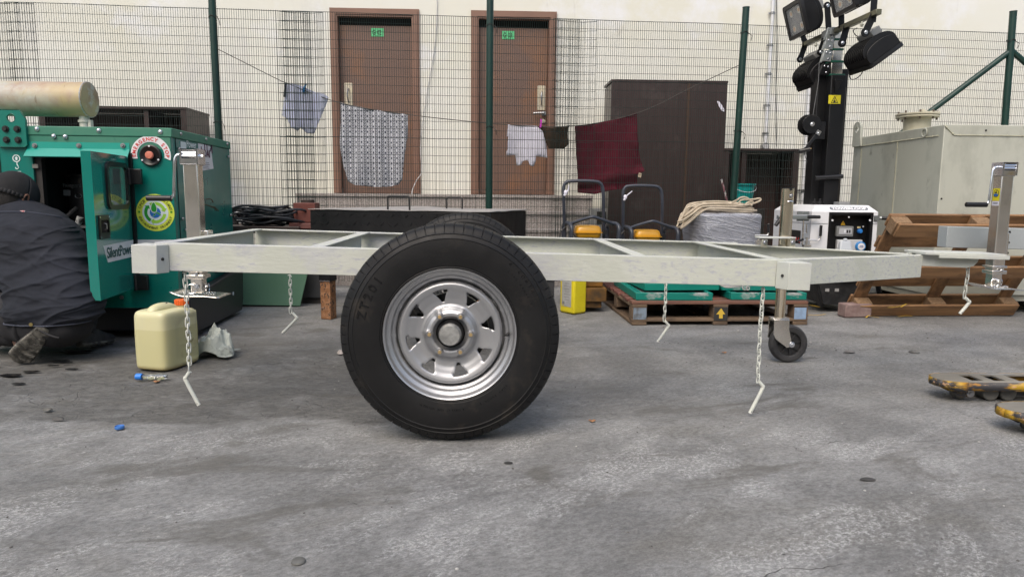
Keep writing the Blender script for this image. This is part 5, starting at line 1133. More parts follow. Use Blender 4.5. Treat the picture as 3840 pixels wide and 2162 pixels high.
# gas bottle-like dark tyre edge behind
# ------------------------------------------------------------ plate compactors
MCF = mat('frame_navy', (.028, .034, .048), .38, col2=(.040, .045, .06), ns=8)
MTK = mat('tank_yellow', (.55, .26, .012), .32, col2=(.60, .31, .02), ns=6, coat=.2, stain=[((.30, .16, .03), 12, .66, .8)])
def compactor(c, label, k, capm):
    o = T('plate_compactor', label, 'plate compactor', c, group='plate compactors beside the pallet')
    L = lambda px, py, y=0.: Vector((( (px-2205)/2595*5.15), y, .84-(py-738)/2595*5.15))
    h = [L(2124, 905, .05), L(2121, 850, .04), L(2114, 740, 0), L(2113, 705, 0), L(2119, 688, 0), L(2133, 681, 0), L(2180, 679, 0), L(2232, 681, 0), L(2250, 688, 0), L(2259, 706, 0), L(2264, 760, 0), L(2269, 850, .04), L(2273, 905, .05), L(2276, 1000, .08)]
    m_ = MB(); m_.tube(smooth_path(h, 4), .0125, 12); P('handle', m_, MCF, o, local=True)
    m_ = MB(); m_.tube(smooth_path([L(2137, 838, -.05), L(2165, 826, -.08), L(2205, 812, -.12), L(2222, 811, -.12), L(2250, 820, -.10), L(2300, 836, -.05)], 4), .0125, 12); P('guard', m_, MCF, o, local=True)
    for (a, b, y) in ((2122, 2141, -.04), (2293, 2319, -.02)):
        m_ = MB(); m_.tube(smooth_path([L(a+2, 850, y+.2), L(a+3, 838, y+.12), L((a+b)/2, 835, y+.02), L(b-3, 842, y-.03), L(b, 858, y-.05), L(b-2, 900, y-.05), L(b-3, 1000, y-.05)], 4), .0155, 12); m_.tube([L(a+2, 845, y+.2), L(a+2, 1000, y+.2)], .0155, 12); P('side_frame', m_, MCF, o, local=True)
    m_ = MB(); pr = []
    lv = [(-.047, .0), (-.047, .74), (-.044, .82), (-.034, .88), (-.004, .965), (.004, .965), (.026, .90), (.038, .84), (.043, .76), (.045, .60), (.047, .0)]
    for z_, k_ in lv:
        for i in range(56):
            t = 2*math.pi*i/56; e = .36; m_.v.append(L(2206, 866, 0) + Vector((math.copysign(abs(math.cos(t))**e, math.cos(t))*.102*k_, math.copysign(abs(math.sin(t))**e, math.sin(t))*.088*k_, z_)))
    m_.f = [[j*56+i, j*56+(i+1) % 56, (j+1)*56+(i+1) % 56, (j+1)*56+i] for j in range(len(lv)-1) for i in range(56)]
    tk = P('fuel_tank', m_, MTK, o, local=True, ang=40)
    m_ = MB(); pl = []
    for i in range(56):
        t = 2*math.pi*i/56; pl.append((math.copysign(abs(math.cos(t))**.42, math.cos(t))*.110, math.copysign(abs(math.sin(t))**.42, math.sin(t))*.094))
    cc = L(2206, 869, 0); m_.prism([(x+cc.x, y) for x, y in pl], (0, 0, cc.z-.0015), X_, Y_, .003); P('tank_rim', m_, MTK, tk, local=True)
    m_ = MB(); m_.cyl(L(2207, 853, 0), L(2207, 845, 0), .028 if k == 0 else .03, n=24); P('tank_cap', m_, capm, tk, local=True, bevel=.003)
    m_ = MB(); m_.box(L(2206, 935), (.26, .22, .14)); m_.cyl(L(2206, 920, -.13), L(2206, 920, -.10), .07, n=24); P('engine', m_, MENG, o, local=True, bevel=.015)
    m_ = MB(); m_.box((0, .03, .205), (.22, .26, .04)); m_.box((0, .02, .055), (.20, .30, .05));
    m_.box((0, .02, .13), (.26, .36, .10)); P('base_plate', m_, mat('machine_yellow', (.20, .09, .012), .5, col2=(.05, .03, .012), ns=7), o, local=True, bevel=.004)
    m_ = MB(); a = L(2120, 722, -.014); m_.sphere(a, .014, 10, 8, (1, .7, 1.3)); m_.tube(smooth_path([a, a+Vector((.018, -.004, .018)), a+Vector((.050 if k else .022, -.006, .045 if k else .055))]), [.008, .008, .007, .006, .006, .006, .005, .005, .005, .004, .004, .004, .004][:13], 6); m_.sphere(a+Vector((-.006, 0, -.018)), .010, 8, 6); P('plastic_tie', m_, MWH, o, local=True)
    m_ = MB(); m_.tube(smooth_path([L(2124, 850, .02), L(2106, 870, .02), L(2102, 900, .02), L(2110, 960, .02)]), .004, 6); m_.tube(smooth_path([L(2143, 868, 0), L(2160, 885, -.05), L(2185, 892, -.08)]), .004, 6); P('cable', m_, MBLK, o, local=True)
    m_ = MB(); m_.cyl(L(2271, 868, -.02), L(2271, 868, .03), .012, n=10); m_.cyl(L(2271, 868, -.03), L(2271, 868, -.02), .018, n=12); P('knob', m_, MGRIP, o, local=True)
a = at(2205, 738, 5.15); compactor((a.x, 5.15, 0), 'plate compactor with steel tank cap nearer the black box', 0, MZINC)
a = at(2433, 738, 5.15); compactor((a.x, 5.2, -.03), 'plate compactor with black tank cap beside the wrapped bundle', 1, MGRIP)

# ------------------------------------------------------------ pallet with teal platforms
MRW = mat('red_washed_wood', (.125, .042, .036), .8, col2=(.20, .085, .06), ns=3, stretch=(.8, 9, 9), bump=.4, bs=30, bstretch=(.5, 8, 8), stain=[((.09, .055, .04), 5, .5, .75)])
MOW = mat('old_pallet_wood', (.17, .115, .072), .85, col2=(.095, .065, .045), ns=3, stretch=(.8, 8, 8), bump=.5, bs=30, bstretch=(.5, 8, 8), stain=[((.035, .027, .022), 6, .58, .8)])
pa = T('pallet', 'old reddish wooden pallet with a yellow arrow carrying teal platforms', 'pallet', (.962, 4.49, 0), rot=(0, 0, R(1.5)))
pw, pd = 1.20, 1.07
def bd(name, c, d, m, par=pa, bev=.003):
    q = MB(); q.box(c, d); return P(name, q, m, par, local=True, bevel=bev, seg=1)
for y in (.05, pd/2, pd-.05): pass
for x in (.05, pw/2, pw-.05): bd('bottom_board', (x, pd/2, .011), (.10, pd, .022), MOW)
bd('bottom_board', (pw/2, .05, .0335), (pw, .10, .020), MOW); bd('bottom_board', (pw/2, pd-.05, .0335), (pw, .10, .020), MOW)
for x in (.05, pw/2, pw-.05):
    bd('stringer_board', (x, pd/2, .1285), (.10, pd, .020), MOW)
    for y in (.05, pd/2, pd-.05): bk_ = bd('block', (x, y, .081), (.098, .098, .073), MOW)
for i in range(8): bd('deck_board', (pw/2+rnd.uniform(-.006, .006), .047+i*(pd-.094)/7, .1495), (pw, .094, .021), MRW if i else mat('worn_red_wood', (.13, .06, .045), .8, col2=(.20, .10, .06), ns=3, stretch=(.8, 9, 9), bump=.4, bs=30))
q = bd('paper_sticker', (.052, -.0012, .078), (.088, .0012, .078), mat('blue_grey_paper', (.20, .25, .31), .8, col2=(.10, .10, .10), ns=18, lo=.45, hi=.6), bev=0)
bd('blue_sticker', (pw-.055, -.0012, .078), (.082, .0012, .078), mat('blue_paper', (.26, .38, .55), .8, col2=(.20, .27, .38), ns=18), bev=0)
bd('black_mark', (pw/2, -.0012, .075), (.092, .0012, .090), mat('black_mark', (.03, .03, .03), .8), bev=0)
m_ = MB(); m_.prism([(-.012, -.028), (.014, -.028), (.012, 0), (.030, .0), (.0, .040), (-.032, .0), (-.012, 0)], (pw/2, -.0022, .073), X_, Z_, .0006); P('arrow_mark', m_, mat('arrow_yellow', (.62, .42, .05), .8), pa, local=True)
MTE = mat('teal_platform', (.0, .19, .145), .5, col2=(.0, .165, .13), ns=4, stain=[((.36, .38, .37), 3.6, .55, .62, (1, 1, 2.2))])
MTC = mat('teal_clean', (.0, .20, .15), .45, col2=(.0, .17, .13), ns=5, stain=[((.30, .34, .32), 6, .70, .8)])
def slab(label, x0, x1, y0, d, z0, z1, m, rz=0.):
    o = T('weighing_platform', label, 'platform', (x0, y0, z0), group='teal platforms stacked on the pallet', rot=(0, 0, R(rz))); w_ = x1-x0; h = z1-z0; q = MB()
    q.box((w_/2, .012, h/2), (w_, .024, h)); q.box((w_/2, d-.012, h/2), (w_, .024, h)); q.box((.012, d/2, h/2), (.024, d-.05, h)); q.box((w_-.012, d/2, h/2), (.024, d-.05, h)); P('side_frame', q, m, o, local=True, bevel=.003)
    q = MB(); q.box((w_/2, d/2, h*.45), (w_-.05, d-.05, h*.5)); P('deck', q, mat('dusty_deck', (.10, .12, .11), .7, col2=(.22, .23, .22), ns=5), o, local=True)
    n = 8
    for i in range(n): q = MB(); q.box((.04, .05+(d-.1)*i/(n-1), h*.82), (.03, .05, .012)); P('rib', q, m, o, local=True)
X0 = lambda px, y: at(px, 1100, y).x
slab('teal platform lowest on the pallet at its near corner', X0(2385, 4.53), X0(2674, 4.53), 4.53, .80, .162, .212, MTE, 0)
slab('teal platform second from the bottom near the first chain over the pallet', X0(2420, 4.60), X0(2708, 4.60), 4.62, .74, .214, .262, MTC, 4)
slab('teal platform topmost of the stack near the black block', X0(2465, 4.7), X0(2710, 4.7), 4.66, .60, .270, .322, MTC, 5)
slab('dusty teal platform lowest at the jockey wheel side', X0(2744, 4.55), X0(3031, 4.55), 4.56, .80, .162, .210, MTE, 1)
slab('teal platform lying on the dusty one behind the jockey wheel', X0(2710, 4.63), X0(2997, 4.63), 4.65, .72, .213, .260, MTE, 0)
q = MB(); a = at(2430, 1070, 4.66); q.box((a.x+.02, 4.75, .29), (.10, .2, .045)); P('rubber_block', q, MGRIP, None, label='black block on the teal platforms at their near corner', cat='block', bevel=.004, origin=tuple(a))
q = MB(); a = at(2730, 1075, 4.6)
for k in range(3): q.tube(smooth_path([a+Vector((-.05, 0, .01+.006*k)), a+Vector((-.02, -.03, .0+.006*k)), a+Vector((.05, -.03, .004+.006*k)), a+Vector((.10, 0, .01+.004*k))]), .004, 6)
q.tube([a+Vector((.11+.018*math.cos(t), -.02, .018*math.sin(t))) for t in [i*math.pi/6 for i in range(12)]], .005, 6, closed=True); q.tube([a+Vector((.125+.012*math.cos(t), -.03, .012*math.sin(t)-.005)) for t in [i*math.pi/6 for i in range(12)]], .004, 6, closed=True)
P('grey_cable', q, mat('grey_cable', (.35, .35, .34), .5), None, label='coiled grey cable between the two stacks of teal platforms', cat='cable', origin=tuple(a))

# ------------------------------------------------------------ wrapped bundle and rope
bx0, bx1, by0, by1, bz = at(2634, 900, 4.92).x, at(2868, 900, 4.92).x, 4.92, 5.50, .735
def wrap_extra(t, b, cur):
    N = t.nodes; L = t.links; tc = N.new('ShaderNodeTexCoord').outputs['Object']; hs = []
    for sc, rt, lo in (((1.2, 1.2, 24), .06, .52), ((1.4, 1.4, 34), 1.05, .55), ((1.4, 1.4, 34), -.55, .56), ((1., 1., 46), .25, .50)):
        q = N.new('ShaderNodeMapping'); q.vector_type = 'TEXTURE'; q.inputs['Rotation'].default_value = (0, rt, 0); q.inputs['Scale'].default_value = tuple(1/k_ for k_ in sc); L.new(tc, q.inputs[0])
        n = N.new('ShaderNodeTexNoise'); n.inputs['Scale'].default_value = 1.3; n.inputs['Detail'].default_value = 5; n.inputs['Roughness'].default_value = .6; n.inputs['Distortion'].default_value = .4; L.new(q.outputs[0], n.inputs[0])
        r_ = N.new('ShaderNodeMapRange'); r_.inputs[1].default_value = lo; r_.inputs[2].default_value = lo+.16; L.new(n.outputs['Fac'], r_.inputs[0]); hs.append(r_.outputs[0])
    a = hs[0]
    for h in hs[1:]:
        m = N.new('ShaderNodeMath'); m.operation = 'ADD'; L.new(a, m.inputs[0]); L.new(h, m.inputs[1]); a = m.outputs[0]
    bn = N.new('ShaderNodeBump'); bn.inputs['Strength'].default_value = .7; bn.inputs['Distance'].default_value = .008; L.new(a, bn.inputs['Height']); L.new(bn.outputs[0], b.inputs['Normal'])
    r_ = N.new('ShaderNodeMapRange'); r_.inputs[1].default_value = .5; r_.inputs[2].default_value = 2.6; L.new(a, r_.inputs[0])
    mx = N.new('ShaderNodeMix'); mx.data_type = 'RGBA'; L.new(r_.outputs[0], mx.inputs[0]); mx.inputs[6].default_value = (.26, .27, .31, 1); mx.inputs[7].default_value = (.72, .74, .80, 1); L.new(mx.outputs[2], b.inputs['Base Color'])
MWRAP = mat('stretch_film', (.3, .3, .35), .22, extra=wrap_extra, coat=.6)
def wrapf(u, v):
    t = 2*math.pi*u; e = .30; cx_, cy_ = (bx0+bx1)/2, (by0+by1)/2; hx, hy = (bx1-bx0)/2, (by1-by0)/2
    c_, s_ = math.copysign(abs(math.cos(t))**e, math.cos(t)), math.copysign(abs(math.sin(t))**e, math.sin(t))
    if v < .72: z = .20+(bz-.03-.20)*v/.72; k = 1-.0*v
    else: w_ = (v-.72)/.28; k = max(0, 1-w_**2.2); k = k**.5 if w_ < .98 else k**.5; z = bz-.03 + .03*(1-(1-w_)**3)
    n_ = noise.noise(Vector((c_*3, s_*3, z*12)))*.008 + noise.noise(Vector((c_*2, s_*2, z*3+5)))*.012
    z += .018*math.exp(-((u-.78)/.1)**2)*(v > .6)*0
    return Vector((cx_+(hx+n_)*c_*k, cy_+(hy+n_)*s_*k, z + (.010*noise.noise(Vector((c_*2, s_*2*k, 8))) if v > .7 else 0)))
m_ = MB(); m_.grid(wrapf, 96, 40); wr_ = P('wrapped_bundle', m_, MWRAP, None, label='bulky grey bundle tightly wrapped in clear stretch film under the rope', cat='bundle', origin=((bx0+bx1)/2, by0, .2), ang=70)
m_ = MB(); m_.box(((bx0+bx1)/2, 5.2, .175), (.40, .5, .05)); 
MROPE = mat('cream_rope', (.50, .43, .33), .8, col2=(.38, .32, .24), ns=20, bump=.5, bs=300, stain=[((.24, .20, .15), 8, .62, .78)])
m_ = MB(); r_ = random.Random(4); rz = bz+.012; rx0 = at(2556, 800, 5.05).x; rx1 = at(2850, 800, 5.05).x
for k in range(15):
    xa, xb = rx0+r_.uniform(0, .10), rx1-r_.uniform(.0, .11); yc = 5.12+r_.uniform(-.05, .10); hy = r_.uniform(.05, .12); zz = rz+.0026*k+.002
    pts = []
    for i in range(28):
        t = 2*math.pi*i/28; x = (xa+xb)/2+(xb-xa)/2*math.cos(t); drop = max(0, (bx0+.03-x))*1.05*(1-.02*k)
        pts.append(Vector((x, yc+hy*math.sin(t)*(1+.2*math.sin(k)), zz - drop*(1.0 if math.sin(t) < .6 else .4) + .016*math.sin(math.pi*(x-rx0)/(rx1-rx0))*(k/14) + .007*math.sin(2*t+k*1.7) + .008*(k/14)*math.sin(t*1+.4))))
    m_.tube(smooth_path(pts, 2, closed=True), .0072, 8, closed=True)
A = lambda px, py, y=5.1: at(px, py, y)
m_.tube(smooth_path([A(2700, 778), A(2760, 752), A(2775, 742), A(2795, 740), A(2812, 752), A(2800, 772), A(2770, 770), A(2780, 750), A(2820, 748), A(2848, 744), A(2850, 752), A(2820, 764), A(2760, 775), A(2680, 790)], 5), .0072, 8)
m_.tube(smooth_path([A(2600, 778, 5.15), A(2633, 768, 5.2), A(2637, 762, 5.2), A(2650, 764, 5.2), A(2655, 770, 5.15), A(2690, 772, 5.15)], 5), .0072, 8)
m_.tube(smooth_path([A(2815, 770), A(2823, 762), A(2820, 755), A(2800, 762), A(2790, 778)], 5), .0072, 8)
P('rope_coil', m_, MROPE, None, label='coil of cream rope flopped over the film-wrapped bundle', cat='rope', origin=(rx0, 5.1, rz))
# ------------------------------------------------------------ mobile lighting tower
LT = T('lighting_tower', 'white mobile lighting tower with black mast and four floodlights', 'lighting tower', (2.6, 5.3, 0))
MWP = mat('white_powder_coat', (.72, .73, .75), .38, col2=(.66, .67, .69), ns=2, coat=.2, stain=[((.42, .42, .41), 6, .70, .85)])
MBP = mat('black_powder_coat', (.007, .0072, .008), .38, col2=(.011, .011, .012), ns=5, rvar=.06, spec=.35)
yF = 5.0
XF = at(3040, 850, yF).x; xa, xb, xc, xd = XF, XF, at(3289, 850, yF).x, at(3289, 850, yF).x+.02
yB = 5.66
zt = .797
base = [(XF, yF), (xc, yF), (xd, 5.06), (xd, yB), (XF, yB)]
cen = Vector(((xa+xd)/2, 5.33))
def ins(p, k): p = Vector(p); d = (cen-p); d = Vector((math.copysign(min(abs(d.x), k), d.x), math.copysign(min(abs(d.y), k), d.y))); return p+d
n = len(base); top = [ins(p, .05) for p in base]; bt = [Vector(p) for p in base]
pc = at(3110, 800, yF).x, at(3275, 800, yF).x; pz1 = at(3190, 797, yF).z
m_ = MB(); v = [Vector((p[0], p[1], .30)) for p in bt] + [Vector((p[0], p[1], zt-.048)) for p in bt] + [Vector((p[0], p[1], zt)) for p in top]
f = [(i, (i+1) % n, n+(i+1) % n, n+i) for i in range(n) if i != 0] + [(n+i, n+(i+1) % n, 2*n+(i+1) % n, 2*n+i) for i in range(n)] + [tuple(range(2*n, 3*n))]
m_.add(v, f)
# front wall with the recessed panel opening
m_.plate([(XF, .30), (xc, .30), (xc, zt-.048), (XF, zt-.048)], [[(pc[0], .40), (pc[1], .40), (pc[1], pz1), (pc[0], pz1)]], (0, yF+.004, 0), X_, Z_, .004)
cab = P('cabinet', m_, MWP, LT, bevel=.004, seg=2)
m_ = MB(); m_.box((XF-.0012, 5.33, at(3080, 838, yF).z), (.0015, .62, .0035)); m_.box(((xb+pc[0])/2-.005, yF-.0012, at(3080, 838, yF).z), (pc[0]-xb, .0015, .0035)); m_.box(((pc[1]+xc)/2, yF-.0012, at(3080, 838, yF).z), (xc-pc[1], .0015, .0035)); P('seam', m_, mat('seam_grey', (.2, .2, .2), .6), cab)
m_ = MB(); m_.box(((pc[0]+pc[1])/2, yF+.075, (pz1+.40)/2), (pc[1]-pc[0]+.02, .004, pz1-.40+.02))
for x_ in (pc[0]+.001, pc[1]-.001): m_.box((x_, yF+.04, (pz1+.40)/2), (.002, .07, pz1-.40))
m_.box(((pc[0]+pc[1])/2, yF+.04, pz1-.001), (pc[1]-pc[0], .07, .002))
pnl = P('control_panel', m_, MBP, LT)
m_ = MB(); m_.plate([(pc[0]-.002, .40), (pc[1]+.002, .40), (pc[1]+.002, pz1+.002), (pc[0]-.002, pz1+.002)], [[(pc[0]+.018, .38+.03), (pc[1]-.018, .41), (pc[1]-.018, pz1-.018), (pc[0]+.018, pz1-.018)]], (0, yF-.001, 0), X_, Z_, .002); P('panel_frame', m_, MBP, pnl)
def onp(px, py): return at(px, py, yF+.07)
for px, py, r_ in ((3121, 826, .0075), (3262, 826, .0075), (3183, 814, .005)):
    q = at(px, py, yF-.004); m_ = MB(); m_.cyl(q, q-Y_*.004, r_, n=14); P('screw', m_, MPIPE, pnl)
q = onp(3161, 836); m_ = MB(); m_.prism([(-.018, -.015), (.018, -.015), (0, .018)], q-Y_*.001, X_, Z_, .001); tr_ = P('warning_triangle', m_, mat('warning_orange', (.80, .45, .02), .5), pnl)
m_ = MB(); m_.prism([(.003, .010), (-.005, -.001), (.000, .0), (-.002, -.011), (.005, .002), (.000, .001)], q-Y_*.0025, X_, Z_, .0006); P('bolt_mark', m_, mat('ink_black', (.015, .015, .015), .6), tr_)
a, b = onp(3129, 886), onp(3195, 847); m_ = MB(); m_.box(((a.x+b.x)/2, yF+.055, (a.z+b.z)/2), (b.x-a.x, .03, b.z-a.z)); bb = P('breaker_box', m_, mat('clear_plastic', (.35, .36, .36), .12, trans=.4), pnl, bevel=.006)
m_ = MB(); m_.box(((a.x+b.x)/2, yF+.038, (a.z+b.z)/2+.002), (.095, .004, .045)); P('breaker_plate', m_, mat('breaker_grey', (.42, .43, .45), .5), pnl)
for i in range(3): m_ = MB(); m_.box(((a.x+b.x)/2-.005+.018*i, yF+.035, (a.z+b.z)/2+.0), (.010, .004, .022)); P('breaker', m_, MPIPE if i < 1 else MGRIP, pnl)
q = onp(3221, 866); m_ = MB(); m_.cyl(q, q-Y_*.022, .017, n=20); m_.cyl(q-Y_*.022, q-Y_*.03, .014, n=20); P('blue_button', m_, mat('button_blue', (.02, .18, .55), .4), pnl, bevel=.002)
q = onp(3220, 852); m_ = MB(); m_.box(q-Y_*.002, (.025, .002, .014)); P('button_label', m_, mat('label_cream', (.65, .55, .30), .6), pnl)
q = onp(3236, 849); m_ = MB(); m_.cyl(q, q-Y_*.006, .006, n=12); P('indicator', m_, MPIPE, pnl)
a, b = onp(3129, 960), onp(3227, 898); m_ = MB(); m_.box(((a.x+b.x)/2, yF+.055, (a.z+b.z)/2), (b.x-a.x, .03, b.z-a.z)); P('socket_plate', m_, mat('socket_grey', (.50, .51, .52), .5), pnl, bevel=.004)
a = onp(3158, 918); m_ = MB(); m_.hexa([a+Vector(p) for p in ((-.055, -.08, -.08), (.055, -.08, -.08), (.055, -.02, -.08), (-.055, -.02, -.08), (-.040, -.05, .035), (.040, -.05, .035), (.040, -.015, .035), (-.040, -.015, .035))]); m_.box(a+Vector((0, -.04, .042)), (.03, .02, .02)); P('socket_cover', m_, mat('cover_grey', (.48, .52, .56), .35), pnl, bevel=.010, seg=3)
q = onp(3216, 922); m_ = MB(); m_.cyl(q-Y_*.015, q-Y_*.05, .036, .036, n=18); P('blue_socket', m_, mat('socket_blue', (.02, .20, .50), .35), pnl, bevel=.003); m_ = MB(); m_.cyl(q-Y_*.05, q-Y_*.053, .026, n=28); P('socket_disc', m_, MSW, pnl)
m_ = MB(); m_.box(q+Vector((0, -.0545, .004)), (.026, .001, .004)); m_.box(q+Vector((0, -.0545, -.005)), (.03, .001, .003)); P('socket_print', m_, mat('print_blue', (.03, .06, .3), .5), pnl)
# maker's name
a, b = at(3117, 790, yF+.0), at(3262, 774, yF+.0); zc = (a.z+b.z)/2; sl_ = Vector((0, .50, .48)).normalized(); z_b = zt-.048
def slp(x, k): return Vector((x, yF + .05*k - .0015, z_b + .048*k - .001))
uz = (slp(0, 1)-slp(0, 0)).normalized(); mid = slp((a.x+b.x)/2, .52); L_ = (b.x-a.x)/2; hgt = .0155
pl = rrect(-L_, -hgt, L_, hgt, hgt*.98, 6); m_ = MB(); m_.prism(pl, mid, X_, uz, .001); lgp = P('name_plate', m_, mat('plate_grey', (.16, .18, .20), .4), LT)
v_, f_ = glyphs('TOWERLOOP', .036, .0008, 'CENTER', 1.0, .0022); mxw = max(p.x for p in v_); k = (L_-.012)/mxw; m_ = MB(); nn = X_.cross(uz); m_.add([mid + nn*.0012 + X_*(p.x*k) + uz*(p.y*.82-.0105) + nn*p.z for p in v_], f_); P('lettering', m_, MSW, LT)
# handles, outrigger bars, latches
def grip(p0, p1, r=.014, par=LT, nm='grip'):
    m_ = MB(); m_.cyl(p0, p1, r, r*.92, n=18); return P(nm, m_, MGRIP, par, bevel=.004)
a, b = at(2888, 813, 5.1), at(3034, 813, yF-.03); m_ = MB(); m_.box(((a.x+b.x)/2, 4.97, (a.z+b.z)/2), (b.x-a.x, .035, .028)); bar_ = P('outrigger_bar', m_, mat('bar_grey', (.30, .33, .33), .35, .7), LT, bevel=.003)
grip(Vector((b.x-.02, 4.96, b.z)), Vector((b.x+.075, 4.955, b.z)), .0135, bar_)
m_ = MB(); q = at(3013, 798, 4.98); m_.box((q.x, 4.985, q.z), (.09, .004, .022)); m_.box((q.x+.0, 4.985, q.z-.045), (.09, .004, .030)); P('bracket', m_, mat('bar_grey', (.30, .33, .33), .35, .7), LT); 
for px in (2992, 3013, 3034): q = at(px, 798, 4.98); m_ = MB(); m_.bolt((q.x, 4.983, q.z), -Y_, .004, .004); P('bolt', m_, MSTEEL, LT)
a = at(3290, 817, 5.02); m_ = MB(); m_.box((a.x-.02, 5.0, a.z), (.035, .03, .035)); m_.cyl((a.x, 5.0, a.z), (a.x+.02, 4.99, a.z), .012, n=12); P('bracket', m_, mat('bar_grey', (.30, .33, .33), .35, .7), LT); grip(Vector((a.x+.015, 4.99, a.z)), Vector((a.x+.125, 4.95, a.z+.0)), .0145)
q = at(3078, 862, 4.97); m_ = MB(); m_.cyl((q.x, 4.97, q.z-.045), (q.x, 4.97, q.z+.035), .0105, n=14); gp = P('grip', m_, MGRIP, LT, bevel=.003)
m_ = MB(); m_.tube(smooth_path([(q.x, 4.97, q.z-.04), (q.x-.002, 4.97, q.z-.062), (q.x-.02, 4.97, q.z-.075), (q.x-.07, 4.97, q.z-.076), (q.x-.135, 4.97, q.z-.076)], 4), .0055, 8); c = at(3025, 900, 4.97); m_.cyl((c.x, 4.97, c.z-.03), (c.x, 4.97, c.z+.02), .009, n=12); P('crank', m_, MGALV, LT)
c = at(3012, 850, 4.98); m_ = MB(); m_.tube([(c.x, 4.98, c.z+.05), (c.x, 4.98, c.z-.13)], .006, 8); m_.tube([(c.x+.02, 4.975, c.z+.02), (c.x+.025, 4.975, c.z-.045), (c.x, 4.975, c.z-.045)], .004, 6); P('latch_rod', m_, MGALV, LT)
c = at(3025, 921, 4.97); m_ = MB(); m_.box((c.x, 4.97, c.z), (.055, .03, .015)); P('foot_clamp', m_, MGALV, LT)
grip(at(2987, 905, 4.93), at(3012, 897, 4.95), .010)
a = at(2850, 883, 4.80); m_ = MB(); m_.tube(smooth_path([at(2830, 882, 4.8), at(2860, 882, 4.8), at(2877, 881, 4.8), at(2882, 873, 4.8)], 4), .006, 8); m_.cyl(at(2844, 882, 4.8), at(2844, 900, 4.8), .008, n=10); m_.box(at(2843, 908, 4.8), (.034, .03, .035)); cj = P('corner_jack', m_, MGALV, LT)
grip(at(2882, 873, 4.8), at(2882, 838, 4.8), .0105, cj)
a = at(2940, 820, 4.94); m_ = MB(); m_.cyl(a+Vector((-.06, 0, -.05)), a+Vector((-.01, 0, .02)), .014, n=14); P('grip', m_, MGRIP, LT, bevel=.003)
a, b = hit(2966, 908, (XF, 0, 0), X_), hit(2999, 864, (XF, 0, 0), X_); m_ = MB(); m_.box((XF-.001, (a.y+b.y)/2+.03, (a.z+b.z)/2), (.001, abs(a.y-b.y)+.10, b.z-a.z)); rs = P('data_sticker', m_, mat('sticker_black', (.02, .02, .02), .5), LT)
m_ = MB(); m_.text('TOTAL', (XF-.0022, b.y-.025, a.z+.008), -Y_, Z_, .055, .001, 'RIGHT', sx=1.6); P('lettering', m_, mat('print_red', (.62, .03, .03), .5), LT)
m_ = MB()
for px, w_ in ((2965, .05), (3050, .02), (3070, .025)): q = at(px, 760, 5.3); m_.box((q.x, 5.3, zt+.012), (w_, .05, .024)); m_.cyl((q.x, 5.28, zt+.02), (q.x, 5.28, zt+.045), w_*.35, n=12)
P('roof_fittings', m_, MGRIP, LT, bevel=.003)
q = at(3170, 760, 5.2); m_ = MB(); m_.box((q.x-.0, 5.25, zt+.012), (.09, .09, .022)); P('clear_lamp', m_, mat('clear_plastic', (.35, .36, .36), .12, trans=.4), LT, bevel=.004)
# chassis below
m_ = MB(); q0, q1 = at(3078, 1100, 5.02).x, at(3245, 1100, 5.02).x
m_.hexa([(q0+.03, 5.03, .06), (q1-.02, 5.03, .06), (q1-.02, 5.6, .06), (q0+.03, 5.6, .06), (q0-.05, 5.03, .33), (q1+.08, 5.03, .33), (q1+.08, 5.6, .33), (q0-.05, 5.6, .33)]); m_.box(((xa+xd)/2, 5.33, .28), (xd-xa-.04, .6, .05))
P('chassis', m_, mat('chassis_black', (.014, .015, .017), .45, col2=(.03, .031, .033), ns=20, bump=1., bs=22, stain=[((.12, .12, .12), 40, .70, .78)]), LT, bevel=.004)
for x_ in (q0-.03, q1+.10):
    m_ = MB(); m_.bar((x_-.06, 5.0, .36), (x_+.02, 5.0, .05), .012, .06, up=Y_); P('leg', m_, MBP, LT, bevel=.003)
for k_, px in enumerate((3102, 3138)): q = at(px, 1087, 5.02); m_ = MB(); m_.box(q, (.03, .004, .022)); P('slot', m_, mat('dust_light', (.3, .3, .3), .8), LT)
a = at(3178, 1038, 5.0); m_ = MB(); m_.prism(rrect(a.x-.095, a.z-.028, a.x+.095, a.z+.035, .012), (0, 5.0, 0), X_, Z_, .002); P('name_plate', m_, MSW, LT); m_ = MB(); m_.text('TOWER', (a.x, 4.997, a.z-.018), X_, Z_, .058, .001, 'CENTER', bold=.001); P('lettering', m_, mat('ink_black', (.015, .015, .015), .6), LT)
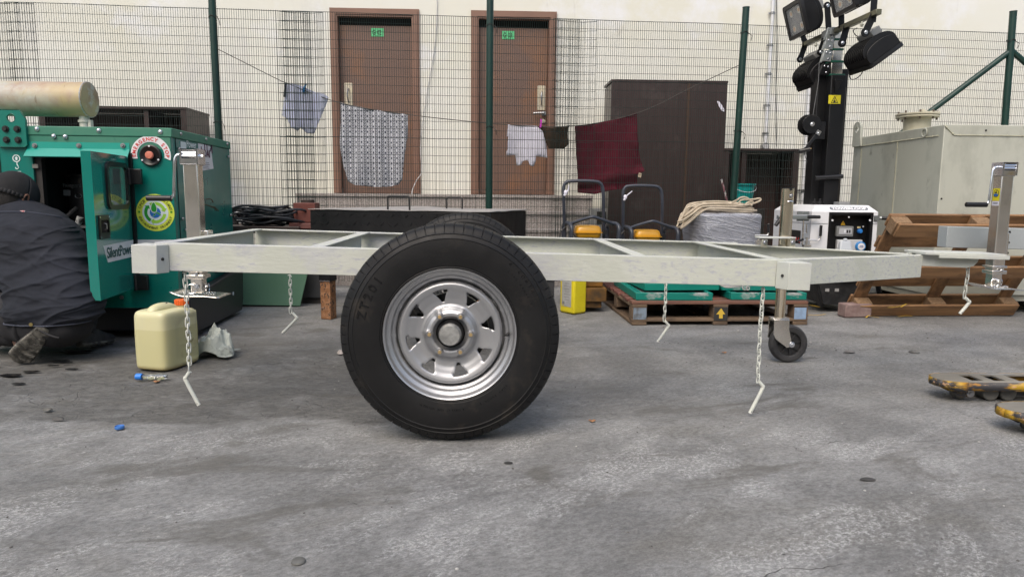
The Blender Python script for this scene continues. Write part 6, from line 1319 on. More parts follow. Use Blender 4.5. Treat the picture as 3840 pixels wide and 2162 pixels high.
# mast
def mx_(px, y=5.35): return at(px, 400, y).x
zm = at(3138, 284, 5.35).z
m_ = MB(); m_.box(((mx_(3073)+mx_(3186))/2, 5.46, (zm+.06+.30)/2), (mx_(3186)-mx_(3073), .12, zm+.06-.30)); ms = P('mast_back', m_, MBP, LT, bevel=.004)
m_ = MB(); m_.box(((mx_(3103)+mx_(3158))/2, 5.365, (zm+.30)/2), (mx_(3158)-mx_(3103), .10, zm-.30)); ms = P('mast', m_, MBP, LT, bevel=.004)
m_ = MB(); m_.cyl((mx_(3168), 5.38, .30), (mx_(3168), 5.38, zm-.08), .014, n=16); P('guide_tube', m_, mat('brown_black_tube', (.05, .04, .033), .35, .6), LT)
cx_ = (mx_(3103)+mx_(3158))/2; cy_ = 5.40
for k, (z0, z1, w_) in enumerate(((zm, zm+.10, .088), (zm+.10, zm+.19, .072), (zm+.19, zm+.265, .058), (zm+.265, zm+.36, .046))):
    m_ = MB(); m_.box((cx_+.0, cy_, (z0+z1)/2), (w_, w_, z1-z0)); tb = P('mast_section', m_, MGALV, LT, bevel=.003)
    m_ = MB(); m_.box((cx_+.0, cy_, z0+.006), (w_+.030, w_+.03, .014)); P('collar', m_, mat('collar_green', (.01, .10, .06), .4), tb, bevel=.002)
    m_ = MB(); px_ = cx_-.075-.008*(3-k); zz = z0+.045
    m_.box((px_+.01, cy_-.045, zz), (.064, .006, .082), Matrix.Rotation(.1, 3, 'Y')); m_.box((px_-.022, cy_-.03, zz-.005), (.01, .03, .09), Matrix.Rotation(.25, 3, 'Y'))
    pb_ = P('pulley_plate', m_, MBP if k == 0 else mat('plate_zinc_grey', (.36, .38, .37), .4, .6), LT, bevel=.004)
    for dx, dz in ((.0, .025), (.028, .02), (.015, -.022)): m_ = MB(); m_.bolt((px_+dx, cy_-.049, zz+dz), -Y_, .006, .006); P('bolt', m_, MZINC, pb_)
# lug and warning label on the mast
q = at(3130, 325, 5.31); m_ = MB(); m_.add([q+Vector(p) for p in ((-.012, 0, .05), (.045, 0, .045), (.004, 0, -.055), (-.012, -.03, .05), (.045, -.03, .045), (.004, -.012, -.055))], [(0, 1, 2), (5, 4, 3), (0, 3, 4, 1), (1, 4, 5, 2), (2, 5, 3, 0)]); P('lug', m_, MBP, LT, bevel=.003)
a, b = at(3106, 389, 5.312), at(3154, 357, 5.312); m_ = MB(); m_.box(((a.x+b.x)/2, 5.3135, (a.z+b.z)/2), (b.x-a.x, .001, b.z-a.z)); wl = P('warning_label', m_, mat('sticker_yellow', (.72, .62, .02), .5), LT)
c = Vector(((a.x+b.x)/2, 5.3125, (a.z+b.z)/2)); m_ = MB(); m_.plate([(-.028, -.026), (.028, -.026), (0, .028)], [[(-.021, -.022), (0, .019), (.021, -.022)]], c, X_, Z_, .0006); m_.prism(circ(0, -.014, .009, 12), c, X_, Z_, .0006); m_.box(c+Vector((0, 0, .004)), (.003, .001, .016)); P('warning_mark', m_, mat('ink_black', (.015, .015, .015), .6), LT)
q = at(3110, 665, 5.30); m_ = MB(); m_.cyl(q+Vector((-.11, 0, -.005)), q+Vector((.10, -.01, .008)), .017, n=16); P('grip', m_, MGRIP, LT, bevel=.004)
# winch
c = at(3043, 466, 5.28); wn = MB(); wn.cyl(c+Y_*.06, c+Y_*.07, .078, n=36); wn.cyl(c-Y_*.0, c+Y_*.06, .05, n=28); wn.cyl(c-Y_*.01, c, .068, n=36)
for i in range(28): t = 2*math.pi*i/28; wn.box(c+Vector((.068*math.cos(t), -.005, .068*math.sin(t))), (.008, .010, .008), Matrix.Rotation(-t, 3, 'Y'))
wn.box(c+Vector((.06, .03, -.045)), (.10, .06, .13)); w_ = P('winch', wn, MBP, LT, bevel=.002)
m_ = MB(); m_.bolt(c-Y_*.012, -Y_, .012, .012); P('bolt', m_, MZINC, w_)
a = at(3066, 500, 5.22); b = at(3018, 562, 5.20); m_ = MB(); m_.bar(a, b, .024, .008, up=Y_); P('winch_arm', m_, MBP, w_, bevel=.002)
m_ = MB(); m_.box(a+Vector((0, -.01, .004)), (.035, .008, .035), Matrix.Rotation(.5, 3, 'Y')); m_.bolt(a-Y_*.014, -Y_, .008, .008); P('nut_plate', m_, MZINC, w_)
m_ = MB(); m_.cyl(b+Vector((-.045, 0, -.012)), b+Vector((.035, -.02, .006)), .016, n=16); P('grip', m_, MGRIP, w_, bevel=.005); m_ = MB(); m_.cyl(b+Vector((.035, -.021, .006)), b+Vector((.037, -.022, .006)), .007, n=12); P('bolt', m_, mat('brass_zinc', (.72, .52, .26), .3, .9), w_)
m_ = MB(); m_.tube([at(3072, 235, 5.3), at(3070, 300, 5.3), c+Vector((.02, .03, .06))], .0025, 5); m_.tube([at(3015, 570, 5.5), at(3030, 620, 5.5), at(3022, 760, 5.5)], .003, 5); P('winch_cable', m_, MSTEEL, LT)
# crossbar and floodlights
zb = 2.095; xb_ = 2.615; MOL = mat('olive_bar', (.20, .19, .12), .35, .7, col2=(.14, .14, .11), ns=6)
m_ = MB(); m_.bar((2.600, 5.82, zb), (2.635, 4.78, zb), .04, .036); P('crossbar', m_, MOL, LT, bevel=.003)
m_ = MB(); m_.box((xb_-.004, 5.40, zb), (.06, .16, .05)); m_.bolt((xb_-.036, 5.36, zb), -X_, .008, .01); P('crossbar_clamp', m_, mat('plate_zinc_grey', (.36, .38, .37), .4, .6), LT, bevel=.003)
def flood(c, h, n, w, H=.25, W=.29, face=True):
    c = Vector(c); h = Vector(h).normalized(); n = Vector(n).normalized(); w = h.cross(n).normalized()
    def lp(a, b, cc): return c + w*a + h*b + n*cc
    hs = []; 
    for i in range(17):
        t = math.pi*i/16; hs.append((-H/2*math.cos(t), -.035-.070*math.sin(t)**.8))
    prof = [(-H/2, .0)] + hs + [(H/2, .0)]
    m_ = MB(); q = [lp(-W/2, a, b) for a, b in prof]; extr(m_, q, w*W)
    body = P('floodlight', m_, MBP, LT, bevel=.003, label=None)
    m_ = MB()
    for i in range(11):
        a = -W/2+.012+(W-.032)*i/10; q = [lp(a, x_*1.05, y_*1.30-.006) for x_, y_ in hs]; extr(m_, q, w*.006)
    P('cooling_fins', m_, MBP, body)
    m_ = MB(); ol = rrect(-W/2-.010, -H/2-.010, W/2+.010, H/2+.010, .022); il = rrect(-W/2+.018, -H/2+.018, W/2-.018, H/2-.018, .008); m_.plate(ol, [il], lp(0, 0, 0), w, h, .024 if w.cross(h).dot(n) > 0 else -.024); P('bezel', m_, MGRIP, body, bevel=.005)
    m_ = MB(); m_.plate(il, [], lp(0, 0, .004), w, h, .001); P('reflector', m_, mat('lamp_inside', (.10, .085, .08), .25, .4), body)
    for sx_ in (-1, 1):
        for sz_ in (-1, 1):
            p = lp(sx_*.066, sz_*.060, .0055); m_ = MB(); m_.cyl(p, p+n*.002, .027, n=24); P('led_ring', m_, mat('led_cream', (.62, .57, .42), .4), body); m_ = MB(); m_.cyl(p+n*.002, p+n*.004, .014, n=20); P('led', m_, mat('led_orange', (.72, .36, .12), .4), body)
    m_ = MB(); m_.plate(rrect(-W/2+.015, -H/2+.015, W/2-.015, H/2-.015, .008), [], lp(0, 0, .014), w, h, .002); P('lens', m_, mat('lens_glass', (.9, .92, .92), .03, alpha=.18), body)
    m_ = MB(); m_.box((0, 0, 0), (1, 1, 1)); m_.v = [lp(p.x*.19, .055+p.y*.075, -.155+p.z*.05) for p in m_.v]; P('driver', m_, mat('driver_grey', (.30, .30, .29), .4, .5), body, bevel=.005)
    return lp
fl1 = flood((2.445, 5.62, 2.245), (-.3, 0, 1), (-1, 0, -.3), None)
fl2 = flood((2.525, 5.06, 2.29), (-.3, 0, 1), (-1, 0, -.3), None)
fl4 = flood((2.735, 4.98, 1.835), (.8, 0, .6), (.6, 0, -.8), None)
fl3 = flood((2.64, 5.62, 1.81), (.8, 0, .6), (.6, 0, -.8), None)
fl5 = flood((2.80, 4.80, 2.50), (.3, 0, 1), (1, 0, -.3), None, H=.25)
def arm(a, b, ww=.034, th=.006):
    m_ = MB(); a = Vector(a); b = Vector(b); m_.bar(a, b, ww, th, up=Y_); m_.cyl(b-Y_*.004, b+Y_*.004, ww*.62, n=20); q = P('bracket_arm', m_, MBP, LT, bevel=.002); m_ = MB(); m_.bolt(b-Y_*.006, -Y_, .009, .009); P('bolt', m_, MZINC, q)
arm((xb_-.0, 5.43, zb), at(3102, 22, 5.43), .046); arm((xb_-.01, 5.80, zb), (2.53, 5.80, 2.27), .044)
arm((xb_, 5.24, zb), (2.59, 5.24, 2.38), .044); arm((2.64, 4.86, zb-.05), (2.64, 4.86, 2.60), .046)
arm((2.635, 4.84, zb), at(3245, 122, 4.84), .05); arm((xb_+.01, 5.18, zb), at(3158, 162, 5.18), .05)
arm((2.60, 5.79, zb), at(3000, 223, 5.79), .044); arm((xb_-.01, 5.46, zb), at(3076, 196, 5.46), .044)
for cp_ in ([at(3180, 262, 5.1), at(3190, 296, 5.1), at(3212, 294, 5.1), at(3232, 275, 5.1), at(3235, 250, 5.05)], [at(3215, 105, 5.2), at(3200, 115, 5.2), at(3212, 135, 5.15), at(3250, 145, 5.1), at(3265, 165, 5.0)],
            [at(3260, 120, 4.9), at(3275, 122, 4.9), at(3282, 140, 4.95), at(3270, 160, 5.0)], [at(2998, 240, 5.7), at(3000, 252, 5.7), at(3010, 258, 5.65)]):
    m_ = MB(); m_.tube(smooth_path(cp_), .0035, 6); P('lamp_cable', m_, MBLK, LT)
for px, py in ((3060, 168), (3232, 92)): q = at(px, py, 5.5 if px < 3100 else 4.95); m_ = MB(); m_.bolt(q, -Z_, .010, .012); m_.cyl(q, q+Z_*.02, .006, n=8); P('bolt', m_, mat('cream_zinc', (.62, .60, .50), .30, .75), LT)

# ------------------------------------------------------------ grey-green tank enclosure
GX, GY, GZ = 3.29, 4.98, 1.38
MTN = mat('stone_grey_paint', (.44, .45, .385), .55, col2=(.47, .48, .42), ns=1.2, bump=.15, bs=40, stain=[((.30, .305, .26), 2.6, .50, .70, (1, 1, .5)), ((.17, .17, .145), 9, .62, .76, (1, 1, .5)), ((.40, .34, .19), 9, .73, .80)])
MBD = mat('cream_sealant', (.46, .45, .34), .55, col2=(.36, .35, .26), ns=20)
gt = T('tank_enclosure', 'large grey-green steel enclosure with flanged pipe and lifting eyes beyond the pallet', 'steel enclosure', (GX, GY, 0))
m_ = MB(); m_.box((GX+1.4, GY+.62, (GZ+.14)/2), (2.8, 1.24, GZ-.14)); P('body', m_, MTN, gt, bevel=.005)
m_ = MB(); m_.box((GX+1.4, GY+.62, .12), (2.78, 1.2, .05)); P('base_rail', m_, mat('base_cream', (.40, .40, .34), .6), gt)
for x_ in (GX+.4, GX+2.4): m_ = MB(); m_.box((x_, GY+.62, .048), (.2, 1.1, .096)); P('skid', m_, MDARK, gt)
bd_ = MB()
def bead(a, b, r=.004, n=9):
    a = Vector(a); b = Vector(b); pts = [a.lerp(b, i/n) for i in range(n+1)]; m_ = MB(); m_.tube(pts, r, 5); 
    for i in range(0, n, 2): m_.sphere(a.lerp(b, (i+.5)/n), r*1.9, 6, 4)
    P('seal_bead', m_, MBD, gt)
e = .003
bead((GX+.075, GY-e, GZ-.075), (GX+.86, GY-e, GZ-.075)); bead((GX+.86, GY-e, GZ-.075), (GX+.86, GY-e, .18)); bead((GX+.0, GY-e, GZ-.01), (GX+.075, GY-e, GZ-.075), n=3)
bead((GX-e, GY+.06, GZ-.075), (GX-e, GY+1.2, GZ-.075)); bead((GX-e, GY+.56, GZ-.075), (GX-e, GY+.56, .18)); bead((GX-e, GY+1.1, GZ-.10), (GX-e, GY+1.1, .18))
m_ = MB(); m_.box((GX-.001, GY+.60, GZ/2), (.003, .09, GZ-.32)); P('cover_strip', m_, MTN, gt)
for px, py in ((3697, 489), (3530, 745)):
    q = at(px, py, GY); m_ = MB(); m_.cyl((q.x, GY-.001, q.z), (q.x, GY-.003, q.z), .007, n=14); P('hole', m_, MDARK, gt)
for (yy, full) in ((GY+1.18, 1), ):
    m_ = MB(); m_.plate([(yy-.09, GZ-.075), (yy+.045, GZ-.075), (yy+.045, GZ+.07)] + [(yy-.015+.062*math.cos(R(t)), GZ+.075+.062*math.sin(R(t))) for t in range(10, 171, 16)] + [(yy-.08, GZ+.0)], [circ(yy-.015, GZ+.07, .028, 18)], (GX-.022, 0, 0), Y_, Z_, .018); P('lifting_eye', m_, MTN, gt, bevel=.002)
q = (GX-.006, GY+.22, GZ-.04); m_ = MB(); m_.tube([(q[0], q[1]+.03*math.cos(t), q[2]+.03*math.sin(t)) for t in [i*math.pi/8 for i in range(16)]], .005, 6, closed=True); P('weld_ring', m_, MTN, gt)
fx_, fyy = at(3437, 480, 5.55).x, 5.55
MCR = mat('cream_flange', (.46, .43, .32), .55, col2=(.55, .53, .43), ns=5, stain=[((.18, .15, .10), 9, .66, .8)])
m_ = MB(); m_.cyl((fx_, fyy, GZ), (fx_, fyy, GZ+.115), .097, n=40); P('vent_pipe', m_, MCR, gt)
m_ = MB(); m_.cyl((fx_, fyy, GZ+.108), (fx_, fyy, GZ+.122), .155, n=48); m_.cyl((fx_, fyy, GZ+.126), (fx_, fyy, GZ+.140), .157, n=48); P('flange', m_, MCR, gt, bevel=.003)
for i in range(8):
    t = R(i*45+20); p = Vector((fx_+.135*math.cos(t), fyy+.135*math.sin(t), GZ+.09)); m_ = MB(); m_.cyl(p, p+Z_*.07, .007, n=8); P('bolt', m_, mat('rust_bolt', (.12, .09, .07), .7), gt)
m_ = MB(); m_.tube([(fx_+.02*i+.0, fyy-.06, GZ+.150+.004*math.sin(i*1.8)) for i in range(8)], .008, 6); m_.sphere((fx_+.01, fyy-.05, GZ+.16), .018, 10, 8); P('rope_scrap', m_, MCR, gt)

# ------------------------------------------------------------ leaning wooden pallet
MPW = mat('brown_pallet_wood', (.30, .165, .075), .75, col2=(.18, .095, .045), ns=2.6, stretch=(.9, 9, 9), bump=.4, bs=26, bstretch=(.5, 9, 9), stain=[((.045, .028, .018), 3.2, .52, .74, (1, 3, 3)), ((.38, .26, .14), 4, .60, .76, (1, 6, 6))])
MPWV = mat('brown_pallet_wood_cross', (.27, .145, .065), .75, col2=(.16, .085, .04), ns=2.6, stretch=(9, .9, 9), bump=.4, bs=26, bstretch=(9, .5, 9), stain=[((.045, .028, .018), 3.2, .52, .74, (3, 1, 3)), ((.33, .20, .05), 3, .66, .78)])
MBLKW = mat('chipboard_block', (.26, .165, .09), .9, col2=(.18, .11, .06), ns=70, bump=.8, bs=120)
PA = R(58)
wp = T('leaning_pallet', 'brown wooden pallet leaning towards the viewer in front of the grey-green enclosure', 'pallet', (2.66, 4.97, .0), rot=(0, 0, R(2.5)))
uw = 1.22; vl = .80
vd = Vector((0, -math.cos(PA), math.sin(PA))); nd = Vector((0, -math.sin(PA), -math.cos(PA)))
o0 = Vector((0, 0, .144*math.cos(PA)))
RM = Matrix((X_, vd, X_.cross(vd))).transposed()
if (RM @ Z_).dot(nd) < 0: sg_ = -1
else: sg_ = 1
def wb_(name, u, v, n, du_, dv_, dn_, m):
    c = o0 + X_*u + vd*v + nd*n; q = MB(); q.box(c, (du_, dv_, dn_), RM); return P(name, q, m, wp, local=True, bevel=.004, seg=1)
for i, v in enumerate((.05, .225, .40, .575, .75)): wb_('deck_board', uw/2+rnd.uniform(-.008, .008), v, .011, uw, .092, .020, MPW)
for u in (.05, uw/2, uw-.05): wb_('stringer_board', u, vl/2, .033, .098, vl, .021, MPWV)
for u in (.05, uw/2, uw-.05):
    for v in (.05, vl/2, vl-.05): wb_('block', u+rnd.uniform(-.006, .006), v, .083, .115, .098, .076, MBLKW)
for v in (.05, vl/2, vl-.05): wb_('runner_board', uw/2+(.0 if v != .5 else .01), v, .133, uw, .098, .021, MPW)
# brick, straps
q = on(3208, 1188); br = MB(); br.box((q.x, q.y+.02, .05), (.205, .10, .098), Matrix.Rotation(R(6), 3, 'Z')); P('paver_brick', br, mat('brick_mauve', (.20, .135, .125), .9, col2=(.27, .20, .185), ns=14, bump=.9, bs=60, stain=[((.12, .08, .08), 9, .6, .75)]), None, bevel=.010, seg=3, label='mauve concrete paving brick at the foot of the slanted wooden pallet', cat='brick', origin=(q.x, q.y, 0))
MSTR = mat('strap_yellow', (.62, .40, .05), .45)
def strap(pts, label, w_=.012):
    P3 = [Vector(p) for p in pts]; m_ = MB(); pp = smooth_path(P3, 5)
    for i in range(len(pp)-1):
        d = (pp[i+1]-pp[i]); s_ = d.cross(Z_); s_ = s_.normalized()*w_/2 if s_.length > 1e-5 else Y_*w_/2
        m_.add([pp[i]-s_, pp[i]+s_, pp[i+1]+s_, pp[i+1]-s_], [(0, 1, 2, 3)])
    P('strap', m_, MSTR, None, label=label, cat='packing strap', origin=tuple(P3[0]), solid=.001, group='yellow packing straps on the ground')
def og(px, py, z=.006): v = on(px, py, z); return v
strap([og(3247, 1190), og(3258, 1182, .02), og(3275, 1186, .012), og(3297, 1190)], 'crumpled yellow strap end at the near corner of the slanted pallet')
strap([og(3368, 1186), og(3395, 1183), og(3421, 1184)], 'short straight yellow strap along the bottom of the slanted pallet')
strap([at(3330, 1152, 4.75), at(3360, 1150, 4.75), at(3390, 1142, 4.74), at(3398, 1139, 4.74), at(3378, 1150, 4.73)], 'knotted yellow strap caught on the slanted pallet')
strap([og(3010, 1178), og(3060, 1181), og(3096, 1177)], 'yellow strap lying between the loaded pallet and the brick', .008)
strap([on(3040, 1143, .03), on(3075, 1150, .03)], 'yellow strip behind the jockey wheel near the lighting tower', .03)
m_ = MB(); q = on(3015, 1185); m_.lathe([(.016, 0), (.026, .004), (.026, .009), (.016, .006)], (q.x, q.y, 0), Z_, 20, closed=True); P('black_ring', m_, MGRIP, None, label='small black ring on the ground by the pallet corner', cat='ring', origin=(q.x, q.y, 0))
# ------------------------------------------------------------ pallet jack
pj = T('pallet_jack', 'battered orange-yellow pallet jack forks entering from the edge', 'pallet jack', (1.88, 2.685, 0), rot=(0, 0, R(-2)))
MPJ = mat('worn_orange_paint', (.42, .19, .018), .55, col2=(.44, .27, .02), ns=9, lo=.4, hi=.6, stretch=(.6, 1, 1), bump=.5, bs=50, stain=[((.045, .045, .05), 15, .47, .54, (.4, 1, 1.6)), ((.55, .34, .20), 34, .56, .62, (.4, 1, 1.5))])
MPT = mat('worn_fork_top', (.27, .25, .21), .55, .1, col2=(.17, .16, .14), ns=5, stretch=(.35, 1, 1), bump=.4, bs=60, bstretch=(.3, 1, 1), stain=[((.42, .28, .12), 12, .66, .74, (.4, 1, 1)), ((.30, .33, .37), 5, .55, .8, (.4, 1, 1))])
def fork(x0, y0, par):
    W = .16; L = 1.15; zt, zb = .088, .042
    # outline in plan: pointed nose at -x
    nose = [(-.118, .0)] ; pl = [(0, -W/2), (L, -W/2), (L, W/2), (0, W/2), (-.05, W*.44), (-.085, W*.30), (-.10, W*.12), (-.10, -W*.12), (-.085, -W*.30), (-.05, -W*.44)]
    hol = [[(.035+.095*k+sk, -.048), (.085+.095*k+sk, -.048), (.085+.095*k+sk, .048), (.035+.095*k+sk, .048)] for k, sk in ((0, 0), (1, 0))] + [[(.235, -.05), (.40, -.05), (.40, .05), (.235, .05)]]
    m_ = MB(); m_.plate([(x0+x, y0+y) for x, y in pl], [[(x0+x, y0+y) for x, y in h] for h in hol], (0, 0, zt-.006), X_, Y_, .006); tp_ = P('fork_top', m_, MPT, par, local=True, bevel=.002, ang=30)
    m_ = MB(); i_ = len(pl); drop = {0: .046, 3: .046, 4: .036, 9: .036, 5: .030, 8: .030, 6: .030, 7: .030}
    for a in range(len(pl)):
        b = (a+1) % len(pl)
        if a == 1: continue
        pa_, pb_ = pl[a], pl[b]; da, db = drop.get(a, .046), drop.get(b, .046)
        if a == 0 and b == 1: da = .034
        ca, cb = Vector((x0+pa_[0]*1.02, y0+pa_[1]*1.02, 0)), Vector((x0+pb_[0]*1.0, y0+pb_[1]*1.02, 0))
        m_.add([ca+Z_*zt, cb+Z_*zt, cb+Z_*(zt-db), ca+Z_*(zt-da)], [(0, 1, 2, 3)])
    P('fork_side', m_, MPJ, par, local=True, solid=.005, ang=25)
    for yy in (-W*.30, W*.30):
        m_ = MB(); m_.prism([(x0-.08, .062), (x0+.05, .05), (x0+.05, .030), (x0+.03, .018), (x0+.0, .016), (x0-.03, .030)], (0, y0+yy+.003, 0), X_, Z_, .006)
        P('roller_bracket', m_, MPJ, par, local=True, bevel=.001)
    for xx, rr, ww in ((.012, .0235, .05), (.125, .034, .09), (.20, .034, .09)):
        m_ = MB(); m_.cyl((x0+xx, y0-ww/2-.0, rr*.98), (x0+xx, y0+ww/2, rr*.98), rr, n=28); ro = P('roller', m_, mat('roller_grey', (.15, .145, .13), .5, col2=(.08, .08, .075), ns=10), par, local=True, bevel=.004)
    m_ = MB(); m_.bolt((x0+.030, y0-W*.30-.004, .034), -Y_, .008, .006); m_.cyl((x0+.030, y0-W*.30-.002, .034), (x0+.030, y0-W*.30-.008, .034), .016, n=20); P('axle', m_, MSTEEL, par, local=True)
    m_ = MB(); m_.prism([(x0+.34, .046), (x0+.50, .046), (x0+.44, .028), (x0+.42, .016), (x0+.40, .012), (x0+.375, .018), (x0+.36, .034)], (0, y0-W/2+.008, 0), X_, Z_, .006); m_.cyl((x0+.402, y0-W/2-.004, .028), (x0+.402, y0-W/2+.03, .028), .010, n=16); P('link_bracket', m_, MPJ, par, local=True, bevel=.001)
    m_ = MB(); m_.box((x0+.40, y0, .030), (.5, .06, .022)); P('push_rod', m_, MBLK, par, local=True)
fork(.128, .14, pj); fork(.12, -.29, pj)
m_ = MB(); m_.box((1.25, -.08, .12), (.10, .60, .18)); P('yoke', m_, MPJ, pj, local=True, bevel=.01)
m_ = MB(); m_.cyl((1.40, -.08, .06), (1.40, -.08, 1.1), .02, n=14); P('tiller', m_, MPJ, pj, local=True)
# ------------------------------------------------------------ cream jerrycan
jc = T('jerrycan', 'cream plastic jerrycan with orange cap standing by the green generator', 'jerrycan', (-1.518, 3.258, 0), rot=(0, 0, R(-17)))
def can_extra(t, b, cur):
    N = t.nodes; L = t.links; tc = N.new('ShaderNodeTexCoord').outputs['Object']; sp = N.new('ShaderNodeSeparateXYZ'); L.new(tc, sp.inputs[0])
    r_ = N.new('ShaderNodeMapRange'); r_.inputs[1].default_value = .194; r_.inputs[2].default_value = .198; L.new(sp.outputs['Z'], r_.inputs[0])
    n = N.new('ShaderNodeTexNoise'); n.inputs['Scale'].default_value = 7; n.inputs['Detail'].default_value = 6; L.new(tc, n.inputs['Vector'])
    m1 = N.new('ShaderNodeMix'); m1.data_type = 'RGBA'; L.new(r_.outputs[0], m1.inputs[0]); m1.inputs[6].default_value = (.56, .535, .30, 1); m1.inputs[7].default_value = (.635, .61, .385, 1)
    r2 = N.new('ShaderNodeMapRange'); r2.inputs[1].default_value = .025; r2.inputs[2].default_value = .0; L.new(sp.outputs['Z'], r2.inputs[0])
    m2 = N.new('ShaderNodeMix'); m2.data_type = 'RGBA'; m2.inputs[7].default_value = (.42, .31, .12, 1); L.new(m1.outputs[2], m2.inputs[6]); q = N.new('ShaderNodeMath'); q.operation = 'MULTIPLY'; L.new(r2.outputs[0], q.inputs[0]); q.inputs[1].default_value = .7; L.new(q.outputs[0], m2.inputs[0])
    r3 = N.new('ShaderNodeMapRange'); r3.inputs[1].default_value = .64; r3.inputs[2].default_value = .8; L.new(n.outputs['Fac'], r3.inputs[0]); m3 = N.new('ShaderNodeMix'); m3.data_type = 'RGBA'; L.new(r3.outputs[0], m3.inputs[0]); L.new(m2.outputs[2], m3.inputs[6]); m3.inputs[7].default_value = (.33, .28, .16, 1)
    L.new(m3.outputs[2], b.inputs['Base Color']); b.inputs['Subsurface Weight'].default_value = .25; b.inputs['Subsurface Radius'].default_value = (.05, .045, .02); b.inputs['Subsurface Scale'].default_value = .4
MCAN = mat('cream_hdpe', (.6, .58, .4), .36, extra=can_extra)
jw, jl, jh = .19, .25, .284
def canf(u, v):
    t = 2*math.pi*u; e = .34; c_, s_ = math.copysign(abs(math.cos(t))**e, math.cos(t)), math.copysign(abs(math.sin(t))**e, math.sin(t))
    if v < .06: k = math.sin(v/.06*math.pi/2)**.6 if v > 0 else 0; z = .022*(1-math.cos(v/.06*math.pi/2)); k = .0 if v == 0 else .82+.18*k
    elif v < .80: k = 1+.012*math.sin((v-.06)/.74*math.pi); z = .022+(jh-.05-.022)*(v-.06)/.74
    else:
        w_ = (v-.80)/.20; k = max(0, 1-w_**2.6)**.5; z = jh-.05+.05*(1-(1-min(1, w_*1.35))**2 if w_ < .74 else 1)
    x, y = -jw/2+jw/2*c_*k, jl/2+jl/2*s_*k
    if v > .85: z -= .022*math.exp(-((y-.115)/.05)**2)*math.exp(-((x+jw/2)/.06)**2)*0 + .02*max(0, (y-.16)/.12)
    # panel on the long side
    if c_ > .9 and k > .99:
        yy, zz = y, z
        d = max(abs(yy-.165)-.085, abs(zz-.135)-.105, (abs(yy-.165)+abs(zz-.135)-.165)*.707); x += -.0035*(1/(1+math.exp(d/.0025)))
        rr = math.hypot(yy-.175, zz-.135); x += .0022*math.exp(-((rr-.055)/.0028)**2)
    return Vector((x, y, z))
m_ = MB(); m_.grid(canf, 220, 90); P('body', m_, MCAN, jc, local=True, ang=60)
m_ = MB(); m_.tube(smooth_path([(-jw/2, .045, jh-.06), (-jw/2, .042, jh-.02), (-jw/2, .05, jh-.004), (-jw/2, .09, jh+.002), (-jw/2, .13, jh-.002), (-jw/2, .165, jh-.014), (-jw/2, .18, jh-.04)], 5), .029, 16); P('handle', m_, MCAN, jc, local=True)
m_ = MB(); m_.cyl((-jw/2, .235, jh-.03), (-jw/2, .235, jh+.004), .024, n=24); P('neck', m_, MCAN, jc, local=True, bevel=.003)
m_ = MB(); m_.cyl((-jw/2, .235, jh-.0), (-jw/2, .235, jh+.028), .031, n=18)
for i in range(18): t = 2*math.pi*i/18; m_.box((-jw/2+.031*math.cos(t), .235+.031*math.sin(t), jh+.014), (.004, .005, .026), Matrix.Rotation(t, 3, 'Z'))
P('cap', m_, mat('cap_orange', (.72, .13, .02), .4), jc, local=True, bevel=.002)
m_ = MB(); m_.box((-jw/2+.0, .105, jh+.020), (.03, .035, .012), Matrix.Rotation(.1, 3, 'X')); P('handle_gap', m_, MDARK, jc, local=True)
m_ = MB(); 
for (a0, a1, rr) in ((60, 150, .020), (-110, -20, .020), (170, 230, .010)):
    m_.tube([(-.0015, .175+rr*math.cos(R(a0+(a1-a0)*i/6)), .135+rr*math.sin(R(a0+(a1-a0)*i/6))) for i in range(7)], [.0008, .002, .003, .003, .003, .002, .0008], 5)
P('moulded_mark', m_, mat('grime', (.22, .20, .11), .6), jc, local=True)
# rag
r0 = Vector((on(795, 1335).x+.0, on(795, 1335).y+.03, 0))
def ragf(u, v):
    x, y = (u-.5)*.20, (v-.5)*.22; r_ = math.hypot(x/.10, y/.11)
    f1 = noise.noise(Vector((x*13, y*13, 2))); f2 = noise.noise(Vector((x*30+3, y*30, 9)))
    h = .010+.115*max(0, 1-r_**2*.85)**.8*min(1., .62+.55*(1-2.2*abs(f1))) + .028*(.3-abs(f2))*max(0, 1.3-r_)
    h += (.022*(1-min(1, 2.4*abs(noise.noise(Vector((x*17+y*9, y*15-x*6, 3))))))**2 + .012*(1-min(1, 2.4*abs(noise.noise(Vector((x*30-y*22, y*26, 11))))))**2)*max(0, 1.15-r_)
    return Vector((r0.x+x+.055*noise.noise(Vector((x*10, y*10, 5)))+.05*h, r0.y+y*.9+.04*noise.noise(Vector((x*11+7, y*11, 1))), max(.004, h)))
m_ = MB(); m_.grid(ragf, 110, 100); P('rag', m_, mat('dirty_rag', (.44, .47, .43), .85, col2=(.33, .37, .35), ns=5, bump=.5, bs=90, stain=[((.07, .07, .065), 9, .56, .68), ((.62, .64, .60), 5, .62, .8)]), None, solid=.002, label='crumpled dirty pale rag beside the cream jerrycan', cat='rag', origin=tuple(r0), ang=60)
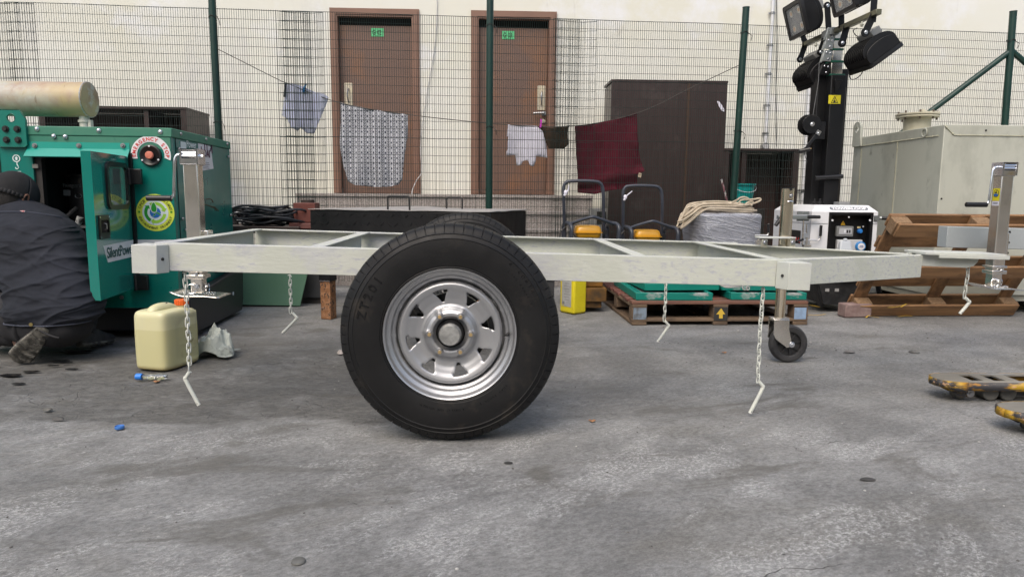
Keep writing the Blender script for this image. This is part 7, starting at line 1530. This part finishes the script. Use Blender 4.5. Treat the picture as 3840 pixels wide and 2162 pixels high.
# crushed bottle
b0 = on(520, 1408, .02); b1 = on(626, 1408, .02); d = (b1-b0); m_ = MB(); pts = []; rr_ = []
for i in range(12): t = i/11; pts.append(b0+d*(.12+.88*t)); rr_.append([.010, .011, .016, .020, .019, .020, .016, .022, .024, .021, .020, .012][i])
m_.tube(pts, rr_, 14); 
for v in m_.v: v.z = .004+(v.z-.02+.02)*.62+.004*noise.noise(v*40); v.y += .006*noise.noise(v*30)
bt_ = P('plastic_bottle', m_, mat('clear_pet', (.80, .86, .92), .08, trans=.9), None, label='crushed clear plastic bottle with blue cap in front of the jerrycan', cat='bottle', origin=tuple(b0), ang=60)
m_ = MB(); m_.cyl(b0-d.normalized()*.012+Z_*-.004, b0+d.normalized()*.016-Z_*.004, .0145, n=18); P('bottle_cap', m_, mat('cap_blue', (.03, .22, .75), .4), bt_, bevel=.002)
q = on(449, 1607); m_ = MB(); m_.lathe([(0, .004), (.013, .004), (.0155, .002), (.0165, .006), (.0150, .012), (.0135, .0085), (0, .007)], (q.x, q.y, 0), Z_, 24); P('bottle_cap', m_, mat('cap_blue2', (.05, .17, .48), .45), None, label='loose blue bottle cap lying alone on the concrete', cat='bottle cap', origin=(q.x, q.y, 0))
q = on(1119, 2106); m_ = MB(); m_.lathe([(0, .007), (.012, .007), (.0150, .0055), (.0165, .002), (.015, -.002)], (q.x, q.y, 0), Z_, 28); P('flat_disc', m_, mat('disc_grey', (.10, .10, .095), .45, col2=(.14, .14, .13), ns=50), None, label='small flat dark grey disc on the concrete at the front', cat='disc', origin=(q.x, q.y, 0))
def stone(px, py, r_, label, col=(.07, .068, .065), sc=(1.5, 1, .6), s=1):
    q = on(px, py); m_ = MB(); m_.sphere((0, 0, 0), r_, 14, 9)
    m_.v = [Vector((q.x+v.x*sc[0]*(1+.5*noise.noise(v*60+Vector((s, 0, 0)))), q.y+v.y*sc[1]*(1+.4*noise.noise(v*50)), max(-.002, v.z*sc[2]*(1+.5*noise.noise(v*70)))+r_*.25)) for v in m_.v]
    P('stone', m_, mat('stone_%d' % int(col[0]*100), col, .9, col2=tuple(c*1.5 for c in col), ns=40), None, label=label, cat='stone', origin=(q.x, q.y, 0), ang=30)
stone(218, 1573, .014, 'dark stone at the edge of the rough patch left of the blue cap', s=3)
stone(2990, 1321, .020, 'dark lump of tar right of the jockey wheel', (.06, .06, .06), (2.2, 1, .5), 4)
stone(3184, 1320, .016, 'stone beneath the slanted pallet on the open concrete', (.14, .135, .13), (2., 1, .5), 5)
stone(3430, 1322, .016, 'greyish stone in the gritty patch before the slanted pallet', (.12, .12, .115), (1.8, 1, .8), 6)
stone(1277, 1326, .018, 'pale pebble hard against the left of the big tyre', (.32, .29, .27), (1.0, 1, .9), 7)
stone(1905, 1735, .006, 'black twig-like chip in front of the big tyre', (.03, .03, .03), (2.4, 1, .6), 8)
stone(3252, 1798, .010, 'flat black chip on the open concrete on the pallet jack side', (.04, .04, .04), (2.2, 1.1, .4), 9)
stone(180, 1538, .012, 'small grey stone in the rough dark patch', (.10, .098, .09), (1.4, 1, .7), 10)
for k, (px, py) in enumerate(((2220, 1580), (2716, 1323), (587, 1432))):
    q = on(px, py); m_ = MB(); m_.grid(lambda u, v: Vector((q.x+(u-.5)*.030*(1-abs(v-.5)), q.y+(v-.5)*.022, .003+.006*abs(u-.5)+.002*noise.noise(Vector((u*5, v*5, k))))), 6, 4)
    P('dry_leaf', m_, mat('dry_leaf', (.36, .17, .08), .8, col2=(.45, .26, .13), ns=40), None, solid=.0006, label=('dry brown leaf right of the big tyre', 'dry brown leaf beside the longest chain', 'dry brown leaf in front of the crushed bottle')[k], cat='leaf', origin=(q.x, q.y, 0))
# oil drips under the worker
m_ = MB(); rr = random.Random(2)
for px, py, a_, b_ in ((292, 1320, .085, .018), (225, 1355, .05, .012), (200, 1372, .03, .008), (270, 1385, .03, .007), (40, 1408, .05, .015), (120, 1395, .04, .010), (250, 1362, .03, .006), (70, 1440, .03, .008)):
    q = on(px, py); pl = [(q.x+a_*math.cos(t)*(1+.35*noise.noise(Vector((math.cos(t)*2, math.sin(t)*2, px)))), q.y+b_*1.6*math.sin(t)*(1+.5*noise.noise(Vector((math.cos(t)*2.5, math.sin(t)*2.5, px+5))))) for t in [i*2*math.pi/28 for i in range(28)]]
    m_.plate(pl, [], (0, 0, .0035), X_, Y_, .001, .02)
P('oil_spill', m_, mat('oil', (.012, .012, .013), .18), None, label='dark oil drips on the concrete behind the worker’s shoes'.replace('’', ''), cat='oil spill', kind='stuff')

# ------------------------------------------------------------ crouching worker
pr = T('person', 'man crouching at the open generator in dark denim shirt, black cap and trousers', 'person', (-2.30, 3.50, 0))
MSK = mat('skin', (.20, .10, .065), .5, col2=(.16, .08, .05), ns=20)
MSH = mat('navy_denim', (.0075, .0098, .0165), .9, col2=(.0165, .020, .032), ns=2.5, bump=.4, bs=240, stain=[((.026, .029, .040), 5, .56, .8), ((.09, .09, .10), 26, .80, .84)])
MTR = mat('black_trousers', (.016, .016, .019), .9, col2=(.028, .028, .031), ns=4, bump=.35, bs=200)
MCP = mat('cap_cloth', (.012, .012, .013), .92, col2=(.022, .022, .024), ns=8, bump=.4, bs=250)
def skin_mesh(name, nodes, edges, m, parent, sub=2):
    me = bpy.data.meshes.new(name); W_ = WM[parent.name].inverted()
    me.from_pydata([tuple(W_ @ Vector(n_[0])) for n_ in nodes], edges, []); o = bpy.data.objects.new(name, me); C.objects.link(o); o.parent = parent; WM[o.name] = WM[parent.name]
    o.modifiers.new('skin', 'SKIN')
    if not me.skin_vertices:
        me.attributes.new('x', 'FLOAT', 'POINT') if False else None
    bm = bmesh.new(); bm.from_mesh(me); sl_ = bm.verts.layers.skin.verify()
    for i, v in enumerate(bm.verts):
        r_ = nodes[i][1]; v[sl_].radius = r_ if isinstance(r_, tuple) else (r_, r_); v[sl_].use_root = (i == 0)
    bm.to_mesh(me); bm.free(); s_ = o.modifiers.new('smooth', 'SUBSURF'); s_.levels = sub; s_.render_levels = sub
    me.materials.append(m); o.modifiers['skin'].use_smooth_shade = True; return o
rings = [(66, 748, 34, 3.735, .045), (70, 756, 50, 3.725, .055), (78, 768, 82, 3.71, .075), (90, 790, 114, 3.69, .095), (106, 825, 140, 3.66, .115), (122, 870, 152, 3.63, .128), (142, 930, 157, 3.60, .135), (176, 1000, 156, 3.57, .14), (198, 1070, 161, 3.54, .145), (205, 1130, 163, 3.52, .15), (206, 1170, 164, 3.51, .15), (200, 1205, 146, 3.51, .145)]
RW = [(at(px, py, y), hw/2595*y, dp) for px, py, hw, y, dp in rings]
rc_ = lambda i, dx=0, dy=0, dz=0: tuple(RW[i][0]+Vector((dx, dy, dz)))
N_ = [(rc_(10, 0, 0, .02), .10), (rc_(8), .10), (rc_(6), .095), (rc_(4), .075), (rc_(3, 0, 0, -.03), .04), (rc_(1, 0, .01, -.01), .036), ((at(46, 720, 3.74).x, 3.76, .80), .05),
      (rc_(4, .10, .02, -.02), .05), (rc_(6, .14, .16, -.02), .042), ((-2.20, 4.00, .60), .034), ((-2.22, 4.08, .61), .026),
      (rc_(4, -.10, .02, -.02), .05), (tuple(at(-6, 960, 3.64)), .034), ((-2.54, 3.95, .53), .032), ((-2.52, 4.03, .535), .026),
      (rc_(11, -.08, .03, 0), .075), ((-2.62, 3.84, .33), .060), ((-2.42, 3.60, .13), .042), ((-2.37, 3.54, .09), .036), ((-2.31, 3.47, .05), .03),
      (rc_(11, .06, .06, 0), .075), ((-2.20, 3.98, .36), .058), ((-2.17, 3.78, .13), .042), ((-2.155, 3.74, .07), .036), ((-2.155, 3.88, .04), .03)]
E2 = [(0, 1), (1, 2), (2, 3), (3, 4), (4, 5), (5, 6), (3, 7), (7, 8), (8, 9), (9, 10), (3, 11), (11, 12), (12, 13), (13, 14), (0, 15), (15, 16), (16, 17), (17, 18), (18, 19), (0, 20), (20, 21), (21, 22), (22, 23), (23, 24)]
def finger(base, d, up, L, r, i0):
    b = Vector(N_[base][0]); d = Vector(d).normalized(); k = len(N_); q = b+Vector(up)*1.0
    for j, t in enumerate((.35, .7, 1.0)): N_.append((tuple(q+d*(L*t)-Z_*(.014*t*t)), r*(1-.12*j))); E2.append((base if j == 0 else k+j-1, k+j))
for hb_, sx_ in ((10, 1), (14, -1)):
    for i, L in enumerate((.075, .085, .080, .065)): finger(hb_, (.05*sx_, 1, -.1), (.022*(i-1.5), .03, 0), L, .008, i)
    finger(hb_, (-.9*sx_, .6, .1), (-.02*sx_, .01, .008), .055, .0095, 4)
body = skin_mesh('body', N_, E2, MSK, pr)
# head details
hc = Vector((at(46, 720, 3.74).x, 3.745, .812)); face = Vector((.30, .85, -.42)).normalized(); rt_ = face.cross(Z_).normalized(); upv = rt_.cross(face)
def hp(a, b, c): return hc + (rt_*a + face*b + upv*c)*1.08
m_ = MB()
def headf(u, v):
    th = 2*math.pi*u; ph = math.pi*v; sx_, sy_, sz_ = .078, .098, .118; x, y, z = sx_*math.sin(ph)*math.cos(th), sy_*math.sin(ph)*math.sin(th), sz_*math.cos(ph)
    if z < 0 and y > 0: x *= 1-.25*min(1, -z/.1); 
    if z < -.03: y *= .9
    y += .022*math.exp(-(x/.012)**2-((z+.012)/.02)**2) if y > .05 else 0
    y -= .008*math.exp(-((abs(x)-.030)/.012)**2-((z-.012)/.010)**2) if y > .05 else 0
    y += .004*math.exp(-(x/.022)**2-((z+.050)/.006)**2) if y > .05 else 0
    return hp(x, y, z)
m_.grid(headf, 48, 32); head = P('head', m_, MSK, pr, ang=180)
for s_ in (-1, 1):
    m_ = MB(); m_.sphere(hp(s_*.030, .084, .012), .011, 12, 8); P('eye', m_, mat('eye_white', (.7, .7, .68), .3), head); m_ = MB(); m_.sphere(hp(s_*.031, .0955, .012), .005, 8, 6); P('iris', m_, MDARK, head)
    m_ = MB(); c = hp(s_*.082, -.004, -.008); m_.tube([c + rt_*s_*(.007+.004*math.sin(t)) + upv*(.022*math.sin(t)) + face*(.012*math.cos(t)) for t in [i*2*math.pi/14 for i in range(14)]], .0055, 7, closed=True); m_.sphere(c, .014, 12, 8, (.6, 1., 1.5)); P('ear', m_, MSK, pr)
m_ = MB(); m_.tube([hp(-.022+.011*i, .094-.001*abs(i-2), -.052) for i in range(5)], [.002, .0035, .004, .0035, .002], 6); P('mouth', m_, mat('lips', (.22, .08, .06), .5), head)
# hair below the cap
def hairf(u, v):
    th = math.pi*(1.02+.96*u); z = .035-.165*v; k = math.sqrt(max(.30, 1-(z/.125)**2)); x, y = .0815*k*math.cos(th), .1015*k*math.sin(th); n_ = .0025*noise.noise(Vector((x*90, y*90, z*60))); return hp(x*(1+n_*8), y*(1+n_*8), z)
m_ = MB(); m_.grid(hairf, 60, 20); P('hair', m_, mat('hair_black', (.010, .008, .007), .75, bump=1., bs=300, bstretch=(1, 1, .3)), pr, solid=.004, ang=60)
def capf(u, v):
    th = 2*math.pi*u; ph = math.pi*.5*v*1.10; x, y, z = .090*math.sin(ph)*math.cos(th), .113*math.sin(ph)*math.sin(th), .118*math.cos(ph)+.010
    cut = 0
    n_ = .003*noise.noise(Vector((x*25, y*25, z*30))); r_ = 1+n_*4 + .012*abs(math.sin(3*th))**12
    return hp(x*r_, y*r_-.0, z + (.014 if y > 0 else 0)*v*0)
m_ = MB(); m_.grid(capf, 72, 22); cp_ = P('cap', m_, MCP, pr, solid=.003, ang=80)
m_ = MB(); cvs = [hp(.0915*math.cos(t), .115*math.sin(t), -.004) for t in [math.pi+i*math.pi/20 for i in range(21)]]
for i in range(20):
    a, b = cvs[i], cvs[i+1]; o_ = (a-hc); m_.add([a-upv*.010, b-upv*.010, b+upv*.010, a+upv*.010], [(0, 1, 2, 3)])
P('cap_band', m_, MCP, cp_, solid=.004)
c = hp(-.020, -.107, .028); m_ = MB(); m_.sphere(hp(-.018, -.088, .024), .030, 20, 12, (1.25, .55, .75)); P('cap_opening', m_, mat('hair_black', (.010, .008, .007), .75), cp_)
m_ = MB(); m_.prism([(-.075, 0), (.075, 0), (.062, .055), (.03, .078), (-.03, .078), (-.062, .055)], hp(0, .095, .012), rt_, face*.98+upv*-.15, .004); P('cap_peak', m_, MCP, cp_, bevel=.001)
# shirt: rings down the back
def ring_at(v):
    f = v*(len(RW)-1); i = min(int(f), len(RW)-2); t = f-i
    def cr(g):
        p0, p1, p2, p3 = g(max(i-1, 0)), g(i), g(i+1), g(min(i+2, len(RW)-1)); return .5*((2*p1)+(p2-p0)*t+(2*p0-5*p1+4*p2-p3)*t*t+(3*p1-p0-3*p2+p3)*t**3)
    return cr(lambda k: RW[k][0]), cr(lambda k: RW[k][1]), cr(lambda k: RW[k][2])
def shirtf(u, v):
    c, hw, dp = ring_at(v); t = 2*math.pi*u; e = .78; c_, s_ = math.copysign(abs(math.cos(t))**e, math.cos(t)), math.copysign(abs(math.sin(t))**e, math.sin(t))
    p = Vector((c.x+hw*c_, c.y+dp*s_, c.z))
    # sag folds: oblique creases across the back
    k = min(1, v*3)*(.35+.9*v)
    q = p*1.0; s1 = q.z + .30*(q.x+2.3) + .05*noise.noise(Vector((q.x*5, q.z*4, 1))); s2 = q.z - .35*(q.x+2.3) + .06*noise.noise(Vector((q.x*4, q.z*5, 8)))
    def ridge(ang, fa, fb, sd, pw):
        ca, sa = math.cos(ang), math.sin(ang); al = q.x*ca+q.z*sa; ac = -q.x*sa+q.z*ca + .025*noise.noise(Vector((q.x*7+sd, q.z*7, 2)))
        return (1-min(1, 2.3*abs(noise.noise(Vector((al*fa+sd, ac*fb, sd))))))**pw
    wr_ = min(1, .25+1.5*v)
    h = wr_*(.0105*ridge(.42, 2.6, 13, 3.3, 3) + .0075*ridge(-.30, 3.2, 15, 8.1, 3) + .004*ridge(.12, 4.5, 22, 5.7, 3)) + .010*noise.noise(Vector((q.x*7, q.z*11, 4))) + .0025*noise.noise(Vector((q.x*26, q.z*50, 4)))
    h += .006*math.exp(-((math.cos(t)-.05)/.05)**2)*(s_ < 0)*(v > .33)*0
    if v > .86: h -= .012*((v-.86)/.14)
    d = Vector((c_, s_*1.0, 0)); d = d.normalized() if d.length else d
    return p + d*h
m_ = MB(); m_.grid(shirtf, 260, 230); sh = P('shirt', m_, MSH, pr, ang=180); sh['label'] = 'dark navy denim shirt, creased across the back'
# collar and yoke seam
def colf(u, v):
    t = R(180+180*u) ; c = Vector((at(66, 742, 3.735).x-.0, 3.75, at(66, 742, 3.735).z)); return Vector((c.x+(.078-.014*v)*math.cos(t), c.y+(.085-.012*v)*math.sin(t), c.z-.022+.046*v+.012*math.cos(t)*-1))
m_ = MB(); m_.grid(colf, 30, 6); P('collar', m_, MSH, sh, solid=.005, ang=60)
def seam_pts(v0, bow, a0=190, a1=352, n=40, off=.004):
    o_ = []
    for i in range(n+1):
        t = R(a0+(a1-a0)*i/n)/(2*math.pi); v = v0+bow*math.sin(math.pi*i/n); p = shirtf(t, v); c, hw, dp = ring_at(v); d = (p-c); d.z = 0; o_.append(p+d.normalized()*off)
    return o_
m_ = MB(); m_.tube(seam_pts(.335, -.06), .0022, 5); m_.tube(seam_pts(.345, -.06), .0014, 4); m_.tube(seam_pts(.97, .02), .0035, 5); P('seam', m_, mat('denim_light', (.060, .068, .095), .9), sh)
p = seam_pts(.33, -.06, n=12, off=.008)[7]; m_ = MB(); m_.box(p, (.022, .004, .007)); P('loop_tag', m_, mat('tag_white_red', (.6, .55, .56), .8, col2=(.45, .03, .05), ns=60), sh)
def sleeve(pts, rad, name='sleeve'):
    pp = smooth_path(pts, 8); rr = []
    for i in range(len(pp)):
        f = i/(len(pp)-1)*(len(rad)-1); k = min(int(f), len(rad)-2); rr.append((rad[k]+(rad[k+1]-rad[k])*(f-k))*(1+.05*noise.noise(Vector((i*.8, 2, 3)))+.03*math.sin(i*1.3)))
    m_ = MB(); m_.tube(pp, rr, 28)
    m_.v = [v + Vector((noise.noise(v*14), noise.noise(v*14+Vector((5, 0, 0))), noise.noise(v*16)))*.010 for v in m_.v]; return m_
P('sleeve', sleeve([rc_(4, .09, .02, -.03), rc_(5, .14, .05, -.02), rc_(7, .13, .16, 0), (-2.16, 3.86, .50), (-2.20, 4.00, .60)], [.078, .078, .068, .060, .048]), MSH, sh, ang=180)
a = at(-15, 850, 3.66); P('sleeve', sleeve([at(35, 830, 3.66), at(0, 880, 3.64), at(-8, 960, 3.62), at(2, 1040, 3.66), at(20, 1110, 3.78), (-2.56, 3.98, .53)], [.075, .08, .076, .070, .066, .05]), MSH, sh, ang=180)
# trousers
P('trousers', sleeve([rc_(11, .09, .03, .03), rc_(11, .06, 0, 0), rc_(11, -.06, 0, 0), rc_(11, -.15, .05, .02)], [.09, .125, .125, .10]), MTR, pr, ang=180)
P('trouser_leg', sleeve([at(150, 1215, 3.50), at(60, 1185, 3.56), at(-40, 1160, 3.66), at(-90, 1150, 3.74)], [.12, .115, .10, .085]), MTR, pr, ang=180)
P('trouser_leg', sleeve([at(-70, 1220, 3.70), at(-20, 1240, 3.64), at(30, 1250, 3.60), at(80, 1255, 3.56)], [.085, .075, .065, .055]), MTR, pr, ang=180)
P('trouser_leg', sleeve([rc_(11, .03, .08, .02), (-2.22, 3.82, .32), (-2.22, 3.96, .36)], [.095, .085, .075]), MTR, pr, ang=180)
P('trouser_leg', sleeve([(-2.20, 3.95, .36), (-2.18, 3.85, .25), (-2.165, 3.74, .15), (-2.16, 3.71, .10)], [.078, .072, .062, .052]), MTR, pr, ang=180)
m_ = MB(); p0 = [at(100, 1205, 3.375), at(140, 1238, 3.36), at(185, 1260, 3.355), at(215, 1268, 3.36)]
m_.tube([v+Vector((0, .012, 0)) for v in smooth_path(p0, 6)], .005, 6); P('belt', m_, MTR, pr)
q = at(117, 1216, 3.37); m_ = MB(); m_.cyl(q, q-Y_*.004, .009, n=16); P('brass_button', m_, mat('brass', (.35, .28, .12), .4, .8), pr)
# shoes: a sole profile swept across the width, nose to heel
MSHO = mat('shoe_black', (.02, .02, .021), .6, col2=(.05, .048, .046), ns=14, bump=.4, bs=90)
MSOL = mat('sole_grey', (.20, .19, .165), .8, col2=(.06, .057, .05), ns=22, lo=.42, hi=.56, bump=1.2, bs=45, stain=[((.27, .26, .23), 16, .60, .68)])
def shoe(toe, heel, nrm, label):
    toe = Vector(toe); heel = Vector(heel); ln = heel-toe; L = ln.length; l = ln/L; nrm = Vector(nrm); nrm = (nrm-l*nrm.dot(l)).normalized(); s_ = l.cross(nrm)
    o = T('shoe_tmp', label, 'x'); bpy.data.objects.remove(o)
    wd_ = lambda t: .052*(1-.25*t+.10*math.sin(t*math.pi*1.6))*min(1, (max(.02, t)/.10)**.5)*min(1, (max(.02, 1-t)/.08)**.5)
    m_ = MB(); n = 28; st = []
    for j in range(n+1):
        t = j/n; w_ = wd_(t)
        for k_ in range(20):
            a = 2*math.pi*k_/20; x = math.copysign(abs(math.cos(a))**.6, math.cos(a))*w_; z = math.copysign(abs(math.sin(a))**.6, math.sin(a))*.011
            m_.v.append(toe+l*(L*t)+s_*x+nrm*z)
    m_.f = [[j*20+k_, j*20+(k_+1) % 20, (j+1)*20+(k_+1) % 20, (j+1)*20+k_] for j in range(n) for k_ in range(20)] + [list(range(20)), list(range(n*20, n*20+20))]
    so_ = P('shoe_sole', m_, MSOL, pr, ang=60)
    m_ = MB()                              # tread lugs
    for j in range(6):
        t = .10+.15*j
        for sd in (-1, 1):
            w_ = wd_(t)*.86; a = toe+l*(L*t)+s_*(sd*.006)-nrm*.0125; b = toe+l*(L*(t+.05))+s_*(sd*w_)-nrm*.0125; m_.bar(a, b, .013, .0035, up=nrm)
    P('tread_lug', m_, MSOL, so_)
    m_ = MB(); hgt = lambda t: .030+.055*min(1, max(0, (t-.15)/.6))
    for j in range(n+1):
        t = j/n; w_ = wd_(t)*.97; h = hgt(t)
        for k_ in range(13):
            a = math.pi*k_/12; m_.v.append(toe+l*(L*t)+s_*(w_*math.copysign(abs(math.cos(a))**.7, math.cos(a))*(1-.0*t))+nrm*(.008+h*math.sin(a)**.8*(1 if t > .02 else .3)*(min(1, (1-t)/.04+.55))))
    m_.f = [[j*13+k_, j*13+k_+1, (j+1)*13+k_+1, (j+1)*13+k_] for j in range(n) for k_ in range(12)] + [list(range(13)), list(range(n*13, n*13+13))]
    m_.v = [v + nrm*.004*noise.noise(v*25) for v in m_.v]
    P('shoe', m_, MSHO, pr, ang=60)
shoe(at(62, 1352, 3.42), at(172, 1228, 3.38), (-.30, .80, .30), 'a')
shoe((-2.14, 3.93, .018), (-2.145, 3.655, .045), (0, .12, 1), 'b')
m_ = MB(); q = at(300, 1235, 3.62); m_.sphere(q, .03, 12, 8, (1.1, .9, .8)); m_.v = [v+Vector((0, 0, .01*noise.noise(v*40))) for v in m_.v]; P('sock', m_, mat('sock_beige', (.32, .29, .22), .9), pr)
m_ = MB(); q = at(88, 1245, 3.50); m_.cyl(q+Vector((-.01, 0, .04)), q+Vector((.03, -.02, -.05)), .048, .040, n=24); P('sock', m_, mat('sock_grey', (.06, .062, .066), .9, bump=.6, bs=300), pr)
